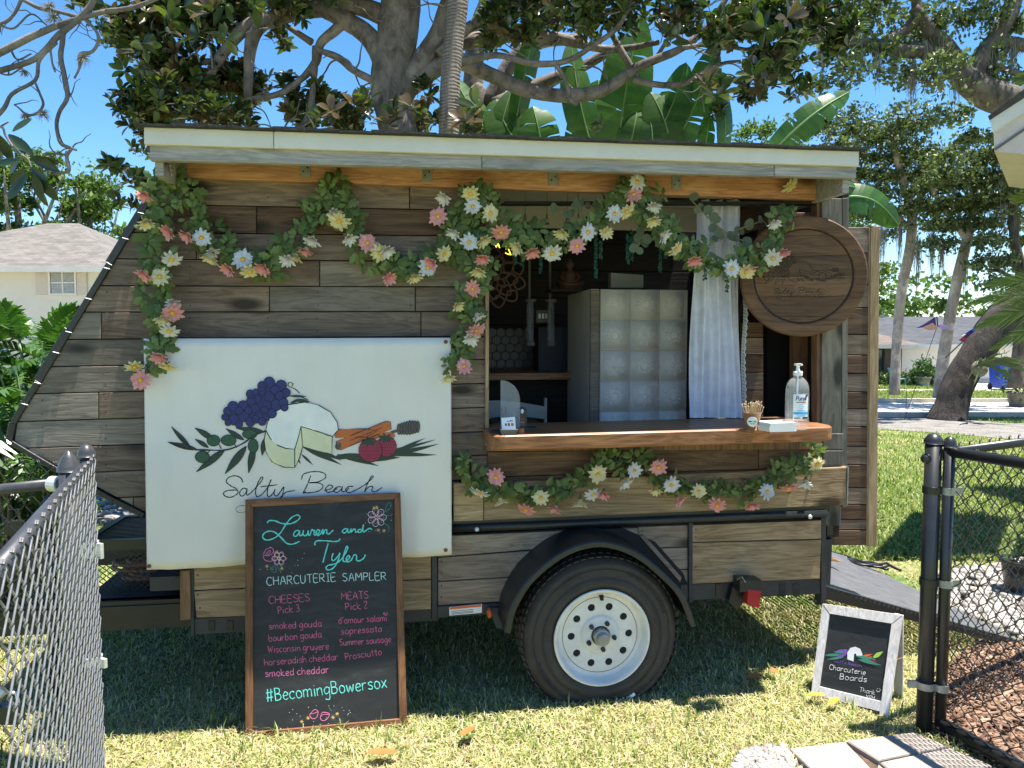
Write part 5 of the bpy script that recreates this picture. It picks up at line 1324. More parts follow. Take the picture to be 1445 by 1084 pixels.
b = MB(); pr = [(-0.022, 0), (0.022, 0), (0.022, 0.06)] + [(0.022 * math.cos(a), 0.075 + 0.02 * math.sin(a)) for a in (R(15 * k) for k in range(1, 12))] + [(-0.022, 0.06)]; b.slab(pr, 0.02, 0.0, 0.003); b.build('body', M['black_steel'], w_)
b = MB(); b.slab(ell(0, 0.078, 0.006, 0.01), 0.001, -0.001, 0.0003); b.box((-0.009, -0.0012, 0.03), (0.009, 0.0005, 0.031)); b.build('light_ring', M['white'], w_); b = MB(); b.box((-0.009, -0.001, 0.015), (0.009, 0.0005, 0.05)); b.build('label_plate', M['rust'], w_)
# cup of picks
tc_ = onC('paper_cup', 'small brown paper cup full of wooden picks on the counter before the curtain', 'cup', 1061, 606, yaw=R(-24))
M['kraft'] = solid('kraft_paper', (0.22, 0.12, 0.065)); M['stick'] = solid('pale_stick_wood', (0.55, 0.40, 0.23))
b = MB(); b.lathe([(0.029, 0), (0.034, 0.068), (0.0355, 0.068), (0.0355, 0.071), (0.033, 0.07), (0.028, 0.004)], (0, 0, 0), 'z', 28); b.build('cup', M['kraft'], tc_, True)
e = [(x, z) for x, z in ell(0, 0.036, 0.021, 0.021)]
b = MB(); b.slab(e, -0.028, -0.0345, 0.0005); b.build('sticker', M['paper'], tc_)
for x, z, w, h, m in ((-0.015, 0.034, 0.012, 0.005, 'grape'), (-0.003, 0.032, 0.009, 0.007, 'cream'), (0.006, 0.034, 0.009, 0.004, 'berry'), (-0.01, 0.026, 0.02, 0.002, 'ink')): b = MB(); b.box((x, -0.0352, z), (x + w, -0.0346, z + h)); b.build('sticker_print', M[m], tc_)
for i in range(46):
    a = random.uniform(0, 2 * PI); r_ = 0.027 * math.sqrt(random.random()); a2 = a + random.uniform(-0.7, 0.7); rt = r_ * 1.2 + random.uniform(0, 0.014)
    t_ = Vector((rt * math.cos(a2), rt * math.sin(a2), random.uniform(0.095, 0.118)))
    b = MB(); b.tube([(r_ * 0.8 * math.cos(a), r_ * 0.8 * math.sin(a), 0.02), t_], 0.0013, 5); b.sphere(t_, 0.0028, 5, 4); b.build('pick', M['stick'], tc_)
# napkins
for k, (px, py, dz, lab) in enumerate(((1098, 608, 0, 'flat stack of white napkins on the counter between the cup and the sanitizer bottle'),)):
    nk = onC('napkin_stack', lab, 'napkins', px, py, yaw=R(6))
    for i in range(11):
        dx = random.uniform(-0.003, 0.003); b = MB(); b.box((-0.062 + dx, -0.035, i * 0.0034), (0.06 + dx, 0.06, i * 0.0034 + 0.0028)); b.build('napkin', M['paper'], nk)
# sanitizer bottle
sbt = onC('sanitizer_bottle', 'tall clear pump bottle of hand sanitizer with a blue and white label on the counter', 'bottle', 1124, 606, yaw=R(2))
gl, nt, bb = newmat('clear_bottle'); bb.inputs['Base Color'].default_value = (0.93, 0.96, 0.97, 1); bb.inputs['Alpha'].default_value = 0.16; bb.inputs['Roughness'].default_value = 0.06; bb.inputs['Specular IOR Level'].default_value = 0.8; M['clear'] = gl
prof = [(0.045, 0.0), (0.052, 0.006), (0.052, 0.05), (0.0505, 0.056), (0.052, 0.062), (0.052, 0.15), (0.0505, 0.156), (0.052, 0.162), (0.050, 0.178), (0.044, 0.196), (0.030, 0.212), (0.018, 0.222), (0.017, 0.232)]
b = MB(); b.lathe(prof, (0, 0, 0), 'z', 36, 1.0, 0.62); b.build('bottle_body', M['clear'], sbt, True)
b = MB(); b.lathe([(0.019, 0.226), (0.0195, 0.24), (0.017, 0.244), (0.008, 0.246), (0.0065, 0.262), (0.009, 0.266), (0.009, 0.270), (0.0, 0.271)], (0, 0, 0), 'z', 24); b.box((-0.014, -0.006, 0.268), (0.016, 0.006, 0.276)); b.box((-0.004, -0.03, 0.268), (0.004, 0.0, 0.275)); b.tube([(0, 0, 0.23), (0.001, 0, 0.02)], 0.0035, 8); b.build('pump', M['white'], sbt)
LBL = [(-0.033, 0.044), (0.033, 0.044), (0.033, 0.15), (-0.033, 0.15)]
def lab(x0, x1, z0, z1, m, d, nm='label_print'):
    b = MB(); n = 10; P = []
    for k in range(n + 1):
        x = x0 + (x1 - x0) * k / n; y = -0.62 * math.sqrt(max(0, 0.0525 ** 2 - x * x)) - d; P.append((x, y))
    V = [(x, y, z0) for x, y in P] + [(x, y, z1) for x, y in P]; b.add(V, [(k, k + 1, n + 2 + k, n + 1 + k) for k in range(n)]); return b.build(nm, M[m], sbt)
lab(-0.033, 0.033, 0.044, 0.15, 'paper', 0.0005, 'label')
lab(-0.0325, 0.0325, 0.066, 0.076, 'cyan', 0.001); lab(-0.02, 0.02, 0.058, 0.061, 'cyan', 0.001); lab(0.006, 0.032, 0.047, 0.055, 'ink', 0.001); lab(-0.03, -0.004, 0.049, 0.053, 'grape', 0.001); lab(-0.022, 0.022, 0.115, 0.118, 'berry', 0.001); lab(-0.02, 0.02, 0.081, 0.083, 'cyan', 0.001); lab(0.018, 0.0325, 0.141, 0.149, 'berry', 0.001)
M['navy_ink'] = solid('navy_ink', (0.02, 0.03, 0.16))
def LSf(x, z): return Vector((x, -0.62 * math.sqrt(max(0, 0.0525 ** 2 - x * x)) - 0.0012, z))
b = MB(); st, w = glyphs('Purell', 3, 1.2)
for s_ in st:
    pts = [LSf(-0.024 + (a + b_ * 0.2) / w * 0.046, 0.124 + b_ * 0.0019) for a, b_ in s_]; b.tube(pts, 0.0016, 5, True, (Vector((0, -1, 0)), 0.0006))
b.build('label_lettering', M['navy_ink'], sbt)
b = MB(); e = ell(0, 0.098, 0.008, 0.008); b.tube([LSf(x, z) for x, z in e + [e[0]]], 0.0007, 4, True, (Vector((0, -1, 0)), 0.0004)); b.build('label_print', M['cyan'], sbt)

# ------------------------------------------------------------------ curtain
cu = thing('curtain', 'white cloth curtain with a lace edge hanging inside the right of the window', 'curtain', mtx=TM @ Matrix.Translation((L(1012, 300, -0.08).x, 0.10, cz(0.9) + 0.002)))
H = L(1012, 300, -0.08).z - cz(0.9) + 0.06
xa_, xb_ = L(977, 500, -0.08).x - L(1012, 300, -0.08).x, L(1050, 500, -0.08).x - L(1012, 300, -0.08).x
gx, gy = 60, 30; V = []; Fc = []
for j in range(gy + 1):
    v = j / gy
    for i in range(gx + 1):
        u = i / gx; pinch = 1 - 0.15 * v; x = xa_ + (xb_ - xa_) * (u * pinch + (1 - pinch) * 0.35)
        y = 0.020 * math.sin(u * 21 + 0.8 * math.sin(v * 4)) * (0.5 + 0.5 * v) + 0.008 * math.sin(u * 43 + v * 5) + 0.014 * math.sin(v * 6 + u * 5)
        V.append((x, y, v * H))
for j in range(gy):
    for i in range(gx): a = j * (gx + 1) + i; Fc.append((a, a + 1, a + gx + 2, a + gx + 1))
b = MB(); b.add(V, Fc); b.build('cloth', M['curtain'], cu, True)
b = MB()
for j in range(110):
    z = H * 0.72 * j / 110; x = xb_ * 1.0 - 0.004 + 0.004 * math.sin(z * 16); b.tube([(x - 0.012, -0.03, z), (x + 0.004, -0.034 + 0.004 * math.sin(j * 2.1), z + 0.004), (x + 0.008 + 0.004 * math.sin(j * 1.3), -0.03, z - 0.004)], 0.0016, 4)
b.build('lace_trim', M['paper'], cu)
b = MB(); b.tube([(-0.25, 0.02, H), (0.35, 0.02, H)], 0.008, 8); b.build('curtain_rod', M['black_steel'], cu)

# ------------------------------------------------------------------ inside the trailer
def LI(px, py, d): return L(px, py, -d)
# fridge with pressed tin cladding
fd = 0.55
F0 = LI(847, 408, fd); F1 = LI(969, 604, fd)
fr = thing('tin_clad_cabinet', 'pale grey cabinet faced with square pressed flower tiles behind the counter', 'cabinet', mtx=TM @ Matrix.Translation((F0.x, fd, 0.70)))
W_ = F1.x - F0.x; Ht = F0.z - 0.70
b = MB(); b.box((-0.05, 0.012, 0), (W_, 0.55, Ht)); b.build('carcass', M['tin'], fr)
b = MB(); b.box((-0.052, -0.006, 0), (-0.006, 0.01, Ht - 0.004)); b.build('side_post', M['plank_grey'], fr)
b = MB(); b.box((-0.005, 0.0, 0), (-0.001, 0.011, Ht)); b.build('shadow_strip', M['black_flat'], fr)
def tile_mesh(kind, s=1.0):
    b = MB(); b.box((0, 0, 0), (s, 0.006, s)); 
    for q in (0.03,): 
        for (x0, z0, x1, z1) in ((q, q, s - q, q), (s - q, q, s - q, s - q), (s - q, s - q, q, s - q), (q, s - q, q, q)): b.tube([(x0, 0, z0), (x1, 0, z1)], 0.006 if kind != 0 else 0.009, 6, False)
    c = s / 2
    def pet(a, r0, r1, w): 
        pts = [(c + r * math.cos(a) - t * math.sin(a), 0, c + r * math.sin(a) + t * math.cos(a)) for r, t in ((r0, 0), ((r0 + r1) / 2, w), (r1, 0.0), ((r0 + r1) / 2, -w), (r0, 0))]; b.tube([Vector(p) for p in smoothpath(pts, 3)], 0.011, 5, False)
    if kind == 0:
        for k in range(8): pet(k * PI / 4, 0.14, 0.33, 0.055)
        e = ell(c, c, 0.09, 0.09, 0, 14); b.tube([(x, 0, z) for x, z in e + [e[0]]], 0.02, 6, False)
        for (x0, z0, x1, z1) in ((.1, .1, .9, .1), (.9, .1, .9, .9), (.9, .9, .1, .9), (.1, .9, .1, .1)): b.tube([(x0, 0, z0), (x1, 0, z1)], 0.008, 6, False)
    elif kind == 1:
        for k in range(8): pet(k * PI / 4 + 0.2, 0.11, 0.36, 0.065)
        b.lathe([(0.08, 0.0), (0.06, -0.02), (0, -0.025)], (c, 0, c), 'y', 14)
    else:
        for k in range(14): a = k * 2 * PI / 14; b.tube([(c + .24 * math.cos(a), 0, c + .24 * math.sin(a)), (c + .34 * math.cos(a + .15), -0.006, c + .34 * math.sin(a + .15))], [0.022, 0.008], 6)
        e = ell(c, c, 0.13, 0.13, 0, 16); b.tube([(x, 0, z) for x, z in e + [e[0]]], 0.024, 6, False)
    for k in range(10):
        t = 0.08 + k * 0.095
        for p in ((t, 0, 0.012), (0.012, 0, t)): b.sphere(p, 0.014, 5, 3)
    o = b.build('tin_tile', M['tin'], None, True); me = o.data; bpy.data.objects.remove(o); me.name = 'tin_tile'; return me
tms = [tile_mesh(k) for k in range(3)]
ts = 0.1335 * (W_ / 0.375) if False else (L(892, 450, -fd).x - L(850, 450, -fd).x)
pat = [[0, 2, 0], [2, 1, 2], [1, 2, 1], [2, 0, 2], [1, 2, 1], [0, 1, 0]]
for r_ in range(6):
    for c_ in range(3):
        wx = min(1.0, (W_ - 0.006 - c_ * ts) / ts)
        if wx < 0.3: continue
        hz_ = Ht - (r_ + 1) * ts
        inst('tin_tile', tms[pat[r_][c_]], fr, (0.004 + c_ * ts, 0.004, hz_), (0, 0, 0), (ts * 0.992 * wx, ts * 1.4, ts * 0.992))
# left inside: shelf, hex tiles, blue panel, tubes, statue
b = MB(); p, q = LI(688, 526, 1.1), LI(832, 534, 1.1); b.box((p.x - 0.2, 1.0, q.z), (q.x + 0.1, 1.7, p.z)); b.build('inner_shelf', M['counter'], tr)
b = MB(); p, q = LI(688, 590, 1.12), LI(800, 534, 1.12); b.box((p.x - 0.2, 1.12, p.z - 0.2), (q.x + 0.05, 1.16, q.z - 0.01)); b.build('shelf_apron', M['inner'], tr)
M['hex'] = solid('hex_backsplash', (0.045, 0.042, 0.04), 0.4)
hx = MB().mat(0); s_ = 0.034; p0_, p1_ = LI(690, 465, 1.71), LI(758, 524, 1.71)
b = MB(); i = 0; z = p1_.z; row = 0
while z < p0_.z:
    x = p0_.x - 0.25 + (row % 2) * s_ * 0.88
    while x < p1_.x:
        b.slab([(x + s_ * math.cos(R(60 * k + 30)), z + s_ * math.sin(R(60 * k + 30))) for k in range(6)], 1.73, 1.722, 0.002); x += s_ * 1.78
    z += s_ * 1.54; row += 1
o = b.build('hex_tiles', M['hex'], tr); o['kind'] = 'stuff'
b = MB(); p, q = LI(760, 462, 1.3), LI(833, 542, 1.3); b.box((p.x, 1.3, q.z), (q.x + 0.03, 1.5, p.z)); b.box((p.x + 0.01, 1.292, q.z + 0.02), (q.x, 1.2999, p.z - 0.02)); b.build('navy_panel', M['navy'], tr)
for px, lb in ((748, 'left of the two clear dispenser tubes hanging inside the window'), (777, 'right of the two clear dispenser tubes hanging inside the window')):
    p = LI(px, 485, 0.9); t = thing('dispenser_tube', lb, 'dispenser', mtx=TM @ Matrix.Translation(p), group='clear dispenser tubes')
    b = MB(); b.lathe([(0.022, 0), (0.022, 0.24)], (0, 0, 0), 'z', 18); b.build('glass_tube', M['acrylic'], t, True)
    b = MB(); b.lathe([(0.028, -0.012), (0.028, 0.008), (0.02, 0.012), (0, 0.012)], (0, 0, 0), 'z', 18); b.lathe([(0.035, 0.235), (0.035, 0.25), (0.0, 0.252)], (0, 0, 0), 'z', 18); b.box((-0.006, 0.02, 0.0), (0.006, 0.03, 0.55)); b.build('holder', M['ink_grey'], t)
# framed meter between the tubes
b = MB(); p = LI(757, 455, 1.0); b.box((p.x, 1.0, p.z), (p.x + 0.075, 1.02, p.z + 0.07)); b.build('meter_plate', M['ink_grey'], tr)
for k in range(3): b = MB(); b.box((p.x + 0.012 + k * 0.02, 0.995, p.z + 0.022), (p.x + 0.024 + k * 0.02, 0.9995, p.z + 0.05)); b.build('meter_window', M['paper'], tr)
M['terracotta'] = solid('dark_terracotta', (0.07, 0.03, 0.02), 0.6)
p = LI(804, 408, 0.8); st_ = thing('seated_statue', 'small dark red seated figure statue on a ledge high inside the window', 'statue', mtx=TM @ Matrix.Translation(p))
b = MB(); b.lathe([(0.062, 0), (0.066, 0.012), (0.055, 0.02), (0.05, 0.026), (0.034, 0.05), (0.036, 0.075), (0.03, 0.095), (0.014, 0.104), (0.012, 0.112), (0.021, 0.12), (0.023, 0.134), (0.018, 0.146), (0.009, 0.154), (0.007, 0.163), (0, 0.168)], (0, 0, 0), 'z', 24, 1, 0.7)
for s_ in (-1, 1): b.tube([(s_ * 0.032, 0, 0.092), (s_ * 0.048, -0.005, 0.062), (s_ * 0.03, -0.03, 0.04), (0.0, -0.04, 0.036)], [0.012, 0.011, 0.009, 0.007], 8); b.tube([(s_ * 0.02, 0.01, 0.03), (s_ * 0.066, -0.015, 0.03), (s_ * 0.02, -0.05, 0.022), (s_ * -0.02, -0.045, 0.022)], [0.018, 0.016, 0.012, 0.009], 8)
b.build('figure', M['terracotta'], st_, True)
b = MB(); p = LI(804, 409, 0.8); b.box((p.x - 0.12, 0.74, p.z - 0.014), (p.x + 0.1, 0.9, p.z)); b.build('inner_ledge', M['inner'], tr)
M['mandala'] = solid('carved_orange_wood', (0.07, 0.026, 0.012), 0.6)
md = thing('carved_mandala', 'round carved orange wood wall flower inside the left edge of the window', 'wall carving', mtx=TM @ Matrix.Translation(LI(700, 392, 0.42)))
for rr0, n, w in ((0.03, 6, 0.016), (0.075, 8, 0.028), (0.115, 10, 0.032)):
    for k in range(n):
        a = 2 * PI * k / n + rr0 * 9; pts = [((rr0 + dr) * math.cos(a) - t * math.sin(a), 0, (rr0 + dr) * math.sin(a) + t * math.cos(a)) for dr, t in ((-0.028, 0), (0.0, w), (0.034, 0), (0, -w), (-0.028, 0))]
        b = MB(); b.tube([Vector(q) for q in smoothpath(pts, 3)], 0.005, 6, False); b.build('petal', M['mandala'], md)
b = MB(); b.lathe([(0.02, 0), (0.016, -0.01), (0, -0.012)], (0, 0, 0), 'y', 16); b.build('centre', M['mandala'], md)
# small lit neon word
nm_, nt, bb = newmat('yellow_neon'); bb.inputs['Emission Color'].default_value = (1.0, 0.72, 0.05, 1); bb.inputs['Emission Strength'].default_value = 1.3; bb.inputs['Base Color'].default_value = (0.8, 0.6, 0.05, 1)
ne = thing('neon_sign', 'tiny glowing yellow tube script sign hanging behind the flowers at the left of the window', 'neon sign', mtx=TM @ Matrix.Translation(LI(708, 352, 0.12)))
nb0 = LI(708, 352, 0.12); NS = lambda x, y: LI(x, y, 0.12) - nb0
b = MB()
for pts in ([(697, 346), (700, 345), (700, 349), (703, 344), (705, 350)], [(712, 347), (715, 345), (717, 350), (721, 360)], [(713, 357), (718, 359), (721, 359)], [(715, 345), (714, 352), (718, 351)]): b.tube([NS(*q) for q in smoothpath(pts, 3)], 0.0020, 6)
b.build('neon_tube', nm_, ne); b = MB(); b.tube([NS(688, 343), NS(720, 343)], 0.002, 6); b.tube([NS(712, 343), NS(716, 280)], 0.001, 4); b.build('hanger', M['black_steel'], ne)
# chair back
wcx = thing('white_chair', 'off white wooden chair back showing behind the counter at the left', 'chair', mtx=TM @ Matrix.Translation((LI(730, 600, 0.75).x, 0.75, 0.70)))
M['chair_white'] = solid('chair_off_white', (0.30, 0.30, 0.27), 0.5)
def wz(px, py): p = LI(px, py, 0.75); return (p.x - LI(730, 600, 0.75).x, p.z - 0.70)
for pp, n_ in (([(686, 566), (700, 565), (735, 568), (770, 574), (770, 592), (735, 588), (700, 589), (686, 592)], 'top_rail'), ([(768, 562), (772, 562), (772, 680), (767, 680)], 'leg'), ([(672, 562), (676, 562), (676, 680), (672, 680)], 'leg')):
    b = MB(); b.slab([wz(*q) for q in pp], 0.02, 0.0, 0.003); b.build(n_, M['chair_white'], wcx)
b = MB(); b.box((-0.13, 0.0, 0.38), (0.14, 0.35, 0.41)); b.build('seat', M['chair_white'], wcx)
for s_ in (-0.12, 0.12): b = MB(); b.box((s_, 0.32, 0.0), (s_ + 0.03, 0.35, 0.38)); b.build('leg', M['chair_white'], wcx)
# ceiling cloth strip seen above the flowers
M['ceil'] = plain('pale_ceiling', (0.55, 0.50, 0.49), 0.8, var=0.05)
b = MB(); b.box((WX - 0.4, 0.9, ztop - 0.16), (EX - 0.3, 0.93, ztop - 0.03)); b.box((WX - 0.4, 0.05, ztop - 0.028), (EX - 0.3, 1.7, ztop - 0.022)); b.build('ceiling_panel', M['ceil'], tr)
# boards and posts right of the curtain
for i, (y0, y1) in enumerate(((455, 476), (477, 500), (501, 525), (526, 550), (551, 580), (581, 604))):
    board([(1050, y0), (1077, y0), (1077, y1), (1050, y1)], M['plank'] if i % 2 else M['plank_dark'], 0.24, 0.20, name='plank', off=-0.2)
board([(1120, 300), (1157, 300), (1157, 606), (1120, 606)], M['edge_brown'], 0.34, 0.30, name='inner_post', off=-0.3)
board([(1083, 300), (1119, 300), (1119, 606), (1083, 606)], M['black_flat'], 0.5, 0.48, name='dark_gap_sheet', off=-0.48)  # black sheet added so the gap beside the post stays dark
board([(1013, 280), (1034, 280), (1034, 330), (1013, 330)], M['white_paint'], 0.24, 0.22, name='painted_board', off=-0.22)
b = MB(); e = ell(1023, 302, 5, 14); q = [(L(x, y, -0.22).x, L(x, y, -0.22).z) for x, y in e]; b.slab(q, 0.2195, 0.218, 0.0004); b.build('painted_motif', M['navy'], tr)
board([(1000, 290), (1155, 290), (1155, 300), (1000, 345)], M['plank_dark'], 0.45, 0.42, name='inner_plank', off=-0.42)
board([(862, 385), (908, 388), (908, 406), (862, 406)], M['chair_white'], 0.8, 0.75, name='box', off=-0.75)
# ------------------------------------------------------------------ garlands
M['sprig'] = leafmat('silk_leaf', [(0.08, 0.12, 0.04), (0.14, 0.20, 0.06), (0.22, 0.30, 0.11), (0.11, 0.16, 0.06)], (0.13, 0.17, 0.09), 0.6, 0.25, 0.25)
M['stem'] = solid('garland_stem', (0.07, 0.12, 0.05))
M['pet_w'] = leafmat('white_petal', [(0.84, 0.83, 0.85), (0.78, 0.77, 0.79)], None, 0.7, 0.3, 0.1, (1, 1, 1))
M['pet_y'] = leafmat('pale_yellow_petal', [(0.82, 0.73, 0.42), (0.84, 0.78, 0.55)], None, 0.7, 0.3, 0.1, (1, 1, 1))
M['pet_p'] = leafmat('pink_petal', [(0.86, 0.36, 0.38), (0.88, 0.48, 0.50)], None, 0.7, 0.3, 0.1, (1, 1, 1))
M['eye'] = solid('flower_centre', (0.72, 0.38, 0.03), 0.9)
def flower_mesh(nm, pm, side=False, seed=0):
    r_ = random.Random(seed); b = MB()
    n = 11
    for ring, (k0, ln, dip) in enumerate(((0, 0.045, 0.10 if not side else 0.75), (0.5, 0.036, 0.30 if not side else 1.0))):
        for k in range(n):
            a = 2 * PI * (k + k0) / n + r_.uniform(-0.08, 0.08); l = ln * r_.uniform(0.85, 1.1); w = 0.0092; ti = dip + r_.uniform(-0.12, 0.12)
            ca, sa = math.cos(a), math.sin(a); ci, si = math.cos(ti), math.sin(ti); V = []
            for t, ww, z in ((0.10, 0.35, 0), (0.45, 0.9, 0.002), (0.8, 1.0, 0.001), (1.0, 0.25, -0.003)):
                for s_ in (-1, 0, 1):
                    u = l * t; v = s_ * w * ww * 0.75; h = z + (0.0025 if s_ else 0)
                    V.append(((u * ci - h * si) * ca - v * sa, -(u * si + h * ci), (u * ci - h * si) * sa + v * ca))
            b.add(V, [(3 * i + j, 3 * i + j + 1, 3 * i + j + 4, 3 * i + j + 3) for i in range(3) for j in range(2)])
    b.mat(1); b.lathe([(0.0085, -0.003), (0.0095, -0.008), (0.006, -0.013), (0, -0.0145)], (0, 0, 0), 'y', 12); b.mat(2); b.lathe([(0.010, 0.001), (0.005, 0.012), (0.002, 0.02), (0, 0.021)], (0, 0, 0), 'y', 8)
    o = b.build(nm, [pm, M['eye'], M['stem']], None, True); me = o.data; bpy.data.objects.remove(o); me.name = nm; return me
FM = {c: [flower_mesh('flower', M['pet_' + c.lower()], False, 1), flower_mesh('flower', M['pet_' + c.lower()], True, 2)] for c in 'WYP'}
def sprig_mesh(seed):
    r_ = random.Random(seed); b = MB()
    for k in range(5):
        a = (k - 2) * 0.72 + r_.uniform(-0.25, 0.25); l = 0.040 * r_.uniform(0.8, 1.2) * (1.2 - 0.12 * abs(k - 2)); w = l * 0.62; ca, sa = math.cos(a), math.sin(a)
        V = []; out = ((0, .05), (.25, .7), (.38, .55), (.55, 1.0), (.68, .6), (.82, .62), (1, .02))
        lift = r_.uniform(-0.4, 0.7)
        for t, ww in out:
            for s_ in (-1, 0, 1):
                u = 0.012 + l * t; v = s_ * w * ww * 0.5; h = -0.25 * abs(v) + l * t * lift - 0.5 * l * t * t
                V.append((u * sa + v * ca, -h, u * ca - v * sa))
        b.add(V, [(3 * i + j, 3 * i + j + 1, 3 * i + j + 4, 3 * i + j + 3) for i in range(len(out) - 1) for j in range(2)])
    b.tube([(0, 0, -0.012), (0, 0, 0.014)], 0.0012, 4)
    o = b.build('leaf_sprig', M['sprig'], None, True); me = o.data; bpy.data.objects.remove(o); me.name = 'leaf_sprig'; return me
SPR = [sprig_mesh(s) for s in range(5)]
def garland(label, pts, flowers, off, dens=7.0, spread=13, nm='flower_garland'):
    base = L(*pts[0], off); g_ = thing(nm, label, 'garland', mtx=TM @ Matrix.Translation(base), group='artificial daisy garlands on the trailer')
    P = smoothpath(pts, 8)
    b = MB(); b.tube([L(x, y, off) - base for x, y in P], 0.0025, 5); 
    b.tube([L(x + 2 * math.sin(i), y + 2 * math.cos(i * 1.3), off + 0.006) - base for i, (x, y) in enumerate(P)], 0.0014, 4); b.build('vine', M['stem'], g_)
    ln = 0; last = None
    for i in range(len(P) - 1):
        seg = math.hypot(P[i + 1][0] - P[i][0], P[i + 1][1] - P[i][1]); ln += seg
        while ln > dens * 1.0:
            ln -= dens * 1.0; a = math.atan2(P[i + 1][1] - P[i][1], P[i + 1][0] - P[i][0])
            s_ = random.gauss(0, spread * 0.46); x = P[i][0] + random.uniform(-3, 3) - math.sin(a) * s_; y = P[i][1] + random.uniform(-3, 3) + math.cos(a) * s_ - 3
            p = L(x, y, off + random.uniform(-0.012, 0.035)) - base
            ang = random.uniform(-PI, PI)
            inst('leaf_sprig', random.choice(SPR), g_, p, (random.uniform(-0.5, 0.5), ang, random.uniform(-0.7, 0.7)), random.uniform(0.7, 1.15))
    for c, x, y, front in flowers:
        p = L(x, y, off + 0.062 + random.uniform(0, 0.012)) - base
        if front: rot = (random.uniform(-0.1, 0.35), random.uniform(-PI, PI), random.uniform(-0.3, 0.3)); inst('flower', FM[c][0], g_, p, rot, random.uniform(0.82, 1.04))
        else:
            rx, rz = random.uniform(0.5, 1.1), random.uniform(-0.8, 0.8); M_ = Matrix.Rotation(rz, 3, 'Z') @ Matrix.Rotation(rx, 3, 'X') @ Matrix.Rotation(random.uniform(-3, 3), 3, 'Y')
            inst('flower', FM[c][1 if random.random() < 0.7 else 0], g_, p, M_, random.uniform(0.9, 1.08))
    return g_
def fl_(s): return [(t[0], float(t[1:].split(',')[0]), float(t[1:].split(',')[1].rstrip('f')), t.endswith('f')) for t in s.split()]
garland('daisy garland strand hanging straight down the left corner to the banner edge', [(240, 240), (222, 258), (224, 300), (216, 350), (222, 400), (224, 440), (226, 480), (212, 515), (192, 530)],
        fl_('W235,237 P207,271 Y206,309 W242,365 P207,382 Y226,391f W243,422 P243,441 Y230,445 W239,466 Y190,516 P199,536f Y237,516 P227,500'), 0.07, 4.4, 17)
garland('first daisy garland swag across the planks, dipping left of the banner centre', [(236, 248), (262, 278), (282, 318), (310, 350), (350, 372), (392, 366), (428, 338), (446, 300), (472, 262)],
        fl_('P267,329 W285,336f W298,350 Y300,359 P242,324 P326,377 W343,367f Y352,382 P373,375 W407,364 Y418,358 P433,349 W442,335'), 0.06, 4.6, 15)
garland('second daisy garland swag on the planks with a pink bloom at its left', [(472, 262), (492, 292), (505, 330), (530, 362), (568, 382), (604, 372), (634, 345), (650, 310), (668, 272)],
        fl_('W469,296 Y479,311 W491,333 P519,343f Y536,356 W544,350 P546,390 Y583,387 W603,378f Y626,358 P618,306f W629,277 P611,368'), 0.065, 4.4, 16)
garland('daisy garland strand hanging down the left window jamb to the banner corner', [(668, 268), (664, 300), (672, 340), (676, 380), (664, 420), (660, 460), (654, 490), (634, 522)],
        fl_('Y664,273 W667,292f Y692,301f W643,325 W662,342f Y679,335 P681,361 Y676,379 P668,407 Y643,428 W672,442 P655,517f Y632,528 P671,466 W664,474'), 0.075, 3.6, 16)
garland('daisy garland swag over the left half of the serving window', [(672, 270), (700, 312), (730, 335), (768, 345), (806, 338), (836, 318), (862, 292), (888, 262)],
        fl_('P707,327 Y733,347 P750,351 W779,357 Y794,325 P814,347f W829,328f Y854,326 W867,302f Y883,298 W899,257f P894,275f'), 0.08, 4.4, 15)
garland('daisy garland swag over the right half of the window up to the round plaque', [(890, 262), (915, 300), (942, 335), (975, 352), (1008, 372), (1045, 378), (1078, 360), (1098, 330), (1122, 300)],
        fl_('W923,287 Y922,307 W932,330 Y953,351 P979,363 W1032,379f Y1053,383 P1057,374 W1091,364 P1103,351 W1091,312'), 0.12, 4.2, 17)
garland('daisy garland draped along the boards under the counter', [(656, 648), (668, 678), (702, 692), (748, 702), (796, 698), (828, 676), (846, 656), (888, 652), (916, 668), (948, 684), (1000, 696), (1052, 696), (1098, 676), (1138, 656), (1160, 636)],
        fl_('P700,673f W678,694 Y705,702 Y763,702f P743,718 P785,713 Y819,704 W836,697 P852,694 Y844,669f W878,677 W895,664f P929,659f Y925,687 W947,684f P955,702 Y986,693f P1012,712 P1060,708 W1082,694f P1112,687 W1137,677 Y1152,654'), 0.07, 5.0, 14)
b = inst('flower', FM['Y'][0], None, (0, 0, 0)); b.matrix_world = TM @ Matrix.Translation(L(1114, 261, 0.06)) @ Matrix.Rotation(0.5, 4, 'Z') @ Matrix.Rotation(0.7, 4, 'X'); tag(b, 'single pale yellow bloom stuck to the pine beam at the right', 'flower')
# eucalyptus bunches and trailing ivy inside the window head
M['euca'] = leafmat('eucalyptus', [(0.08, 0.12, 0.08), (0.16, 0.20, 0.14), (0.12, 0.16, 0.10)], (0.2, 0.22, 0.18), 0.7, 0.15, 0.2)
M['ivy'] = leafmat('teal_ivy', [(0.015, 0.07, 0.05), (0.03, 0.10, 0.075)], None, 0.6, 0.1, 0.2)
M['twig'] = solid('tan_twig', (0.28, 0.17, 0.09), 0.9)
def round_leaf(r, mat):
    b = MB(); n = 9; b.add([(0, 0.002, r)] + [(r * 0.85 * math.sin(2 * PI * k / n), 0.0, r - r * math.cos(2 * PI * k / n)) for k in range(n)], [(0, 1 + k, 1 + (k + 1) % n) for k in range(n)]); o = b.build('round_leaf', mat, None, True); me = o.data; bpy.data.objects.remove(o); return me
EU = round_leaf(0.023, M['euca']); IV = round_leaf(0.005, M['ivy'])
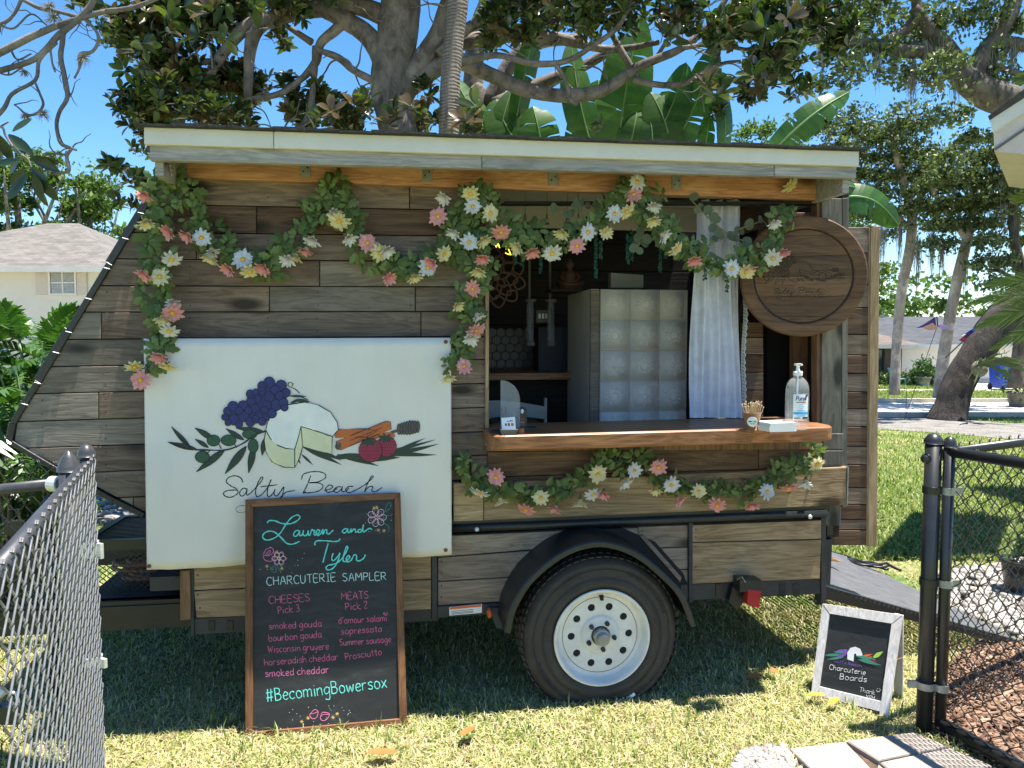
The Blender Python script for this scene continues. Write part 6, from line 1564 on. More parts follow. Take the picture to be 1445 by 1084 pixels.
for pts, n, lb in (([(905, 290), (912, 310), (905, 335), (898, 350)], 16, 'eucalyptus bunch hanging in the middle of the window head'), ([(925, 300), (930, 320), (925, 348)], 9, 'short eucalyptus spray hanging right of the middle of the window head'), ([(975, 282), (1000, 308), (1030, 332), (1055, 342)], 14, 'eucalyptus spray on a bare tan twig before the curtain'), ([(838, 290), (815, 292), (788, 300)], 10, 'dark eucalyptus spray in the shaded left of the window head'), ([(1075, 312), (1040, 325), (1015, 340)], 8, 'eucalyptus twig reaching left from behind the plaque')):
    of = 0.04; base = L(*pts[0], of); t = thing('eucalyptus_spray', lb, 'foliage', mtx=TM @ Matrix.Translation(base), group='eucalyptus hung in the window')
    P = smoothpath(pts, 6); b = MB(); b.tube([L(x, y, of) - base for x, y in P], 0.0028, 5); b.build('twig', M['twig'], t)
    for k in range(n):
        q = P[int((k + 0.5) / n * len(P)) % len(P)]; inst('round_leaf', EU, t, L(q[0] + random.uniform(-2, 2), q[1], of) - base, (random.uniform(-0.4, 0.4), random.choice((-1, 1)) * random.uniform(0.7, 2.4), random.uniform(-0.7, 0.7)), random.uniform(0.8, 1.15))
IVL = ['ivy strand hanging nearest the yellow neon script', 'ivy strand just right of the one by the neon script', 'ivy strand hanging over the clear dispenser tubes', 'long ivy strand right of the seated statue', 'short ivy strand touching the long one right of the statue', 'ivy strand under the peak of the flower garlands', 'ivy strand close right of the one under the garland peak', 'long ivy strand above the right part of the tin tiles', 'short ivy strand beside the long one above the tin tiles', 'tiny ivy strand at the left edge of the curtain', 'dark ivy strand hanging in front of the white curtain']
for q_, (x, y0, y1) in enumerate(((728, 345, 372), (737, 350, 376), (763, 355, 385), (841, 335, 392), (848, 340, 365), (886, 330, 372), (892, 325, 368), (932, 345, 385), (939, 340, 365), (995, 378, 395), (1026, 385, 412))):
    base = L(x, y0, 0.03); t = thing('ivy_strand', IVL[q_], 'foliage', mtx=TM @ Matrix.Translation(base), group='ivy strands in the window')
    b = MB(); ln = (L(x, y0, 0.03).z - L(x, y1, 0.03).z); b.tube([(0.003 * math.sin(k * 1.2), 0, -ln * k / 8) for k in range(9)], 0.0008, 4); b.build('stem', M['ivy'], t)
    k = 0
    while k * 0.0045 < ln:
        inst('round_leaf', IV, t, (0, 0, -k * 0.0045), (random.uniform(-0.5, 0.5), PI / 2 * (1 if k % 2 else -1) + random.uniform(0, 0.8) * (1 if k % 2 else -1), random.uniform(-0.8, 0.8)), random.uniform(0.8, 1.2)); k += 1
for x, w_ in ((741, 'leftmost'), (772, 'second from left'), (801, 'third from left'), (816, 'rightmost')):
    base = L(x, 300, -0.25); t = thing('dried_bunch', 'dried stems hanging upside down under the trailer ceiling, ' + w_ + ' of four bunches', 'foliage', mtx=TM @ Matrix.Translation(base), group='dried bunches under the ceiling')
    b = MB(); b.tube([(0, 0, 0.1), (0, 0, 0)], 0.0012, 4)
    for k in range(7): a = random.uniform(0, 6.28); b.tube([(0, 0, 0), (0.012 * math.cos(a), 0.012 * math.sin(a), -0.05)], 0.0012, 4); b.sphere((0.012 * math.cos(a), 0.012 * math.sin(a), -0.05), 0.006, 6, 4)
    b.build('stems', M['ivy'], t)

# ------------------------------------------------------------------ fences and gates
def chain(mb, p0, d, w, h, pitch=0.055, r=0.0018, z0=0.04, seed=0, top=True):
    """woven mesh: upright zigzag wires, neighbours hooking round each other; p0 base, d unit direction"""
    sp = pitch * 0.62; n = int(w / sp); nz = int(h / (2 * sp)); nrm = Vector((-d.y, d.x, 0)); zz = h / nz
    for i in range(n):
        pts = []
        for k in range(2 * nz + 1):
            ph = (k + i) % 2; x = (i + (1.05 if ph else -0.05)) * sp; z = z0 + k * zz / 2; o = 0.0022 if ph else -0.0022
            for e in (-1, 1): pts.append(p0 + d * x + nrm * (o * e) + Vector((0, 0, z + e * zz * 0.05)))
        mb.tube(pts, r, 5, False)
        if top:  # knuckled tips
            e_ = pts[-1]; mb.tube([e_, e_ + Vector((0, 0, 0.012)) + d * 0.006, e_ + Vector((0, 0, 0.006)) + d * 0.014], r, 5, False)
def pipe(a, c, r, mat, nm, parent, k=None): b = MB(); b.tube([a, c], r, 14); return b.build(nm, mat, parent, True)
def domecap(p, r, mat, parent, cone=False):
    b = MB(); pr = [(r * 1.12, -0.012), (r * 1.12, 0.0), (r * 1.0, 0.008), (r * 0.7, 0.022 if not cone else 0.035), (r * 0.3, 0.028 if not cone else 0.055), (0, 0.03 if not cone else 0.062)]
    b.lathe(pr, p, 'z', 20); return b.build('post_cap', mat, parent, True)
# left gate leaf, swung open towards us
gp = at(122, 652, 2.43); gp.z = 0
ge = at(0, 775, 1.34); dL = Vector((ge.x - gp.x, ge.y - gp.y, 0)).normalized(); WL = 1.35
lg = thing('gate', 'grey chain link gate leaf swung open toward the viewer at the left edge', 'gate', gp)
ztop_ = at(122, 652, 2.43).z; dl_ = dL
def lp(x, z): return dl_ * x + Vector((0, 0, z))
pipe(lp(0, 0.05), lp(0, ztop_ + 0.012), 0.021, M['fence_grey'], 'gate_upright', lg)
domecap(lp(0, ztop_ + 0.03), 0.024, M['fence_grey'], lg)
pipe(lp(0.0, ztop_ - 0.015), lp(WL, ztop_ - 0.015), 0.021, M['fence_grey'], 'gate_rail', lg); pipe(lp(0, 0.07), lp(WL, 0.07), 0.021, M['fence_grey'], 'gate_rail', lg); pipe(lp(WL, 0.05), lp(WL, ztop_), 0.021, M['fence_grey'], 'gate_upright', lg)
b = MB(); side = Vector((-dl_.y, dl_.x, 0)); side = side if side.dot(EYE - gp) > 0 else -side
chain(b, side * 0.0 + dl_ * 0.02 + side * 0.026, dl_, WL - 0.04, ztop_ - 0.04, 0.060, 0.0023, 0.05); b.build('chain_link_mesh', M['wire_grey'], lg, True)
def band(z, h=0.03, parent=lg, at_=Vector((0, 0, 0)), r=0.026, tongue=Vector((1, 0, 0)), m='galv_light'):
    b = MB(); b.lathe([(r, -h / 2), (r + 0.003, -h / 2), (r + 0.003, h / 2), (r, h / 2)], at_ + Vector((0, 0, z)), 'z', 20); t = tongue.normalized(); s_ = Vector((-t.y, t.x, 0)) * 0.006
    p = at_ + t * r + Vector((0, 0, z - h / 2)); q = p + t * 0.035; u = Vector((0, 0, h)); b.hexa([p - s_, q - s_, q + s_, p + s_, p - s_ + u, q - s_ + u, q + s_ + u, p + s_ + u]); return b.build('hinge_band', M[m], parent)
band(at(130, 775, 2.43).z, 0.05, tongue=Vector((0.9, -0.4, 0))); band(at(130, 932, 2.43).z, 0.03, tongue=Vector((0.9, -0.4, 0)))
# latch hanging on the gate at far left
lt = at(12, 1000, 1.55) - gp; b = MB(); b.box((lt.x - 0.02, lt.y - 0.012, lt.z - 0.03), (lt.x + 0.028, lt.y + 0.012, lt.z + 0.008)); b.build('latch', M['metal_dark'], lg)
b = MB(); b.tube([lt + Vector((-0.02, 0, 0.0)), lt + Vector((-0.018, 0, 0.035)), lt + Vector((0.018, 0, 0.035)), lt + Vector((0.022, 0, 0.0))], 0.004, 8); b.tube([lt + Vector((-0.06, 0, 0.06)), lt + Vector((-0.01, 0, 0.03))], 0.012, 8); b.build('latch_shackle', M['galv_light'], lg, True)
# left fence: cone capped corner post and the run going left
fp_ = at(97, 660, 2.62); zt2 = fp_.z; fp_.z = 0
lf = thing('fence', 'black chain link fence with a thick top rail running off to the left', 'fence', fp_)
pipe(Vector((0, 0, 0)), Vector((0, 0, zt2 - 0.01)), 0.033, M['fence_grey'], 'fence_post', lf); domecap(Vector((0, 0, zt2)), 0.034, M['fence_grey'], lf, True)
r0 = at(90, 682, 2.62) - fp_; r1 = at(-60, 697, 2.75) - fp_; dF = Vector((r1.x - r0.x, r1.y - r0.y, 0)).normalized()
pipe(r0, r1 + (r1 - r0) * 1.2, 0.021, M['fence_grey'], 'top_rail', lf)
b = MB(); chain(b, Vector((0, 0.02, 0)), dF, 1.6, r0.z + 0.02, 0.060, 0.0018, 0.04); b.build('chain_link_mesh', M['metal_dark'], lf, True)
b = MB(); b.lathe([(0.025, -0.02), (0.028, -0.02), (0.028, 0.02), (0.025, 0.02)], (0, 0, 0), 'x', 16); o = b.build('rail_clamp', M['galv_light'], lf); o.location = r0 + (r1 - r0).normalized() * 0.035; o.rotation_euler = (0, 0, math.atan2((r0 - r1).y, (r0 - r1).x))
p = at(68, 700, 3.2) - fp_; pipe(Vector((p.x, p.y, 0)), Vector((p.x, p.y, p.z)), 0.02, M['metal_dark'], 'fence_post', lf)
pk = at(20, 735, 3.2); b = MB(); b.tube([(-0.025, 0, 0), (-0.02, 0, 0.05), (0.02, 0, 0.05), (0.025, 0, 0)], 0.005, 8); b.box((-0.04, -0.01, -0.06), (0.04, 0.01, 0.0))
o = b.build('padlock', M['metal_dark'], lf); o.location = pk - fp_
# right posts, gate leaf and fence
rp0 = ground(1313, 1036); zr = at(1322, 626, rp0.y).z
rg = thing('gate', 'black chain link gate leaf with its lower rail beside the paved walk at right', 'gate', rp0 + Vector((0.030, -0.012, 0)))
g0 = rp0 + Vector((0.030, -0.012, 0)); e1 = ground(1445, 1088, 0.05); dR = Vector((e1.x - g0.x, e1.y - g0.y, 0)).normalized()
def rpp(x, z): return dR * x + Vector((0, 0, z))
mz = zr - 0.03; WR = 1.2
pipe(rpp(0, 0.03), rpp(0, mz + 0.02), 0.021, M['metal_dark'], 'gate_upright', rg); pipe(rpp(0, mz), rpp(WR, mz), 0.021, M['metal_dark'], 'gate_rail', rg); pipe(rpp(0, 0.055), rpp(WR, 0.055), 0.024, M['metal_dark'], 'gate_rail', rg); pipe(rpp(WR, 0.03), rpp(WR, mz), 0.021, M['metal_dark'], 'gate_upright', rg)
b = MB(); chain(b, rpp(0.02, 0) + Vector((-dR.y, dR.x, 0)) * 0.012, dR, WR - 0.03, mz - 0.04, 0.060, 0.0023, 0.05); b.build('chain_link_mesh', M['metal_dark'], rg, True)
domecap(rpp(0, mz + 0.03), 0.023, M['metal_dark'], rg)
rfp = rp0 + Vector((-0.020, 0.012, 0)); rf_ = thing('fence', 'black chain link fence behind the right gate running back to the right', 'fence', rfp)
pipe(Vector((0, 0, 0)), Vector((0, 0, zr + 0.0)), 0.030, M['metal_dark'], 'fence_post', rf_); domecap(Vector((0, 0, zr + 0.01)), 0.031, M['metal_dark'], rf_)
q1 = at(1470, 624, 3.3) - rfp; q0 = Vector((0.02, 0.0, at(1330, 632, 3.05).z)); dq = Vector((q1.x - q0.x, q1.y - q0.y, 0)).normalized()
pipe(q0, q0 + dq * 2.2 , 0.019, M['metal_dark'], 'top_rail', rf_)
b = MB(); chain(b, Vector((0.02, 0.01, 0)), dq, 2.1, q0.z - 0.01, 0.062, 0.0019, 0.03); b.build('chain_link_mesh', M['metal_dark'], rf_, True)
for z, t in ((at(1325, 692, rp0.y).z, Vector((1, 0.1, 0))), (at(1325, 822, rp0.y).z, Vector((1, 0, 0))), (at(1325, 968, rp0.y).z, Vector((-1, 0.1, 0)))):
    band(z, 0.028, rf_, Vector((0, 0, 0)), 0.032, t, 'metal_dark' if abs(z - 0.9) < 0.3 else 'galv'); band(z, 0.028, rf_, Vector((0.050, -0.024, 0)), 0.023, t, 'galv')
b = MB(); b.sphere((-0.032, -0.01, zr - 0.06), 0.02, 12, 8); b.build('hinge_knob', M['metal_dark'], rf_, True)

# cables on the grass by the ramp
M['cable'] = plain('black_cable', (0.015, 0.015, 0.016), 0.4)
cbx = thing('cable_coil', 'loose black cables lying on the grass behind the ramp', 'cable', ground(1200, 800))
c0_ = ground(1200, 800)
for k in range(4):
    b = MB(); P = [ground(1172 + 9 * k + 75 * t + 6 * math.sin(t * 9 + k), 796 + 3 * k + 14 * t + 4 * math.sin(t * 7 + k * 2)) - c0_ + Vector((0, 0, 0.045 + 0.01 * k)) for t in [i / 16 for i in range(17)]]
    b.tube(P, 0.009, 7); b.build('cable', M['cable'], cbx, True)
# ------------------------------------------------------------------ trees and plants
M['bark_mag'] = bark('grey_lichen_bark', (0.045, 0.038, 0.03), (0.20, 0.17, 0.145), 9, (1, 1, 0.6), 0.03)
M['bark_twig'] = bark('dark_twig_bark', (0.05, 0.045, 0.04), (0.16, 0.14, 0.125), 7)
M['bark_oak'] = bark('dark_oak_bark', (0.035, 0.028, 0.022), (0.13, 0.11, 0.09), 9, (1, 1, 0.4), 0.03)
M['bark_lean'] = bark('deep_furrowed_bark', (0.014, 0.011, 0.009), (0.065, 0.05, 0.04), 10, (1, 1, 0.28), 0.05)
M['bark_pale'] = bark('pale_smooth_bark', (0.20, 0.16, 0.13), (0.42, 0.36, 0.30), 6)
def palm_bark():
    m, nt, b = newmat('ringed_palm_bark'); w = N(nt, 'ShaderNodeTexWave', bands_direction='Z'); w.inputs['Scale'].default_value = 11; w.inputs['Distortion'].default_value = 5.0; w.inputs['Detail'].default_value = 3
    v = coords(nt); nt.links.new(v, w.inputs[0]); n = noise_t(nt, coords(nt, (1, 1, 0.1)), 30, 4)
    c = mixc(nt, 0.7, ramp(nt, w.outputs['Fac'], [(0.2, (0.09, 0.075, 0.06)), (0.7, (0.15, 0.125, 0.105))]), ramp(nt, n, [(0.35, (0.08, 0.065, 0.05)), (0.65, (0.20, 0.17, 0.14))]))
    nt.links.new(c, b.inputs['Base Color']); b.inputs['Roughness'].default_value = 0.9; bump(nt, b, w.outputs['Fac'], 0.008); return m
M['bark_palm'] = palm_bark()
M['mag'] = leafmat('magnolia_leaf', [(0.015, 0.035, 0.015), (0.03, 0.065, 0.02), (0.05, 0.09, 0.03), (0.12, 0.16, 0.03), (0.03, 0.06, 0.02), (0.02, 0.045, 0.02)], (0.10, 0.07, 0.03), 0.28, 0.22, 0.5)
M['oak'] = leafmat('oak_leaf', [(0.05, 0.08, 0.03), (0.09, 0.13, 0.05), (0.14, 0.19, 0.075), (0.22, 0.26, 0.12), (0.08, 0.12, 0.045)], (0.09, 0.12, 0.05), 0.45, 0.25, 0.4)
M['oak_far'] = leafmat('far_tree_leaf', [(0.05, 0.10, 0.02), (0.10, 0.17, 0.04), (0.16, 0.24, 0.06), (0.08, 0.13, 0.03)], None, 0.5, 0.3, 0.3)
M['moss'] = leafmat('spanish_moss', [(0.2, 0.2, 0.17), (0.36, 0.34, 0.29), (0.28, 0.27, 0.22)], None, 0.9, 0.15, 0.1)
M['banana'] = leafmat('banana_leaf', [(0.035, 0.10, 0.018), (0.06, 0.15, 0.025)], None, 0.4, 0.35, 0.4)
M['banana_rib'] = solid('banana_midrib', (0.14, 0.24, 0.07), 0.5)
M['philo'] = leafmat('split_leaf', [(0.025, 0.08, 0.015), (0.05, 0.13, 0.025), (0.08, 0.18, 0.035)], (0.07, 0.14, 0.04), 0.28, 0.25, 0.5)
M['frond'] = leafmat('palm_frond', [(0.07, 0.13, 0.03), (0.14, 0.2, 0.05), (0.25, 0.28, 0.09)], None, 0.45, 0.3, 0.4)
M['fern'] = leafmat('staghorn_fern', [(0.10, 0.15, 0.08), (0.17, 0.22, 0.12)], None, 0.6, 0.1, 0.3)
M['bush'] = leafmat('hedge_leaf', [(0.03, 0.08, 0.015), (0.07, 0.14, 0.03), (0.12, 0.19, 0.05)], None, 0.4, 0.2, 0.4)
def rough_tube(mb, pts, rad, sides=10, amp=0.10, k=4, fr=3.0):
    P = smoothpath([tuple(p) + (r,) for p, r in zip(pts, rad)], k); o = len(mb.v)
    mb.tube([p[:3] for p in P], [max(0.001, p[3]) for p in P], sides, True)
    for i in range(o, len(mb.v)):
        v = Vector(mb.v[i]); j = (i - o) // sides
        if j < len(P):
            c = Vector(P[j][:3]); q = 1 + amp * (noise.noise(v * fr) + 0.6 * noise.noise(v * fr * 4)); mb.v[i] = tuple(c + (v - c) * q)
def limb(mb, pp, Y, base, sides=9, amp=0.12, wob=0):
    """pp = [(px, py, radius px[, depth change])] at depth Y"""
    pts = []; rad = []
    for q in pp:
        y = Y + (q[3] if len(q) > 3 else 0); pts.append(at(q[0], q[1], y) - base); rad.append(q[2] / F * y * (0.86 if q[2] < 12 else 0.78))
    rough_tube(mb, pts, rad, sides, amp, 5, 12.0 / max(rad[0] * 30, 1))
def trunk_thing(name, label, cat, limbs, Y, mat, base, group=None, amp=0.1, partname='trunk', sides=12):
    t = thing(name, label, cat, base, group=group); b = MB()
    for l in limbs: limb(b, l, Y, Vector(base), sides if l[0][2] > 12 else 7, amp)
    b.build(partname, mat, t, True); return t
def leaves_cloud(name, C, rads, n, size, mat, parent, base, aspect=0.5, flat=0.0, two=True):
    """leaf blades (bent along the middle) through a set of ellipsoidal clumps"""
    C = np.array([tuple(Vector(c) - Vector(base)) for c in C]); rads = np.array(rads); w = rads[:, 0] * rads[:, 1] + 1e-6
    idx = rng.choice(len(C), n, p=w / w.sum()); d = rng.normal(size=(n, 3)); d /= np.linalg.norm(d, axis=1)[:, None]
    r = rng.uniform(0, 1, n) ** 0.45
    P = C[idx] + d * (r * 1.0)[:, None] * rads[idx][:, [0, 2, 1]]
    # twig clumps: pull points together so gaps show
    q = np.round(P / (size * 4.0)) * (size * 4.0) + rng.normal(size=(n, 3)) * size * 0.3
    P = P * 0.45 + q * 0.55 + rng.normal(size=(n, 3)) * size * 0.6
    a = rng.normal(size=(n, 3)); a[:, 2] -= 0.25; a /= np.linalg.norm(a, axis=1)[:, None]
    b_ = rng.normal(size=(n, 3)); b_[:, 2] += flat; b_ = b_ - a * (a * b_).sum(1)[:, None]; b_ /= np.linalg.norm(b_, axis=1)[:, None]
    s = size * rng.uniform(0.6, 1.25, n)[:, None]; nn_ = np.cross(a, b_)
    V = np.zeros((n, 5, 3)); V[:, 0] = P - a * s * 0.5; V[:, 1] = P + b_ * s * aspect * 0.5 - nn_ * s * 0.06; V[:, 2] = P + a * s * 0.5; V[:, 3] = P - b_ * s * aspect * 0.5 - nn_ * s * 0.06; V = V[:, :4]
    k = np.arange(n)[:, None] * 4; Fc = np.concatenate([k + [0, 1, 2], k + [0, 2, 3]])
    return bigmesh(name, V.reshape(-1, 3), Fc, mat, parent)
def blobs(L_, Y, spread):
    C = []; Rr = []
    for b in L_:
        x, y, r = b[:3]; dy = b[3] if len(b) > 3 else random.uniform(-spread, spread); C.append(at(x, y, Y + dy)); q = r / F * (Y + dy); Rr.append((q, q * 0.85, max(q, spread * 0.5)))
    return C, Rr
# magnolia leaf rosette
def rosette(seed, n=8, l=0.15):
    r_ = random.Random(seed); b = MB()
    for k in range(n):
        a = 2 * PI * k / n * 1.618 * 2 + r_.uniform(-.3, .3); ti = r_.uniform(0.1, 1.2); ll = l * r_.uniform(0.75, 1.15); w = ll * 0.21; ca, sa = math.cos(a), math.sin(a); V = []
        for t, ww in ((0.0, 0.12), (0.25, 0.75), (0.55, 1.0), (0.8, 0.7), (1.0, 0.05)):
            for s_ in (-1, 0, 1):
                u = 0.015 + ll * t; v = s_ * w * ww; h = (0.18 * abs(v)) - 0.5 * ll * t * t * 0.5; ci, si = math.cos(ti), math.sin(ti)
                x_ = u * ci - h * si * 0.5; z_ = u * si + h; V.append((x_ * ca - v * sa, x_ * sa + v * ca, z_))
        b.add(V, [(3 * i + j, 3 * i + j + 1, 3 * i + j + 4, 3 * i + j + 3) for i in range(4) for j in range(2)])
    b.tube([(0, 0, -0.05), (0, 0, 0.02)], 0.004, 4)
    return b
ROS = []
for s_ in range(5):
    o = rosette(s_).build('leaf_cluster', M['mag'], None, True); ROS.append(o.data); bpy.data.objects.remove(o)
def rosette_cloud(name, L_, Y, spread, n, parent, base, sc=(0.8, 1.25)):
    """many rosettes merged into one crown"""
    vs = []; fs = []; o_ = 0; data = []
    for me in ROS:
        v = np.empty(len(me.vertices) * 3, np.float32); me.vertices.foreach_get('co', v); f = [tuple(p.vertices) for p in me.polygons if len(p.vertices) == 4]; data.append((v.reshape(-1, 3), np.array(f)))
    C, Rr = blobs(L_, Y, spread); w = np.array([r[0] ** 2 for r in Rr]); w /= w.sum()
    for i in range(n):
        k = rng.choice(len(C), p=w); d = rng.normal(size=3); d /= np.linalg.norm(d); r = rng.uniform(0, 1) ** 0.5
        p = np.array(C[k]) + d * r * np.array((Rr[k][0], Rr[k][2], Rr[k][1])) - np.array(base)
        v, f = data[i % 5]; E = Matrix.Rotation(rng.uniform(0, 6.28), 3, 'Z') @ Matrix.Rotation(rng.normal() * 0.8, 3, 'X') @ Matrix.Rotation(rng.uniform(0, 6.28), 3, 'Z'); E = np.array(E) * rng.uniform(*sc)
        vs.append(v @ E.T + p); fs.append(f + o_); o_ += len(v)
    return bigmesh(name, np.concatenate(vs), np.concatenate(fs), M['mag'], parent, smooth=True)

# --- magnolia behind the trailer
MY = 7.2; mb0 = at(590, 260, MY); mb0.z = 0
mg = thing('magnolia_tree', 'big grey barked magnolia with forked limbs rising behind the trailer roof', 'tree', mb0)
LM = [[(600, 700, 42), (592, 330, 38), (572, 230, 35), (558, 170, 34), (550, 120, 35), (560, 60, 36), (566, 0, 34), (570, -60, 28)],
      [(552, 100, 24), (520, 52, 18), (478, 24, 15), (440, 6, 13), (390, -25, 11)], [(560, 30, 20), (500, 8, 15), (440, 15, 13), (392, 22, 12), (362, 42, 11), (352, 80, 9), (350, 140, 6)],
      [(565, 130, 26), (592, 92, 20), (618, 50, 16), (630, 10, 14), (650, -30, 12)], [(575, 125, 20), (600, 108, 16), (640, 85, 15), (690, 105, 13), (740, 126, 13), (790, 135, 12), (830, 133, 11), (862, 122, 10), (895, 98, 8), (925, 84, 7), (962, 68, 6), (1000, 36, 5), (1030, -10, 4)],
      [(620, 78, 10, -.1), (660, 40, 9), (700, 20, 7), (740, -20, 6)], [(650, 88, 8, -.2), (700, 78, 5, -.3), (752, 90, 5, -.3), (800, 86, 4.5, -.3), (840, 62, 4, -.3), (872, 38, 4, -.3), (892, 0, 3.5, -.3)], [(783, 88, 4, -.3), (797, 112, 3.5, -.3), (806, 140, 3, -.3), (814, 148, 3, -.3)],
      [(893, 113, 5), (930, 120, 5), (965, 118, 4.5), (990, 104, 4), (1020, 90, 3), (1045, 86, 2)], [(905, 120, 6, .3), (870, 60, 5, .3), (850, 20, 4, .3), (860, -20, 3, .3)], [(640, 62, 14, .5), (720, 50, 12, .5), (790, 55, 9, .5), (860, 70, 6, .5), (930, 60, 4, .5)],
      [(490, 30, 8), (470, 45, 8), (452, 62, 7), (445, 88, 7), (425, 112, 5), (395, 132, 5), (355, 140, 4)], [(446, 66, 6), (443, 110, 5), (438, 150, 5), (425, 178, 4), (400, 186, 3)], [(448, 70, 4, -.1), (478, 82, 6, -.1), (500, 100, 6, -.1), (535, 118, 6)],
      [(440, 60, 6, .1), (400, 34, 4, .1), (360, 10, 4, .1)], [(425, 20, 5), (404, 26, 8), (372, 26, 9), (345, 40, 10), (322, 66, 9), (300, 98, 8), (280, 132, 6), (262, 160, 5), (246, 182, 4)], [(308, 86, 5), (282, 88, 5), (262, 92, 4), (246, 96, 3)],
      [(700, 150, 16, 1), (760, 120, 12, 1), (820, 95, 9, 1), (880, 60, 7, 1)], [(1000, 40, 4, .1), (1015, 70, 3, .1), (1004, 100, 3, .1)], [(925, 84, 4, .1), (948, 40, 3, .1), (940, 0, 3, .1)], [(962, 68, 4, -.1), (1010, 62, 3, -.1), (1060, 70, 3, -.1), (1100, 50, 2, -.1)]]
b = MB()
for l in LM: limb(b, l, MY, mb0, 14 if l[0][2] > 14 else 8, 0.10)
for i in range(70):      # bare twigs off the limbs
    l = random.choice(LM[1:]); q = random.choice(l[1:]); x, y = q[0], q[1]; a = random.uniform(0, 6.28); P = [(x, y, 1.8)]
    for k in range(4): a += random.uniform(-0.7, 0.7); x += 14 * math.cos(a); y += 14 * math.sin(a); P.append((x, y, 1.6 - 0.3 * k))
    if y < 200: limb(b, P, MY + random.uniform(-.4, .4), mb0, 4, 0)
b.build('trunk', M['bark_mag'], mg, True)
MBL = [(170, 60, 22), (200, 40, 38), (235, 90, 36), (285, 35, 38), (330, 15, 36), (190, 150, 26), (230, 140, 34), (272, 120, 30), (215, 182, 24), (198, 215, 16), (165, 238, 12), (176, 288, 12), (206, 262, 16), (312, 110, 26), (350, 125, 30), (298, 165, 26), (333, 168, 22),
       (395, 52, 14), (412, 130, 16), (428, 165, 26), (480, 162, 26), (455, 140, 14), (500, 180, 18), (520, 148, 14), (400, 5, 26), (460, -10, 24), (586, 176, 20), (548, 182, 14), (665, 186, 16), (620, 176, 12), (705, 30, 26), (760, 20, 34), (820, 8, 34), (880, 12, 34), (745, 50, 18),
       (830, 40, 16), (960, 20, 36), (1010, 52, 26), (1055, 30, 36), (1105, 40, 36), (1150, 30, 34), (1185, 55, 24), (1082, 92, 28), (1062, 130, 18), (1112, 98, 26), (1010, 160, 12), (845, 184, 8), (1130, 128, 14), (240, 20, 30), (130, 20, 16), (600, 130, 12), (690, 60, 14)]
rosette_cloud('crown', [(x, y, r * 1.05) for x, y, r in MBL], MY, 0.6, 2300, mg, mb0, (0.5, 0.95))
rosette_cloud('crown', [(300, -60, 90), (450, -70, 90), (600, -90, 90), (760, -60, 80), (920, -70, 80), (1080, -60, 80), (180, -50, 70)], MY, 0.9, 900, mg, mb0, (0.8, 1.1))  # unseen upper crown, added above the frame to shade the limbs
for i, (x, y, s_) in enumerate(((300, 18, 1.5), (318, 6, 1.5), (282, 52, 1.4), (258, 10, 1.4), (240, 30, 1.3), (150, 8, 1.4), (205, 18, 1.2), (318, 55, 1.2), (560, 165, 1.5), (582, 152, 1.6), (604, 160, 1.4), (660, 172, 1.4), (672, 150, 1.3), (548, 178, 1.3), (1080, 40, 1.5), (1096, 60, 1.5), (1060, 18, 1.4), (1064, 110, 1.5), (1078, 124, 1.4), (1010, 136, 1.5), (1000, 120, 1.4), (1022, 128, 1.4), (935, 50, 1.5), (945, 60, 1.3), (1110, 26, 1.4), (1040, 56, 1.3),
                             (360, 8, 1.3), (200, 62, 1.2), (232, 44, 1.2), (176, 100, 1.1), (500, 150, 1.2), (522, 140, 1.2), (468, 158, 1.2), (430, 160, 1.1), (1000, 10, 1.3), (880, 20, 1.2), (780, 10, 1.2), (1092, 96, 1.4), (1120, 88, 1.3), (1052, 86, 1.3))):
    p = at(x, y, MY - 0.9) - mb0; inst('leaf_cluster', ROS[i % 5], mg, p, (random.uniform(-1.2, 1.2), random.uniform(-1.2, 1.2), random.uniform(0, 6)), s_ * 0.85)
# --- palm trunk, and a second trunk behind
pb = at(634, 260, 6.4); pb.z = 0
trunk_thing('palm_tree', 'straight ringed palm trunk rising behind the trailer roof beside the magnolia', 'tree', [[(632, 800, 22), (633, 300, 19), (634, 150, 18), (640, 60, 18), (646, 0, 19), (648, -80, 19)]], 6.4, M['bark_palm'], pb, amp=0.03)
pb = at(690, 200, 8.5); pb.z = 0
trunk_thing('background_tree', 'pale sunlit trunk standing just right of the palm behind the trailer', 'tree', [[(676, 800, 22), (672, 200, 20), (668, 120, 18), (672, 50, 17), (690, 0, 16), (696, -60, 14)], [(690, 150, 18), (720, 90, 14), (760, 60, 11), (820, 55, 8)]], 8.5, M['bark_mag'], pb)

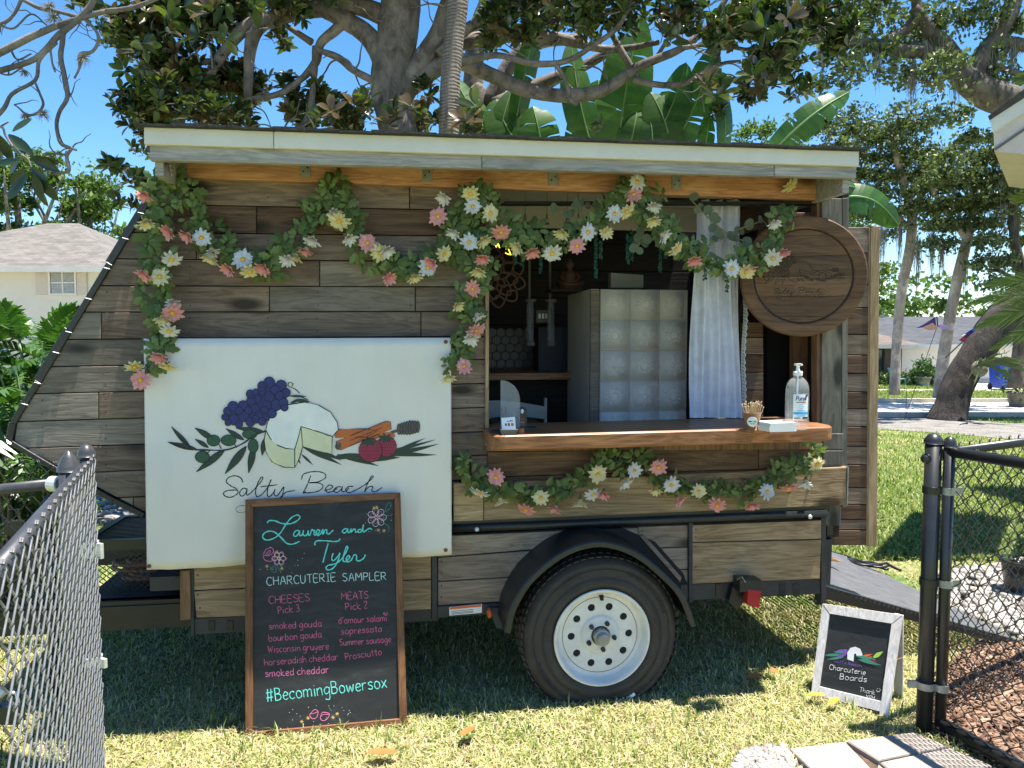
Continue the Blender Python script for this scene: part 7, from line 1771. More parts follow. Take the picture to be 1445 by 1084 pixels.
# --- overhanging bare branches with ball moss at the upper left
ov = thing('oak_branch', 'bare crooked oak branches with ball moss reaching in at the upper left corner', 'branch', at(-300, 300, 5.6))
ob = Vector(at(-300, 300, 5.6))
OB = [[(-260, 120, 12), (-40, 88, 7), (0, 74, 6), (42, 53, 5.5), (83, 36, 5), (116, 25, 4.5), (150, 16, 4)], [(-60, 120, 5), (0, 100, 4.5), (50, 83, 4.5), (83, 50, 5), (112, 26, 5), (128, 8, 5), (140, -20, 4)], [(-60, 210, 4), (0, 160, 3.5), (17, 133, 3), (50, 113, 3), (56, 84, 3), (80, 60, 3)],
      [(90, 36, 4), (88, 60, 4), (86, 83, 4), (92, 112, 3.6), (95, 138, 3.6), (84, 158, 3), (80, 178, 3), (86, 202, 3.4), (98, 208, 2.4), (108, 212, 2)], [(101, 210, 2.6), (94, 221, 3), (97, 241, 2.8), (84, 244, 2), (68, 247, 1.6)], [(94, 219, 2), (78, 217, 1.6), (60, 220, 1.2)], [(112, 20, 3), (134, 42, 2.4), (139, 58, 3), (130, 73, 2.6), (114, 78, 4), (112, 96, 2), (105, 111, 1.6)],
      [(34, -10, 3), (20, 20, 2.6), (0, 34, 2.4), (-30, 40, 2)], [(33, 0, 3), (55, 11, 3.5), (80, 16, 3), (110, 24, 3.4)], [(48, 113, 2), (56, 132, 1.8), (61, 148, 2), (52, 160, 2), (38, 162, 2), (26, 152, 1.4), (20, 148, 1)], [(12, 62, 2), (24, 84, 1.6), (44, 76, 1.4)], [(70, 62, 2), (74, 90, 1.6), (78, 102, 1.3)], [(0, 36, 2), (20, 40, 1.6), (44, 20, 1.4), (66, 36, 1.2)], [(30, 96, 1.5), (12, 106, 1.3), (-10, 100, 1.2)], [(95, 140, 1.2), (90, 120, 1)], [(150, 16, 4), (190, 10, 3.5), (240, -10, 3)]]
b = MB()
for l in OB: limb(b, l, 5.6, ob, 7, 0.12)
for i in range(34):
    l = random.choice(OB); q = random.choice(l); x, y = q[0], q[1]; a = random.uniform(0, 6.28); P = [(x, y, 1.2)]
    for k in range(4): a += random.uniform(-0.8, 0.8); x += 9 * math.cos(a); y += 9 * math.sin(a); P.append((x, y, 1.1 - 0.22 * k))
    limb(b, P, 5.6, ob, 4, 0)
b.build('branch', M['bark_twig'], ov, True)
for x, y, r in ((60, 159, 9), (36, 162, 6), (118, 80, 9), (76, 24, 12), (70, 8, 10), (34, 100, 5)):
    b = MB(); c = at(x, y, 5.6) - ob; rr0 = r / F * 5.6
    for k in range(70):
        d = Vector((random.gauss(0, 1), random.gauss(0, 1), random.gauss(0, 1))).normalized(); m_ = d * rr0 * 0.6 + Vector((0, 0, -0.008)); b.tube([c, c + m_, c + d * rr0 * random.uniform(0.9, 1.5) + Vector((0, 0, -0.02))], [0.0028, 0.002, 0.0007], 3)
    b.build('ball_moss', M['moss'], ov)
# near sprig of big leaves at the left edge
sg = thing('leafy_twig', 'drooping twig with large dark glossy leaves hanging near the left edge', 'branch', at(20, 190, 3.6)); sg0 = at(20, 190, 3.6)
b = MB(); limb(b, [(-40, 170, 2.4), (0, 178, 2), (8, 192, 1.8), (24, 214, 1.8), (40, 226, 1.8), (46, 246, 1.5)], 3.6, sg0, 6, 0.05); limb(b, [(2, 178, 1.5), (12, 172, 1.2)], 3.6, sg0, 5, 0); b.build('twig', M['bark_mag'], sg, True)
M['mag_near'] = leafmat('near_glossy_leaf', [(0.015, 0.035, 0.018), (0.03, 0.055, 0.02)], (0.07, 0.05, 0.03), 0.3, 0.06, 0.5)
BL = leaf_mesh('leaf', 0.13, 0.05, M['mag_near'], 0.25, 8, 0.35)
for x, y, ang, s_ in ((18, 186, 35, 0.75), (12, 190, 128, 1.0), (2, 196, 200, 0.9), (-2, 190, 170, 0.9), (28, 222, 240, 0.9), (42, 220, 118, 0.9), (44, 224, 100, 0.8), (38, 246, 215, 1.0), (46, 250, 178, 1.05), (52, 248, 150, 0.95), (48, 246, 168, 0.8), (34, 240, 232, 0.8), (44, 236, 130, 0.7), (26, 226, 260, 0.7)):
    p = at(x, y, 3.6 + random.uniform(-.05, .05)) - sg0; a = R(ang)   # angle clockwise from up
    inst('leaf', BL, sg, p, Matrix.Rotation(a, 3, 'Y') @ Matrix.Rotation(-R(90) + random.uniform(-.4, .4), 3, 'X').inverted() @ Matrix.Rotation(random.uniform(-.5, .5), 3, 'Y'), s_ * 1.1)

# --- giant bird of paradise / banana leaves behind the roof
def big_leaf(parent, base, p0, p1, w, bend, splits, name='leaf', seed=0, twist=0.0, Ys=(6.2, 6.0), face=None):
    r_ = random.Random(seed); a = at(p0[0], p0[1], Ys[0]) - base; c = at(p1[0], p1[1], Ys[1]) - base; Wd = w / F * Ys[0]
    n = 26; P = []
    perp = Vector(((c - a).z, 0, -(c - a).x)).normalized()
    for i in range(n + 1): t = i / n; P.append(a.lerp(c, t) + perp * (bend / F * Ys[0] * math.sin(PI * t)) + Vector((0, -0.12 * math.sin(PI * t), 0)))
    b = MB(); cut = {s_: set(int(r_.uniform(2, n - 2)) for _ in range(splits)) for s_ in (-1, 1)}
    for s_ in (-1, 1):
        i0 = 0; droop = r_.uniform(0.1, 0.35)
        for i in range(n):
            g0 = g1 = 0.0
            if i in cut[s_]: g0 = 0.30; droop = r_.uniform(0.05, 0.45)
            if (i + 1) in cut[s_]: g1 = 0.30
            V = []
            for j, gp_ in ((i, g0), (i + 1, -g1)):
                t = j / n; ww = Wd / 2 * (math.sin(PI * min(1, (t * 0.94 + 0.06))) ** 0.55); d = (P[min(j + 1, n)] - P[max(j - 1, 0)]).normalized(); sd = d.cross(Vector((math.sin(twist), -math.cos(twist), 0.25))).normalized() * s_
                seg = (P[min(i + 1, n)] - P[i]).length
                for u in (0, 0.5, 1.0): V.append(P[j] + sd * (ww * u) + d * (ww * 0.30 * u + gp_ * seg * u) + Vector((0, 0.9 * ww * u * u * droop, -ww * u * u * droop * 0.5)))
            b.add(V, [(0, 1, 4, 3), (1, 2, 5, 4)] if s_ > 0 else [(0, 3, 4, 1), (1, 4, 5, 2)])
    o = b.build(name, M['banana'], parent, True); b = MB(); b.tube(P, [0.012 * (1 - 0.75 * i / n) for i in range(n + 1)], 6); b.build('midrib', M['banana_rib'], o, True)
    # stalk down to the root
    st = MB(); st.tube([Vector((0, 0, 0)) + Vector((a.x * 0.3, 0, 0)), Vector((a.x * 0.75, a.y * 0.7, a.z * 0.6)), a], [0.05, 0.035, 0.014], 8); st.build('stalk', M['banana_rib'], parent, True)
def plant(label, px, Y, leaves):
    base = at(px, 300, Y); base.z = 0; t = thing('banana_plant', label, 'banana plant', base)
    for i, l in enumerate(leaves): big_leaf(t, base, l[0], l[1], l[2], l[3], l[4], seed=i + int(px), twist=l[5] if len(l) > 5 else 0, Ys=(Y, Y - (l[6] if len(l) > 6 else 0.1)))
plant('broad dark leaved banana plant behind the roof left of its middle', 745, 8.2, [((745, 250), (640, 108), 52, -10, 3, 0.3), ((720, 240), (768, 0), 44, -6, 2, 0.9), ((800, 240), (845, 112), 66, 8, 3, -0.2), ((760, 230), (700, 140), 58, -12, 2, 0.2), ((770, 240), (752, 150), 60, 0, 3, 0.1), ((700, 250), (722, 128), 40, -4, 1, 0.2)])
plant('bright sunlit banana plant behind the middle of the roof', 885, 8.0, [((868, 250), (905, 20), 74, -6, 3, 0.15), ((915, 250), (912, 150), 54, 4, 1, 0), ((950, 245), (918, 130), 56, 4, 2, 0), ((930, 240), (1008, 62), 50, 8, 5, -0.3), ((890, 250), (968, 88), 52, 8, 4, -0.2), ((845, 240), (806, 60), 50, -8, 3, 0.3), ((1020, 250), (1017, 112), 34, 0, 1, 0.6), ((985, 245), (1000, 160), 28, 0, 2, 0.4), ((880, 240), (900, 150), 42, 0, 2, 0.0)])
plant('banana plant with one pale leaf slanting up past the right end of the roof', 1090, 5.4, [((1070, 235), (1198, 130), 40, -8, 6, 0.0), ((1130, 300), (1268, 318), 46, -26, 5, -0.1), ((1120, 290), (1216, 268), 30, -10, 3, 0.2)])

# --- live oak at right with moss
oy_ = 15.0; ob2 = at(1600, 500, oy_); ob2.z = 0
oak = thing('live_oak', 'wide live oak with dark limbs and hanging moss filling the upper right', 'tree', ob2)
b = MB()
for l in ([(1620, 560, 48), (1580, 300, 40), (1500, 190, 34), (1440, 150, 30), (1385, 128, 24), (1352, 100, 20), (1332, 66, 16), (1310, 40, 12), (1290, 10, 9)], [(1370, 118, 20), (1385, 80, 16), (1410, 45, 14), (1430, 10, 12), (1440, -40, 10)], [(1335, 72, 14), (1280, 72, 12), (1230, 64, 12), (1190, 56, 12), (1150, 52, 10), (1100, 50, 7)],
          [(1400, 60, 10), (1440, 62, 10), (1500, 80, 10)], [(1420, 70, 6), (1400, 90, 5), (1440, 105, 5)], [(1240, 66, 9), (1290, 30, 8), (1290, -20, 7)], [(1350, 90, 6), (1320, 118, 5), (1300, 112, 4)], [(1290, 60, 6), (1310, 90, 5), (1330, 130, 4)]): limb(b, l, oy_, ob2, 10, 0.14)
b.build('trunk', M['bark_oak'], oak, True)
C, Rr = blobs([(1180, 40, 34), (1220, 20, 40), (1240, 80, 30), (1290, 40, 40), (1280, 100, 26), (1330, 30, 36), (1330, 95, 30), (1200, 100, 22), (1180, 90, 24), (1390, 20, 30), (1430, 40, 30), (1420, 110, 26), (1400, 90, 20), (1160, 120, 16), (1340, 160, 26), (1370, 200, 28), (1250, -40, 60), (1400, -50, 60), (1130, -30, 50), (1435, 160, 20), (1190, 118, 12)], oy_, 0.9)
leaves_cloud('crown', C, Rr, 13000, 0.13, M['oak'], oak, ob2, 0.5)
def moss(parent, base, lst, Y, n=60):
    for x, y, w, h in lst:
        b = MB()
        for k in range(n):
            px = random.gauss(x, w * 0.35); c = at(px, y + random.uniform(-6, 6), Y + random.uniform(-.2, .2)) - base; l = h / F * Y * random.uniform(0.35, 1.0) * max(0.3, 1 - abs(px - x) / (w + 1)); P = []
            dx = dy = 0
            for j in range(7): P.append(c + Vector((dx, dy, -l * j / 6))); dx += random.gauss(0, 0.012); dy += random.gauss(0, 0.012)
            b.tube(P, [0.008 * (1 - 0.12 * j) for j in range(7)], 3, False)
        b.build('spanish_moss', M['moss'], parent)
moss(oak, ob2, [(1240, 60, 16, 80), (1186, 50, 18, 60), (1215, 66, 10, 50), (1350, 95, 14, 80), (1400, 70, 14, 70), (1290, 90, 10, 70), (1308, 60, 8, 90), (1160, 62, 12, 40), (1330, 50, 18, 70), (1285, 110, 10, 40), (1430, 60, 18, 60), (1262, 90, 10, 30)], oy_, 45)
# --- leafy mass: evergreen oaks behind, on pale slim trunks
def slim(label, trunk, Y, bl, nleaf, ml, size=0.12, mat='oak', bmat='bark_pale', extra=()):
    base = at(trunk[0][0], trunk[0][1], Y); base.z = 0; t = thing('tall_tree', label, 'tree', base); b = MB(); g0 = ground(trunk[0][0], trunk[0][1])
    limb(b, trunk, Y, base, 10, 0.06)
    for e in extra: limb(b, e, Y, base, 7, 0.08)
    b.build('trunk', M[bmat], t, True); C, Rr = blobs(bl, Y, 0.9); leaves_cloud('crown', C, Rr, nleaf, size, M[mat], t, base, 0.5)
    if ml: moss(t, base, ml, Y, 40)
slim('slim pale trunked tree with mossy crown nearest the open door', [(1262, 557, 9), (1264, 510, 7.5), (1268, 450, 7.5), (1274, 400, 8), (1284, 350, 8), (1286, 300, 7), (1270, 240, 6), (1260, 190, 5)], 19,
     [(1240, 200, 38), (1200, 180, 36), (1280, 180, 40), (1270, 240, 40), (1230, 260, 36), (1200, 240, 30), (1310, 230, 36), (1290, 290, 34), (1240, 300, 24), (1210, 290, 22), (1320, 300, 24), (1160, 170, 24), (1130, 180, 20), (1258, 330, 12), (1180, 210, 24)], 15000, [(1248, 300, 14, 90), (1270, 320, 8, 70), (1290, 330, 10, 60), (1244, 330, 10, 60), (1302, 225, 12, 60), (1296, 340, 8, 100)],
     extra=([(1286, 300, 6), (1310, 260, 5), (1330, 220, 4)], [(1280, 320, 5), (1240, 280, 4), (1200, 250, 3)]))
slim('slim pale trunked tree leaning left of the thick leaning trunk', [(1324, 562, 9), (1332, 500, 9), (1342, 440, 8.5), (1352, 390, 8.5), (1362, 350, 8), (1372, 300, 7), (1376, 250, 6)], 18,
     [(1340, 240, 36), (1370, 260, 36), (1350, 300, 30), (1330, 320, 24), (1380, 310, 26), (1400, 280, 30), (1320, 270, 30), (1400, 220, 30), (1310, 350, 14), (1340, 350, 12), (1395, 330, 22)], 10000, [(1316, 330, 8, 100), (1328, 350, 7, 60), (1362, 350, 8, 90), (1400, 240, 20, 110), (1420, 260, 16, 100)], extra=([(1365, 340, 5), (1330, 290, 4), (1310, 260, 3)],))
slim('tree with a thin brown trunk at the right edge behind the palm fronds', [(1432, 548, 13), (1438, 500, 10), (1442, 440, 9), (1440, 380, 8), (1432, 340, 7), (1430, 300, 7), (1428, 260, 6)], 17,
     [(1400, 390, 18), (1420, 370, 16), (1395, 350, 18), (1410, 410, 10), (1440, 270, 40), (1430, 200, 30), (1440, 330, 20), (1385, 375, 14)], 5200, [(1420, 210, 26, 150), (1436, 260, 18, 110)], bmat='bark_oak', extra=([(1440, 400, 4), (1415, 385, 3), (1395, 380, 2)],))
slim('bushy tree showing just beside the open door edge', [(1190, 545, 14), (1195, 480, 12), (1200, 400, 10), (1200, 340, 9)], 24, [(1200, 330, 36), (1190, 300, 40), (1246, 400, 14), (1258, 392, 10), (1240, 380, 16), (1242, 440, 9), (1180, 400, 40), (1150, 340, 40), (1070, 190, 26), (1040, 195, 14), (1110, 215, 34), (1070, 240, 40), (1256, 375, 8)], 9000, [], 0.16, 'oak_far')
# --- leaning trunk with fern
lb = ground(1335, 592); YL = lb.y
lt_ = thing('leaning_tree', 'very thick dark furrowed trunk leaning right from the gravel bed', 'tree', (lb.x, YL, 0)); lb = Vector((lb.x, YL, 0))
b = MB(); limb(b, [(1334, 600, 36), (1342, 575, 29), (1352, 545, 27), (1370, 510, 27), (1390, 480, 27), (1412, 452, 28), (1440, 425, 30), (1480, 400, 32), (1540, 360, 34), (1620, 300, 34), (1700, 200, 30)], YL, lb, 20, 0.12); b.build('trunk', M['bark_lean'], lt_, True)
C, Rr = blobs([(1700, 150, 90), (1640, 60, 80), (1760, 40, 90)], YL, 1); leaves_cloud('crown', C, Rr, 5000, 0.16, M['oak'], lt_, lb, 0.5)
fe = at(1388, 515, YL - 0.55); fn = thing('staghorn_fern', 'grey green staghorn fern mounted on the leaning trunk', 'fern', fe)
for i in range(17):
    a = random.uniform(-1.9, 1.9); l = random.uniform(0.45, 0.8); b = MB(); d = Vector((math.sin(a), -0.7, math.cos(a) * 0.9 + 0.1)).normalized(); s_ = Vector((d.z, 0, -d.x)).normalized(); P = [d * l * t + Vector((0, -0.1 * t, -0.16 * t * t * l * 3)) for t in (0, 0.35, 0.7, 1)]
    for j, (w0, w1) in enumerate(((0.02, 0.035), (0.035, 0.05), (0.05, 0.02))): b.add([P[j] - s_ * w0, P[j] + s_ * w0, P[j + 1] + s_ * w1, P[j + 1] - s_ * w1], [(0, 1, 2, 3)])
    b.add([P[3] - s_ * 0.02, P[3] + s_ * 0.005, P[3] + d * 0.11 - s_ * 0.07], [(0, 1, 2)]); b.add([P[3] - s_ * 0.005, P[3] + s_ * 0.02, P[3] + d * 0.11 + s_ * 0.06], [(0, 1, 2)]); b.build('fern_frond', M['fern'], fn)
b = MB(); b.sphere((0, 0.12, -0.08), 0.2, 14, 10, (0.8, 0.5, 0.8)); b.build('root_shield', M['board_back'], fn, True)
# --- palm at the right edge
pw = at(1560, 450, 6.2); pw.z = 0; pl_ = thing('palm_shrub', 'palm outside the right edge whose pointed sunlit fronds reach into the picture', 'palm', pw)
b = MB(); b.tube([(0, 0, 0), (0.05, 0, 1.0), (0.0, 0, 2.3)], [0.14, 0.11, 0.10], 12); b.build('trunk', M['bark_palm'], pl_, True)
def frond(parent, base, a, c, sag_, Y, w, n=34, col='frond'):
    A = at(*a, Y) - base; Cc = at(*c, Y) - base; b = MB(); P = [A.lerp(Cc, i / n) + Vector((0, 0, sag_ * math.sin(PI * i / n))) for i in range(n + 1)]
    b.tube(P, [0.009 * (1 - 0.8 * i / n) for i in range(n + 1)], 5); d0 = (Cc - A).normalized()
    for i in range(3, n + 1):
        t = i / n; d = (P[min(i + 1, n)] - P[i - 1]).normalized()
        for s_ in (-1, 1):
            l = w * math.sin(PI * (0.15 + 0.8 * t)) * random.uniform(0.85, 1.1); sd = Vector((-d.z * s_, 0.25 * random.uniform(-1, 1), d.x * s_)); e = P[i] + (sd * (0.9 - 0.6 * t) + d * (0.7 + t)).normalized() * l + Vector((0, 0, -0.25 * l * l)); q = (e - P[i]).cross(Vector((0, 1, 0.3))).normalized() * 0.006; m_ = P[i].lerp(e, 0.5) + Vector((0, 0, 0.03 * l))
            b.add([P[i] - q * 0.6, P[i] + q * 0.6, m_ + q, m_ - q, e], [(0, 1, 2, 3), (3, 2, 4)])
    b.build('palm_frond', M[col], parent)
for a, c, s_, w in (((1560, 440), (1380, 462), 0.10, 0.30), ((1560, 430), (1372, 428), 0.08, 0.30), ((1560, 420), (1395, 402), 0.08, 0.28), ((1560, 440), (1400, 492), 0.05, 0.25), ((1540, 300), (1428, 280), 0.05, 0.22), ((1540, 250), (1436, 232), 0.05, 0.2), ((1540, 130), (1432, 112), 0.05, 0.22), ((1560, 140), (1428, 142), 0.1, 0.2), ((1560, 440), (1650, 350), 0, 0.3)): frond(pl_, pw, a, c, s_, 6.2, w)

# --- split leaf plants at the left
def philo_mesh(seed):
    r_ = random.Random(seed); b = MB(); Lr = 0.44
    for k in range(11):
        t = 0.04 + k / 10.5 * 0.94
        for s_ in (-1, 1):
            ln = 0.23 * math.sin(PI * (0.22 + 0.62 * t)) * r_.uniform(0.85, 1.1); an_ = 1.25 - 0.85 * t + r_.uniform(-.08, .08); o = Vector((0, t * Lr, -0.12 * t * t)); d = Vector((s_ * math.sin(an_), math.cos(an_), 0)); p = Vector((-d.y, d.x, 0)) * 0.017
            q1 = o + d * ln * 0.5 + Vector((0, 0, 0.02)); q2 = o + d * ln + Vector((0, 0, -0.03 - 0.05 * r_.random()))
            b.add([o - p, o + p, q1 + p * 1.15, q1 - p * 1.15, q2 + p * 0.25, q2 - p * 0.25], [(0, 1, 2, 3), (3, 2, 4, 5)])
            if k % 2: side = q1 + (d * 0.4 + p.normalized() * s_ * 0.9).normalized() * ln * 0.35; b.add([q1 - p * .6, q1 + p * .6, side], [(0, 1, 2)])
    V = []
    for i in range(8): t = i / 7; V += [(-0.022 * (1.2 - t), t * Lr, -0.12 * t * t + 0.001), (0.022 * (1.2 - t), t * Lr, -0.12 * t * t + 0.001)]
    b.add(V, [(2 * i, 2 * i + 1, 2 * i + 3, 2 * i + 2) for i in range(7)])
    o = b.build('split_leaf', M['philo'], None); me = o.data; bpy.data.objects.remove(o); return me
PM = [philo_mesh(s) for s in range(4)]
def philo(label, cx, cy, Y, n, rx, ry, cut=None):
    base = at(cx, cy, Y); base.z = 0; t = thing('split_leaf_plant', label, 'plant', base, group=None)
    b = MB(); b.tube([(0, 0, 0), (0.05, 0, at(cx, cy, Y).z * 0.5)], [0.07, 0.05], 10); b.build('stem', M['bark_mag'], t, True)
    for i in range(n):
        a = random.uniform(0, 2 * PI); r_ = math.sqrt(random.random()); x = cx + rx * r_ * math.cos(a); y = cy + ry * r_ * math.sin(a); p = at(x, y, Y + random.uniform(-.45, .45)) - base
        if p.z < 0.1: continue
        out = math.atan2(p.x, 0.25 + random.uniform(-.3, .3)) ; el = random.uniform(-0.5, 0.75) + 0.5 * (cy - y) / ry
        yaw = math.atan2(-p.x * 1.4 + random.uniform(-.3, .3), -0.5 + random.uniform(-0.5, 0.5)); inst('split_leaf', PM[i % 4], t, p, Matrix.Rotation(yaw, 3, 'Z') @ Matrix.Rotation(el, 3, 'X') @ Matrix.Rotation(random.uniform(-.6, .6), 3, 'Y'), random.uniform(0.55, 0.9))
        if i % 3 == 0: q = MB(); q.tube([Vector((0.03, 0, p.z * 0.4)), (p.x * 0.6, p.y * 0.6, p.z * 0.8), p], 0.007, 5); q.build('leaf_stalk', M['banana_rib'], t, True)
philo('tall glossy split leaf plant in front of the cream house at the left', 45, 545, 4.9, 62, 70, 85)
philo('second split leaf plant filling the left edge, lower than the first', -10, 610, 4.4, 30, 75, 55)
philo('split leaf plant just behind the slanted trailer nose', 110, 540, 5.5, 36, 60, 75)
def bush(label, cx, cy, Y, r, n, size=0.05, nm='bush', mat='bush', ry=0.8):
    base = at(cx, cy, Y); base.z = 0; t = thing(nm, label, 'bush', base); b = MB()
    for k in range(7): a = random.uniform(0, 6.28); b.tube([(0, 0, 0), Vector((math.cos(a) * r * 0.5, math.sin(a) * r * 0.5, at(cx, cy, Y).z * 1.1))], 0.012, 5)
    b.build('stems', M['bark_mag'], t); z = at(cx, cy, Y).z
    leaves_cloud('foliage', [Vector((base.x + random.uniform(-.5, .5) * r, Y + random.uniform(-.4, .4) * r, z * random.uniform(0.6, 1.2))) for _ in range(6)], [(r * 0.6, r * 0.5 * ry, r * 0.5)] * 6, n, size, M[mat], t, base, 0.5)
bush('low green shrub at the left edge under the split leaf plants', 20, 640, 4.2, 0.45, 1800, 0.07)
bush('clipped bush below the brick wing window', 1256, 540, 25.6, 0.6, 1500, 0.10); bush('clipped bush right of the first below the brick wing', 1290, 541, 25.6, 0.6, 1500, 0.10); bush('loose flowering bush at the corner of the white garage', 1312, 532, 25.4, 0.7, 1300, 0.12)
# potted plants
for px, py, Y, lb_ in ((1303, 545, 25.0, 'grey pot with a small shrub at the corner of the white garage'), (1436, 560, 17.5, 'dark pot with a leafy plant beside the thin tree at the right edge')):
    base = at(px, py, Y); base.z = 0; t = thing('potted_plant', lb_, 'potted plant', base); b = MB(); b.lathe([(0.16, 0), (0.22, 0.3), (0.24, 0.3), (0.24, 0.34), (0.2, 0.34), (0.18, 0.3), (0, 0.3)], (0, 0, 0), 'z', 20); b.build('pot', M['galv'] if Y > 20 else M['ink_grey'], t, True)
    leaves_cloud('foliage', [base + Vector((0, 0, 0.55))], [(0.42, 0.3, 0.4)], 260, 0.2, M['bush'], t, base, 0.3)
pt = ground(1440, 840); t = thing('flower_pot', 'black nursery pot on the stone path behind the right fence', 'pot', (pt.x, pt.y, 0)); b = MB(); b.lathe([(0.08, 0), (0.11, 0.2), (0.12, 0.2), (0.12, 0.225), (0.105, 0.225), (0.1, 0.19), (0, 0.19)], (0, 0, 0), 'z', 24); b.build('pot', M['metal_dark'], t, True)
leaves_cloud('foliage', [Vector((pt.x, pt.y, 0.28))], [(0.1, 0.07, 0.1)], 90, 0.07, M['bush'], t, pt, 0.4)
# --- far trees at left, behind the house, and a screen of trees all round
def fartree(label, px, top, Y, w, n, size=0.28, trunkpx=None, mat='oak_far', group=None):
    base = at(px, 480, Y); base.z = 0; t = thing('background_tree', label, 'tree', base, group=group); b = MB(); zt_ = at(px, top, Y).z; W = w / F * Y
    rough_tube(b, [(0, 0, 0), (0.1, 0, zt_ * 0.4), (0, 0.1, zt_ * 0.8)], [0.35, 0.25, 0.1], 8)
    for k in range(7): a = random.uniform(0, 6.28); rough_tube(b, [(0, 0, zt_ * random.uniform(0.25, 0.5)), (math.cos(a) * W * 0.25, math.sin(a) * W * 0.2, zt_ * 0.65), (math.cos(a) * W * 0.42, math.sin(a) * W * 0.3, zt_ * 0.85)], [0.14, 0.09, 0.03], 6)
    b.build('trunk', M['bark_mag'], t, True)
    C = []; Rr = []
    for k in range(16): a = random.uniform(0, 6.28); r_ = random.random() ** 0.6; z = zt_ * random.uniform(0.35, 0.93); kk = 1 - 0.5 * max(0, (z / zt_ - 0.6)) / 0.4; C.append(base + Vector((math.cos(a) * r_ * W * 0.42 * kk, math.sin(a) * r_ * W * 0.3 * kk, z))); q = W * random.uniform(0.10, 0.17); Rr.append((q, q * 0.75, q))
    leaves_cloud('crown', C, Rr, n, size, M[mat], t, base, 0.5)
fartree('spreading light green tree behind the left end of the cream house roof', 30, 205, 34, 230, 14000); fartree('round light green tree behind the right end of the cream house roof', 130, 232, 36, 190, 12000); fartree('green tree just left of the trailer nose behind the cream house', 200, 320, 38, 120, 4000)
fartree('distant tree low behind the grey garage roof at right', 1420, 420, 48, 120, 3000); fartree('broad tree hidden mostly by the trailer, left of its middle', 400, 330, 30, 260, 4000); fartree('broad tree hidden mostly by the trailer, right of its middle', 800, 300, 32, 300, 5000)
fartree('distant tree behind the gap beside the open door', 1245, 440, 46, 60, 1500)

# ------------------------------------------------------------------ houses
M['stucco'] = plain('cream_stucco', (0.58, 0.54, 0.49), 0.9, var=0.04, bscale=0.001, nscale=3); M['stucco_w'] = plain('white_stucco', (0.70, 0.67, 0.62), 0.9, var=0.04, nscale=3)
def roofmat(name, c1, c2):
    m, nt, b = newmat(name); br = N(nt, 'ShaderNodeTexBrick'); br.inputs['Scale'].default_value = 3.0; br.inputs['Color1'].default_value = (*c1, 1); br.inputs['Color2'].default_value = (*c2, 1); br.inputs['Mortar'].default_value = (*[x * 0.6 for x in c1], 1); br.inputs['Mortar Size'].default_value = 0.02; br.inputs['Brick Width'].default_value = 0.9; br.inputs['Row Height'].default_value = 0.42
    nt.links.new(coords(nt), br.inputs['Vector']); n = noise_t(nt, coords(nt), 2, 5); c = mixc(nt, 0.5, br.outputs['Color'], ramp(nt, n, [(0.35, (0.6, 0.6, 0.6)), (0.65, (1, 1, 1))]), 'MULTIPLY'); nt.links.new(c, b.inputs['Base Color']); b.inputs['Roughness'].default_value = 0.95; return m
M['roof_tan'] = roofmat('tan_shingle_roof', (0.13, 0.115, 0.10), (0.20, 0.18, 0.16)); M['roof_grey'] = roofmat('charcoal_shingle_roof', (0.055, 0.058, 0.065), (0.085, 0.088, 0.096)); M['roof_brown'] = roofmat('brown_shingle_roof', (0.13, 0.10, 0.085), (0.19, 0.15, 0.125))
def brickmat():
    m, nt, b = newmat('brown_brick'); br = N(nt, 'ShaderNodeTexBrick'); br.inputs['Scale'].default_value = 4.5; br.inputs['Color1'].default_value = (0.10, 0.055, 0.04, 1); br.inputs['Color2'].default_value = (0.19, 0.11, 0.08, 1); br.inputs['Mortar'].default_value = (0.22, 0.19, 0.16, 1); br.inputs['Mortar Size'].default_value = 0.015
    mp = coords(nt); sx = N(nt, 'ShaderNodeSeparateXYZ'); cx = N(nt, 'ShaderNodeCombineXYZ'); nt.links.new(mp, sx.inputs[0]); nt.links.new(sx.outputs[0], cx.inputs[0]); nt.links.new(sx.outputs[2], cx.inputs[1]); nt.links.new(cx.outputs[0], br.inputs['Vector']); nt.links.new(br.outputs['Color'], b.inputs['Base Color']); b.inputs['Roughness'].default_value = 0.9; return m
M['brick'] = brickmat(); M['glass'] = plain('window_glass', (0.04, 0.06, 0.07), 0.08, var=0.1, spec=0.8)
M['blind'] = plain('window_blind', (0.45, 0.45, 0.45), 0.6, var=0.1)
def hip(b, x0, x1, y0, y1, z0, zr, hx0, hx1, hy, th=0.18):
    b.add([(x0, y0, z0), (x1, y0, z0), (x1, y1, z0), (x0, y1, z0), (hx0, hy, zr), (hx1, hy, zr)], [(0, 1, 5, 4), (1, 2, 5), (2, 3, 4, 5), (3, 0, 4), (3, 2, 1, 0)])
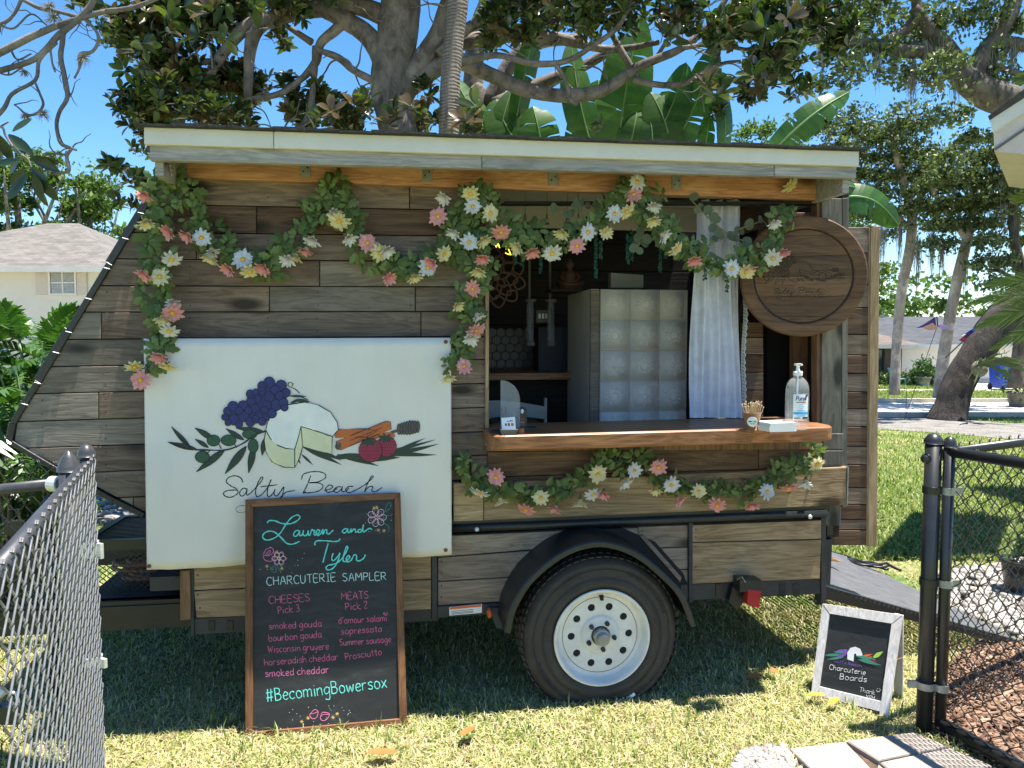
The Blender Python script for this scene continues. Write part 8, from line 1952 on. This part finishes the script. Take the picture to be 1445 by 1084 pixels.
def window(parent, x0, x1, z0, z1, y, nx, nz, fm='white_paint', glass='glass', blind=False, shutter=None):
    b = MB(); b.box((x0, y - 0.005, z0), (x1, y + 0.02, z1)); w = b.build('window', M[glass], parent); t = 0.05
    b = MB(); b.box((x0 - t, y - 0.05, z0 - t), (x1 + t, y - 0.006, z0)); b.box((x0 - t, y - 0.05, z1), (x1 + t, y - 0.006, z1 + t)); b.box((x0 - t, y - 0.05, z0), (x0, y - 0.006, z1)); b.box((x1, y - 0.05, z0), (x1 + t, y - 0.006, z1))
    for i in range(1, nx): x = x0 + (x1 - x0) * i / nx; b.box((x - 0.015, y - 0.04, z0), (x + 0.015, y - 0.007, z1))
    for i in range(1, nz): z = z0 + (z1 - z0) * i / nz; b.box((x0, y - 0.038, z - 0.012), (x1, y - 0.008, z + 0.012))
    b.build('window_frame', M[fm], w)
    if blind:
        n = 12; b = MB()
        for i in range(n): z = z0 + (z1 - z0) * (i + 0.5) / n; b.hexa([(x0 + .02, y - 0.03, z - 0.02), (x1 - .02, y - 0.03, z - 0.02), (x1 - .02, y - 0.01, z + 0.015), (x0 + .02, y - 0.01, z + 0.015), (x0 + .02, y - 0.03, z - 0.01), (x1 - .02, y - 0.03, z - 0.01), (x1 - .02, y - 0.01, z + 0.025), (x0 + .02, y - 0.01, z + 0.025)])
        o = b.build('blind_slats', M['blind'], w)
    if shutter:
        for a, c in ((x0 - 0.42, x0 - 0.06), (x1 + 0.06, x1 + 0.34)): b = MB(); b.box((a, y - 0.03, z0 - 0.03), (c, y + 0.01, z1 + 0.05)); b.build('shutter', M[shutter], w)
HY = 21.0
def hx(px, Y=HY): return at(px, 400, Y).x
def hz_(py, Y=HY): return at(722, py, Y).z
h1_ = thing('house', 'cream one storey house with a tan hip roof and white blinds window at the left', 'house', (hx(20), HY, 0)); o0 = Vector((hx(20), HY, 0))
X0, X1 = hx(-260) - o0.x, hx(172) - o0.x; ze = hz_(376)
b = MB(); b.box((X0, 0.4, 0), (X1 - 0.35, 8, ze - 0.02)); b.build('wall', M['stucco'], h1_)
b = MB(); rz_ = hz_(314, HY + 4); hip(b, X0 - 0.4, X1, 0, 8.4, ze, rz_, X0 + 4, at(106, 314, HY + 4).x - o0.x, 4.2); b.build('roof', M['roof_tan'], h1_)
b = MB(); b.box((X0 - 0.42, -0.06, ze - 0.16), (X1 + 0.04, -0.002, ze + 0.01)); b.box((X1 - 0.002, -0.06, ze - 0.16), (X1 + 0.05, 8.4, ze + 0.01)); b.build('gutter', M['white_paint'], h1_); b = MB(); b.box((X0 - 0.4, 0.0, ze - 0.06), (X1, 0.4, ze - 0.01)); b.build('soffit', M['white_paint'], h1_)
M['taupe_sh'] = solid('taupe_shutter', (0.48, 0.42, 0.37))
window(h1_, hx(60) - o0.x, hx(95) - o0.x, hz_(413), hz_(382), 0.38, 2, 2, blind=True, shutter='taupe_sh')
# right: white garage with charcoal roof, brick wing
HR = 27.0; o0 = Vector((hx(1340, HR), HR, 0)); h2 = thing('house', 'white walled garage house with a long charcoal roof across the street', 'house', o0)
zx = lambda px, Y=HR: hx(px, Y) - o0.x
ze = hz_(486, HR)
b = MB(); b.box((zx(1282), 0.3, 0), (zx(1700), 9, ze)); b.build('wall', M['stucco_w'], h2)
b = MB(); rt = hz_(447, HR + 4.5); zr0 = zx(1200); b.add([(zr0, 0, ze), (zx(1720), 0, ze), (zx(1720), 9, ze), (zr0, 9, ze), (zr0, 4.5, rt), (zx(1720), 4.5, rt)], [(0, 1, 5, 4), (2, 3, 4, 5), (1, 2, 5), (3, 0, 4), (3, 2, 1, 0)]); b.build('roof', M['roof_grey'], h2)
b = MB(); b.box((zx(1282), -0.05, ze - 0.14), (zx(1720), -0.003, ze + 0.0)); b.build('gutter', M['white_paint'], h2)
b = MB(); b.box((zx(1330), 4.3, rt - 0.1), (zx(1333), 4.4, rt + 0.3)); b.build('vent_pipe', M['galv'], h2)
b = MB(); b.box((zx(1298), 0.15, 0), (zx(1430), 0.295, 0.12)); b.build('plinth', M['concrete'], h2)
HB = 26.0; o1 = Vector((hx(1245, HB), HB, 0)); h3 = thing('house', 'brown brick wing with a low brown roof left of the white garage', 'house', o1)
wx_ = lambda px, Y=HB: hx(px, Y) - o1.x
ze3 = hz_(486, HB)
b = MB(); b.box((wx_(1100), 0.5, 0), (wx_(1284), 4.0, ze3 - 0.02)); b.build('wall', M['brick'], h3)
b = MB(); hip(b, wx_(1080), wx_(1302), -0.1, 5, ze3, hz_(466, HB + 2), wx_(1120), wx_(1262), 2.2); b.build('roof', M['roof_brown'], h3); b = MB(); b.box((wx_(1080), -0.15, ze3 - 0.14), (wx_(1304), -0.103, ze3)); b.build('gutter', M['white_paint'], h3)
b = MB(); b.slab([(wx_(1225), ze3 + 0.2), (wx_(1282), ze3 + 0.25), (wx_(1236), hz_(450, HB))], 2.3, 2.22, 0.01); b.build('gable_panel', M['ink'], h3)
window(h3, wx_(1249), wx_(1258), hz_(528, HB), hz_(494, HB), 0.48, 1, 2, 'ink')
# near eave at the upper right corner
NE = 5.2; ev = at(1400, 185, NE); evt = thing('house', 'corner of a pale painted eave of the near house at the upper right edge', 'house', ev)
def evb(pts, Yd, th, mat, nm): b = MB(); P = [at(x, y, NE + Yd) - ev for x, y in pts]; n = len(P); Q = [p + Vector((th * 0.75, th, 0)) for p in P]; b.add(P + Q, [tuple(range(n - 1, -1, -1)), tuple(range(n, 2 * n))] + [(i, (i + 1) % n, n + (i + 1) % n, n + i) for i in range(n)]); o = b.build(nm, mat, evt); bm = bmesh.new(); bm.from_mesh(o.data); bmesh.ops.recalc_face_normals(bm, faces=bm.faces); bm.to_mesh(o.data); bm.free()
M['eave'] = plain('eave_beige_paint', (0.55, 0.47, 0.42), 0.7, var=0.08)
evb([(1394, 164), (1560, 40), (1560, 62), (1396, 168)], -0.03, 1.4, M['shingle'], 'roof'); evb([(1396, 168), (1560, 62), (1560, 84), (1401, 187)], 0, 0.05, M['white_paint'], 'fascia'); evb([(1402, 188), (1560, 86), (1560, 230), (1445, 218), (1403, 213)], 0.03, 1.2, M['eave'], 'gable_soffit')
evb([(1404, 209), (1560, 102), (1560, 106), (1405, 212)], 0.02, 0.02, M['ink_grey'], 'board_joint')
b = MB(); b.box((2.2, 0.6, -ev.z), (6.5, 2.6, 0.2)); b.build('wall', M['stucco'], evt)

# ------------------------------------------------------------------ street side oddments
# bins
for px, w, m, lb_ in ((1414, 0.52, 'blue', 'blue wheeled recycling bin before the white garage'), (1431, 0.5, 'galv', 'grey wheeled bin right of the blue one')):
    Y = 23.5; base = at(px, 540, Y); base.z = 0; t = thing('wheeled_bin', lb_, 'bin', base); b = MB(); z1 = 0.85
    b.hexa([(-w * .42, -.2, .06), (w * .42, -.2, .06), (w * .42, .25, .06), (-w * .42, .25, .06), (-w * .5, -.27, z1), (w * .5, -.27, z1), (w * .5, .3, z1), (-w * .5, .3, z1)]); b.build('body', M[m], t)
    b = MB(); b.hexa([(-w * .54, -.32, z1), (w * .54, -.32, z1), (w * .54, .34, z1), (-w * .54, .34, z1), (-w * .48, -.28, z1 + .07), (w * .48, -.28, z1 + .07), (w * .48, .34, z1 + .1), (-w * .48, .34, z1 + .1)]); b.build('lid', M[m], t)
    for s_ in (-1, 1): b = MB(); b.lathe([(0.1, 0), (0.1, 0.05)], (s_ * w * .42 - .02, 0.26, 0.1), 'x', 14); b.build('bin_wheel', M['black_flat'], t)
    b = MB(); b.slab(ell(0, 0.45, 0.07, 0.07), -0.262, -0.268, 0.001); b.build('emblem', M['paper'], t)
# wind spinner: a purple butterfly kite on a thin stake
M['kite'] = solid('purple_fabric', (0.06, 0.025, 0.16), 0.6); M['kite2'] = solid('lilac_fabric', (0.45, 0.28, 0.55), 0.6); M['kite3'] = solid('orange_fabric', (0.6, 0.3, 0.18), 0.6)
YK = 14.0; k0 = at(1317, 592, YK); k0.z = 0; kt = thing('garden_kite', 'purple and orange fabric wing ornament on a thin stake above the gravel', 'garden ornament', k0)
def kq(pts, mat, y=0.0, th=0.004): b = MB(); b.slab([((at(x, yy, YK) - k0).x, (at(x, yy, YK) - k0).z) for x, yy in pts], y + th, y, 0.001); b.build('fabric_wing', M[mat], kt)
kq([(1292, 463), (1303, 458), (1320, 447), (1321, 460), (1324, 463), (1310, 462)], 'kite'); kq([(1300, 463), (1316, 456), (1322, 462), (1324, 464), (1312, 466)], 'kite3', -0.01); kq([(1321, 460), (1325, 458), (1346, 461), (1328, 465)], 'kite2', -0.02); kq([(1320, 446), (1322, 447), (1323, 462), (1321, 460)], 'kite', -0.03)
b = MB(); b.tube([(at(1322, 462, YK) - k0), (at(1276, 592, YK) - k0) * 1.0], 0.006, 5); b.v = b.v; b.build('stake', M['metal_dark'], kt)
# small flag pole
YF = 16.6; f0 = at(1372, 590, YF); f0.z = 0.0; fg = thing('garden_flag', 'small red white and blue flag on a slanting pole against the leaning trunk', 'flag', f0)
p0_, p1_ = at(1332, 505, 13.2) - f0, at(1362, 476, 13.2) - f0
b = MB(); b.tube([at(1334, 505, 13.4) - f0, at(1376, 466, 13.4) - f0], 0.012, 6); b.build('pole', M['metal_dark'], fg)
for i, (m, a, c) in enumerate((('berry', (1353, 480), (1366, 470)), ('paper', (1358, 474), (1370, 466)), ('blue', (1362, 471), (1374, 463)))):
    b = MB(); y0 = 13.35 - f0.y; P = [(at(x, y, 13.35) - f0) for x, y in (a, (a[0] + 7, a[1] + 3), (c[0] + 4, c[1] + 1), c)]; Q = [q + Vector((0, 0.01, 0)) for q in P]; b.hexa([P[0], P[1], Q[1], Q[0], P[3], P[2], Q[2], Q[3]]); b.build('flag_cloth', M[m], fg)
# garden chair-blue thing, stake
# string of small stake in lawn
sc_ = thing('garden_stake', 'thin dark wire stake standing in the gravel bed left of the leaning trunk', 'stake', (ground(1278, 592).x, ground(1278, 592).y, 0)); b = MB(); b.tube([(0, 0, 0), (0, 0, 0.62)], 0.006, 5); b.build('stake', M['metal_dark'], sc_)
bc = at(1272, 540, 25.2); bc.z = 0; ct = thing('garden_chair', 'light blue garden chair before the brick wing', 'chair', bc); ct.scale = (0.62, 0.62, 0.62); M['ltblue'] = solid('light_blue_plastic', (0.18, 0.42, 0.6))
b = MB(); b.hexa([(-.3, 0, .38), (.25, 0, .38), (.25, .5, .38), (-.3, .5, .38), (-.3, 0, .42), (.25, 0, .42), (.25, .5, .42), (-.3, .5, .42)]); b.build('seat', M['ltblue'], ct)
b = MB(); b.hexa([(-.36, 0, .42), (-.3, 0, .42), (-.3, .5, .42), (-.36, .5, .42), (-.55, 0, 1.0), (-.49, 0, 1.0), (-.49, .5, 1.0), (-.55, .5, 1.0)]); b.build('backrest', M['ltblue'], ct)
for x, y in ((-.3, 0), (.22, 0), (-.3, .46), (.22, .46)): b = MB(); b.box((x, y, 0), (x + .04, y + .04, .38)); b.build('leg', M['ltblue'], ct)
# box hedge screen far beyond so the horizon closes
for i, x in enumerate((-70, -52, -34, 30, 52, 74)):
    base = Vector((x, 62 + (i % 3) * 3, 0)); t = thing('background_tree', 'far tree closing the horizon, ' + ('leftmost', 'second from the left', 'third from the left', 'third from the right', 'second from the right', 'rightmost')[i] + ' of six', 'tree', base, group='far trees along the horizon'); b = MB(); rough_tube(b, [(0, 0, 0), (0, 0, 4), (0, 0, 6)], [0.4, 0.3, 0.1], 7); b.build('trunk', M['bark_mag'], t, True)
    leaves_cloud('crown', [base + Vector((random.uniform(-5, 5), random.uniform(-2, 2), random.uniform(2.5, 6))) for _ in range(9)], [(3.6, 1.8, 2.5)] * 9, 2500, 0.55, M['oak_far'], t, base, 0.6)
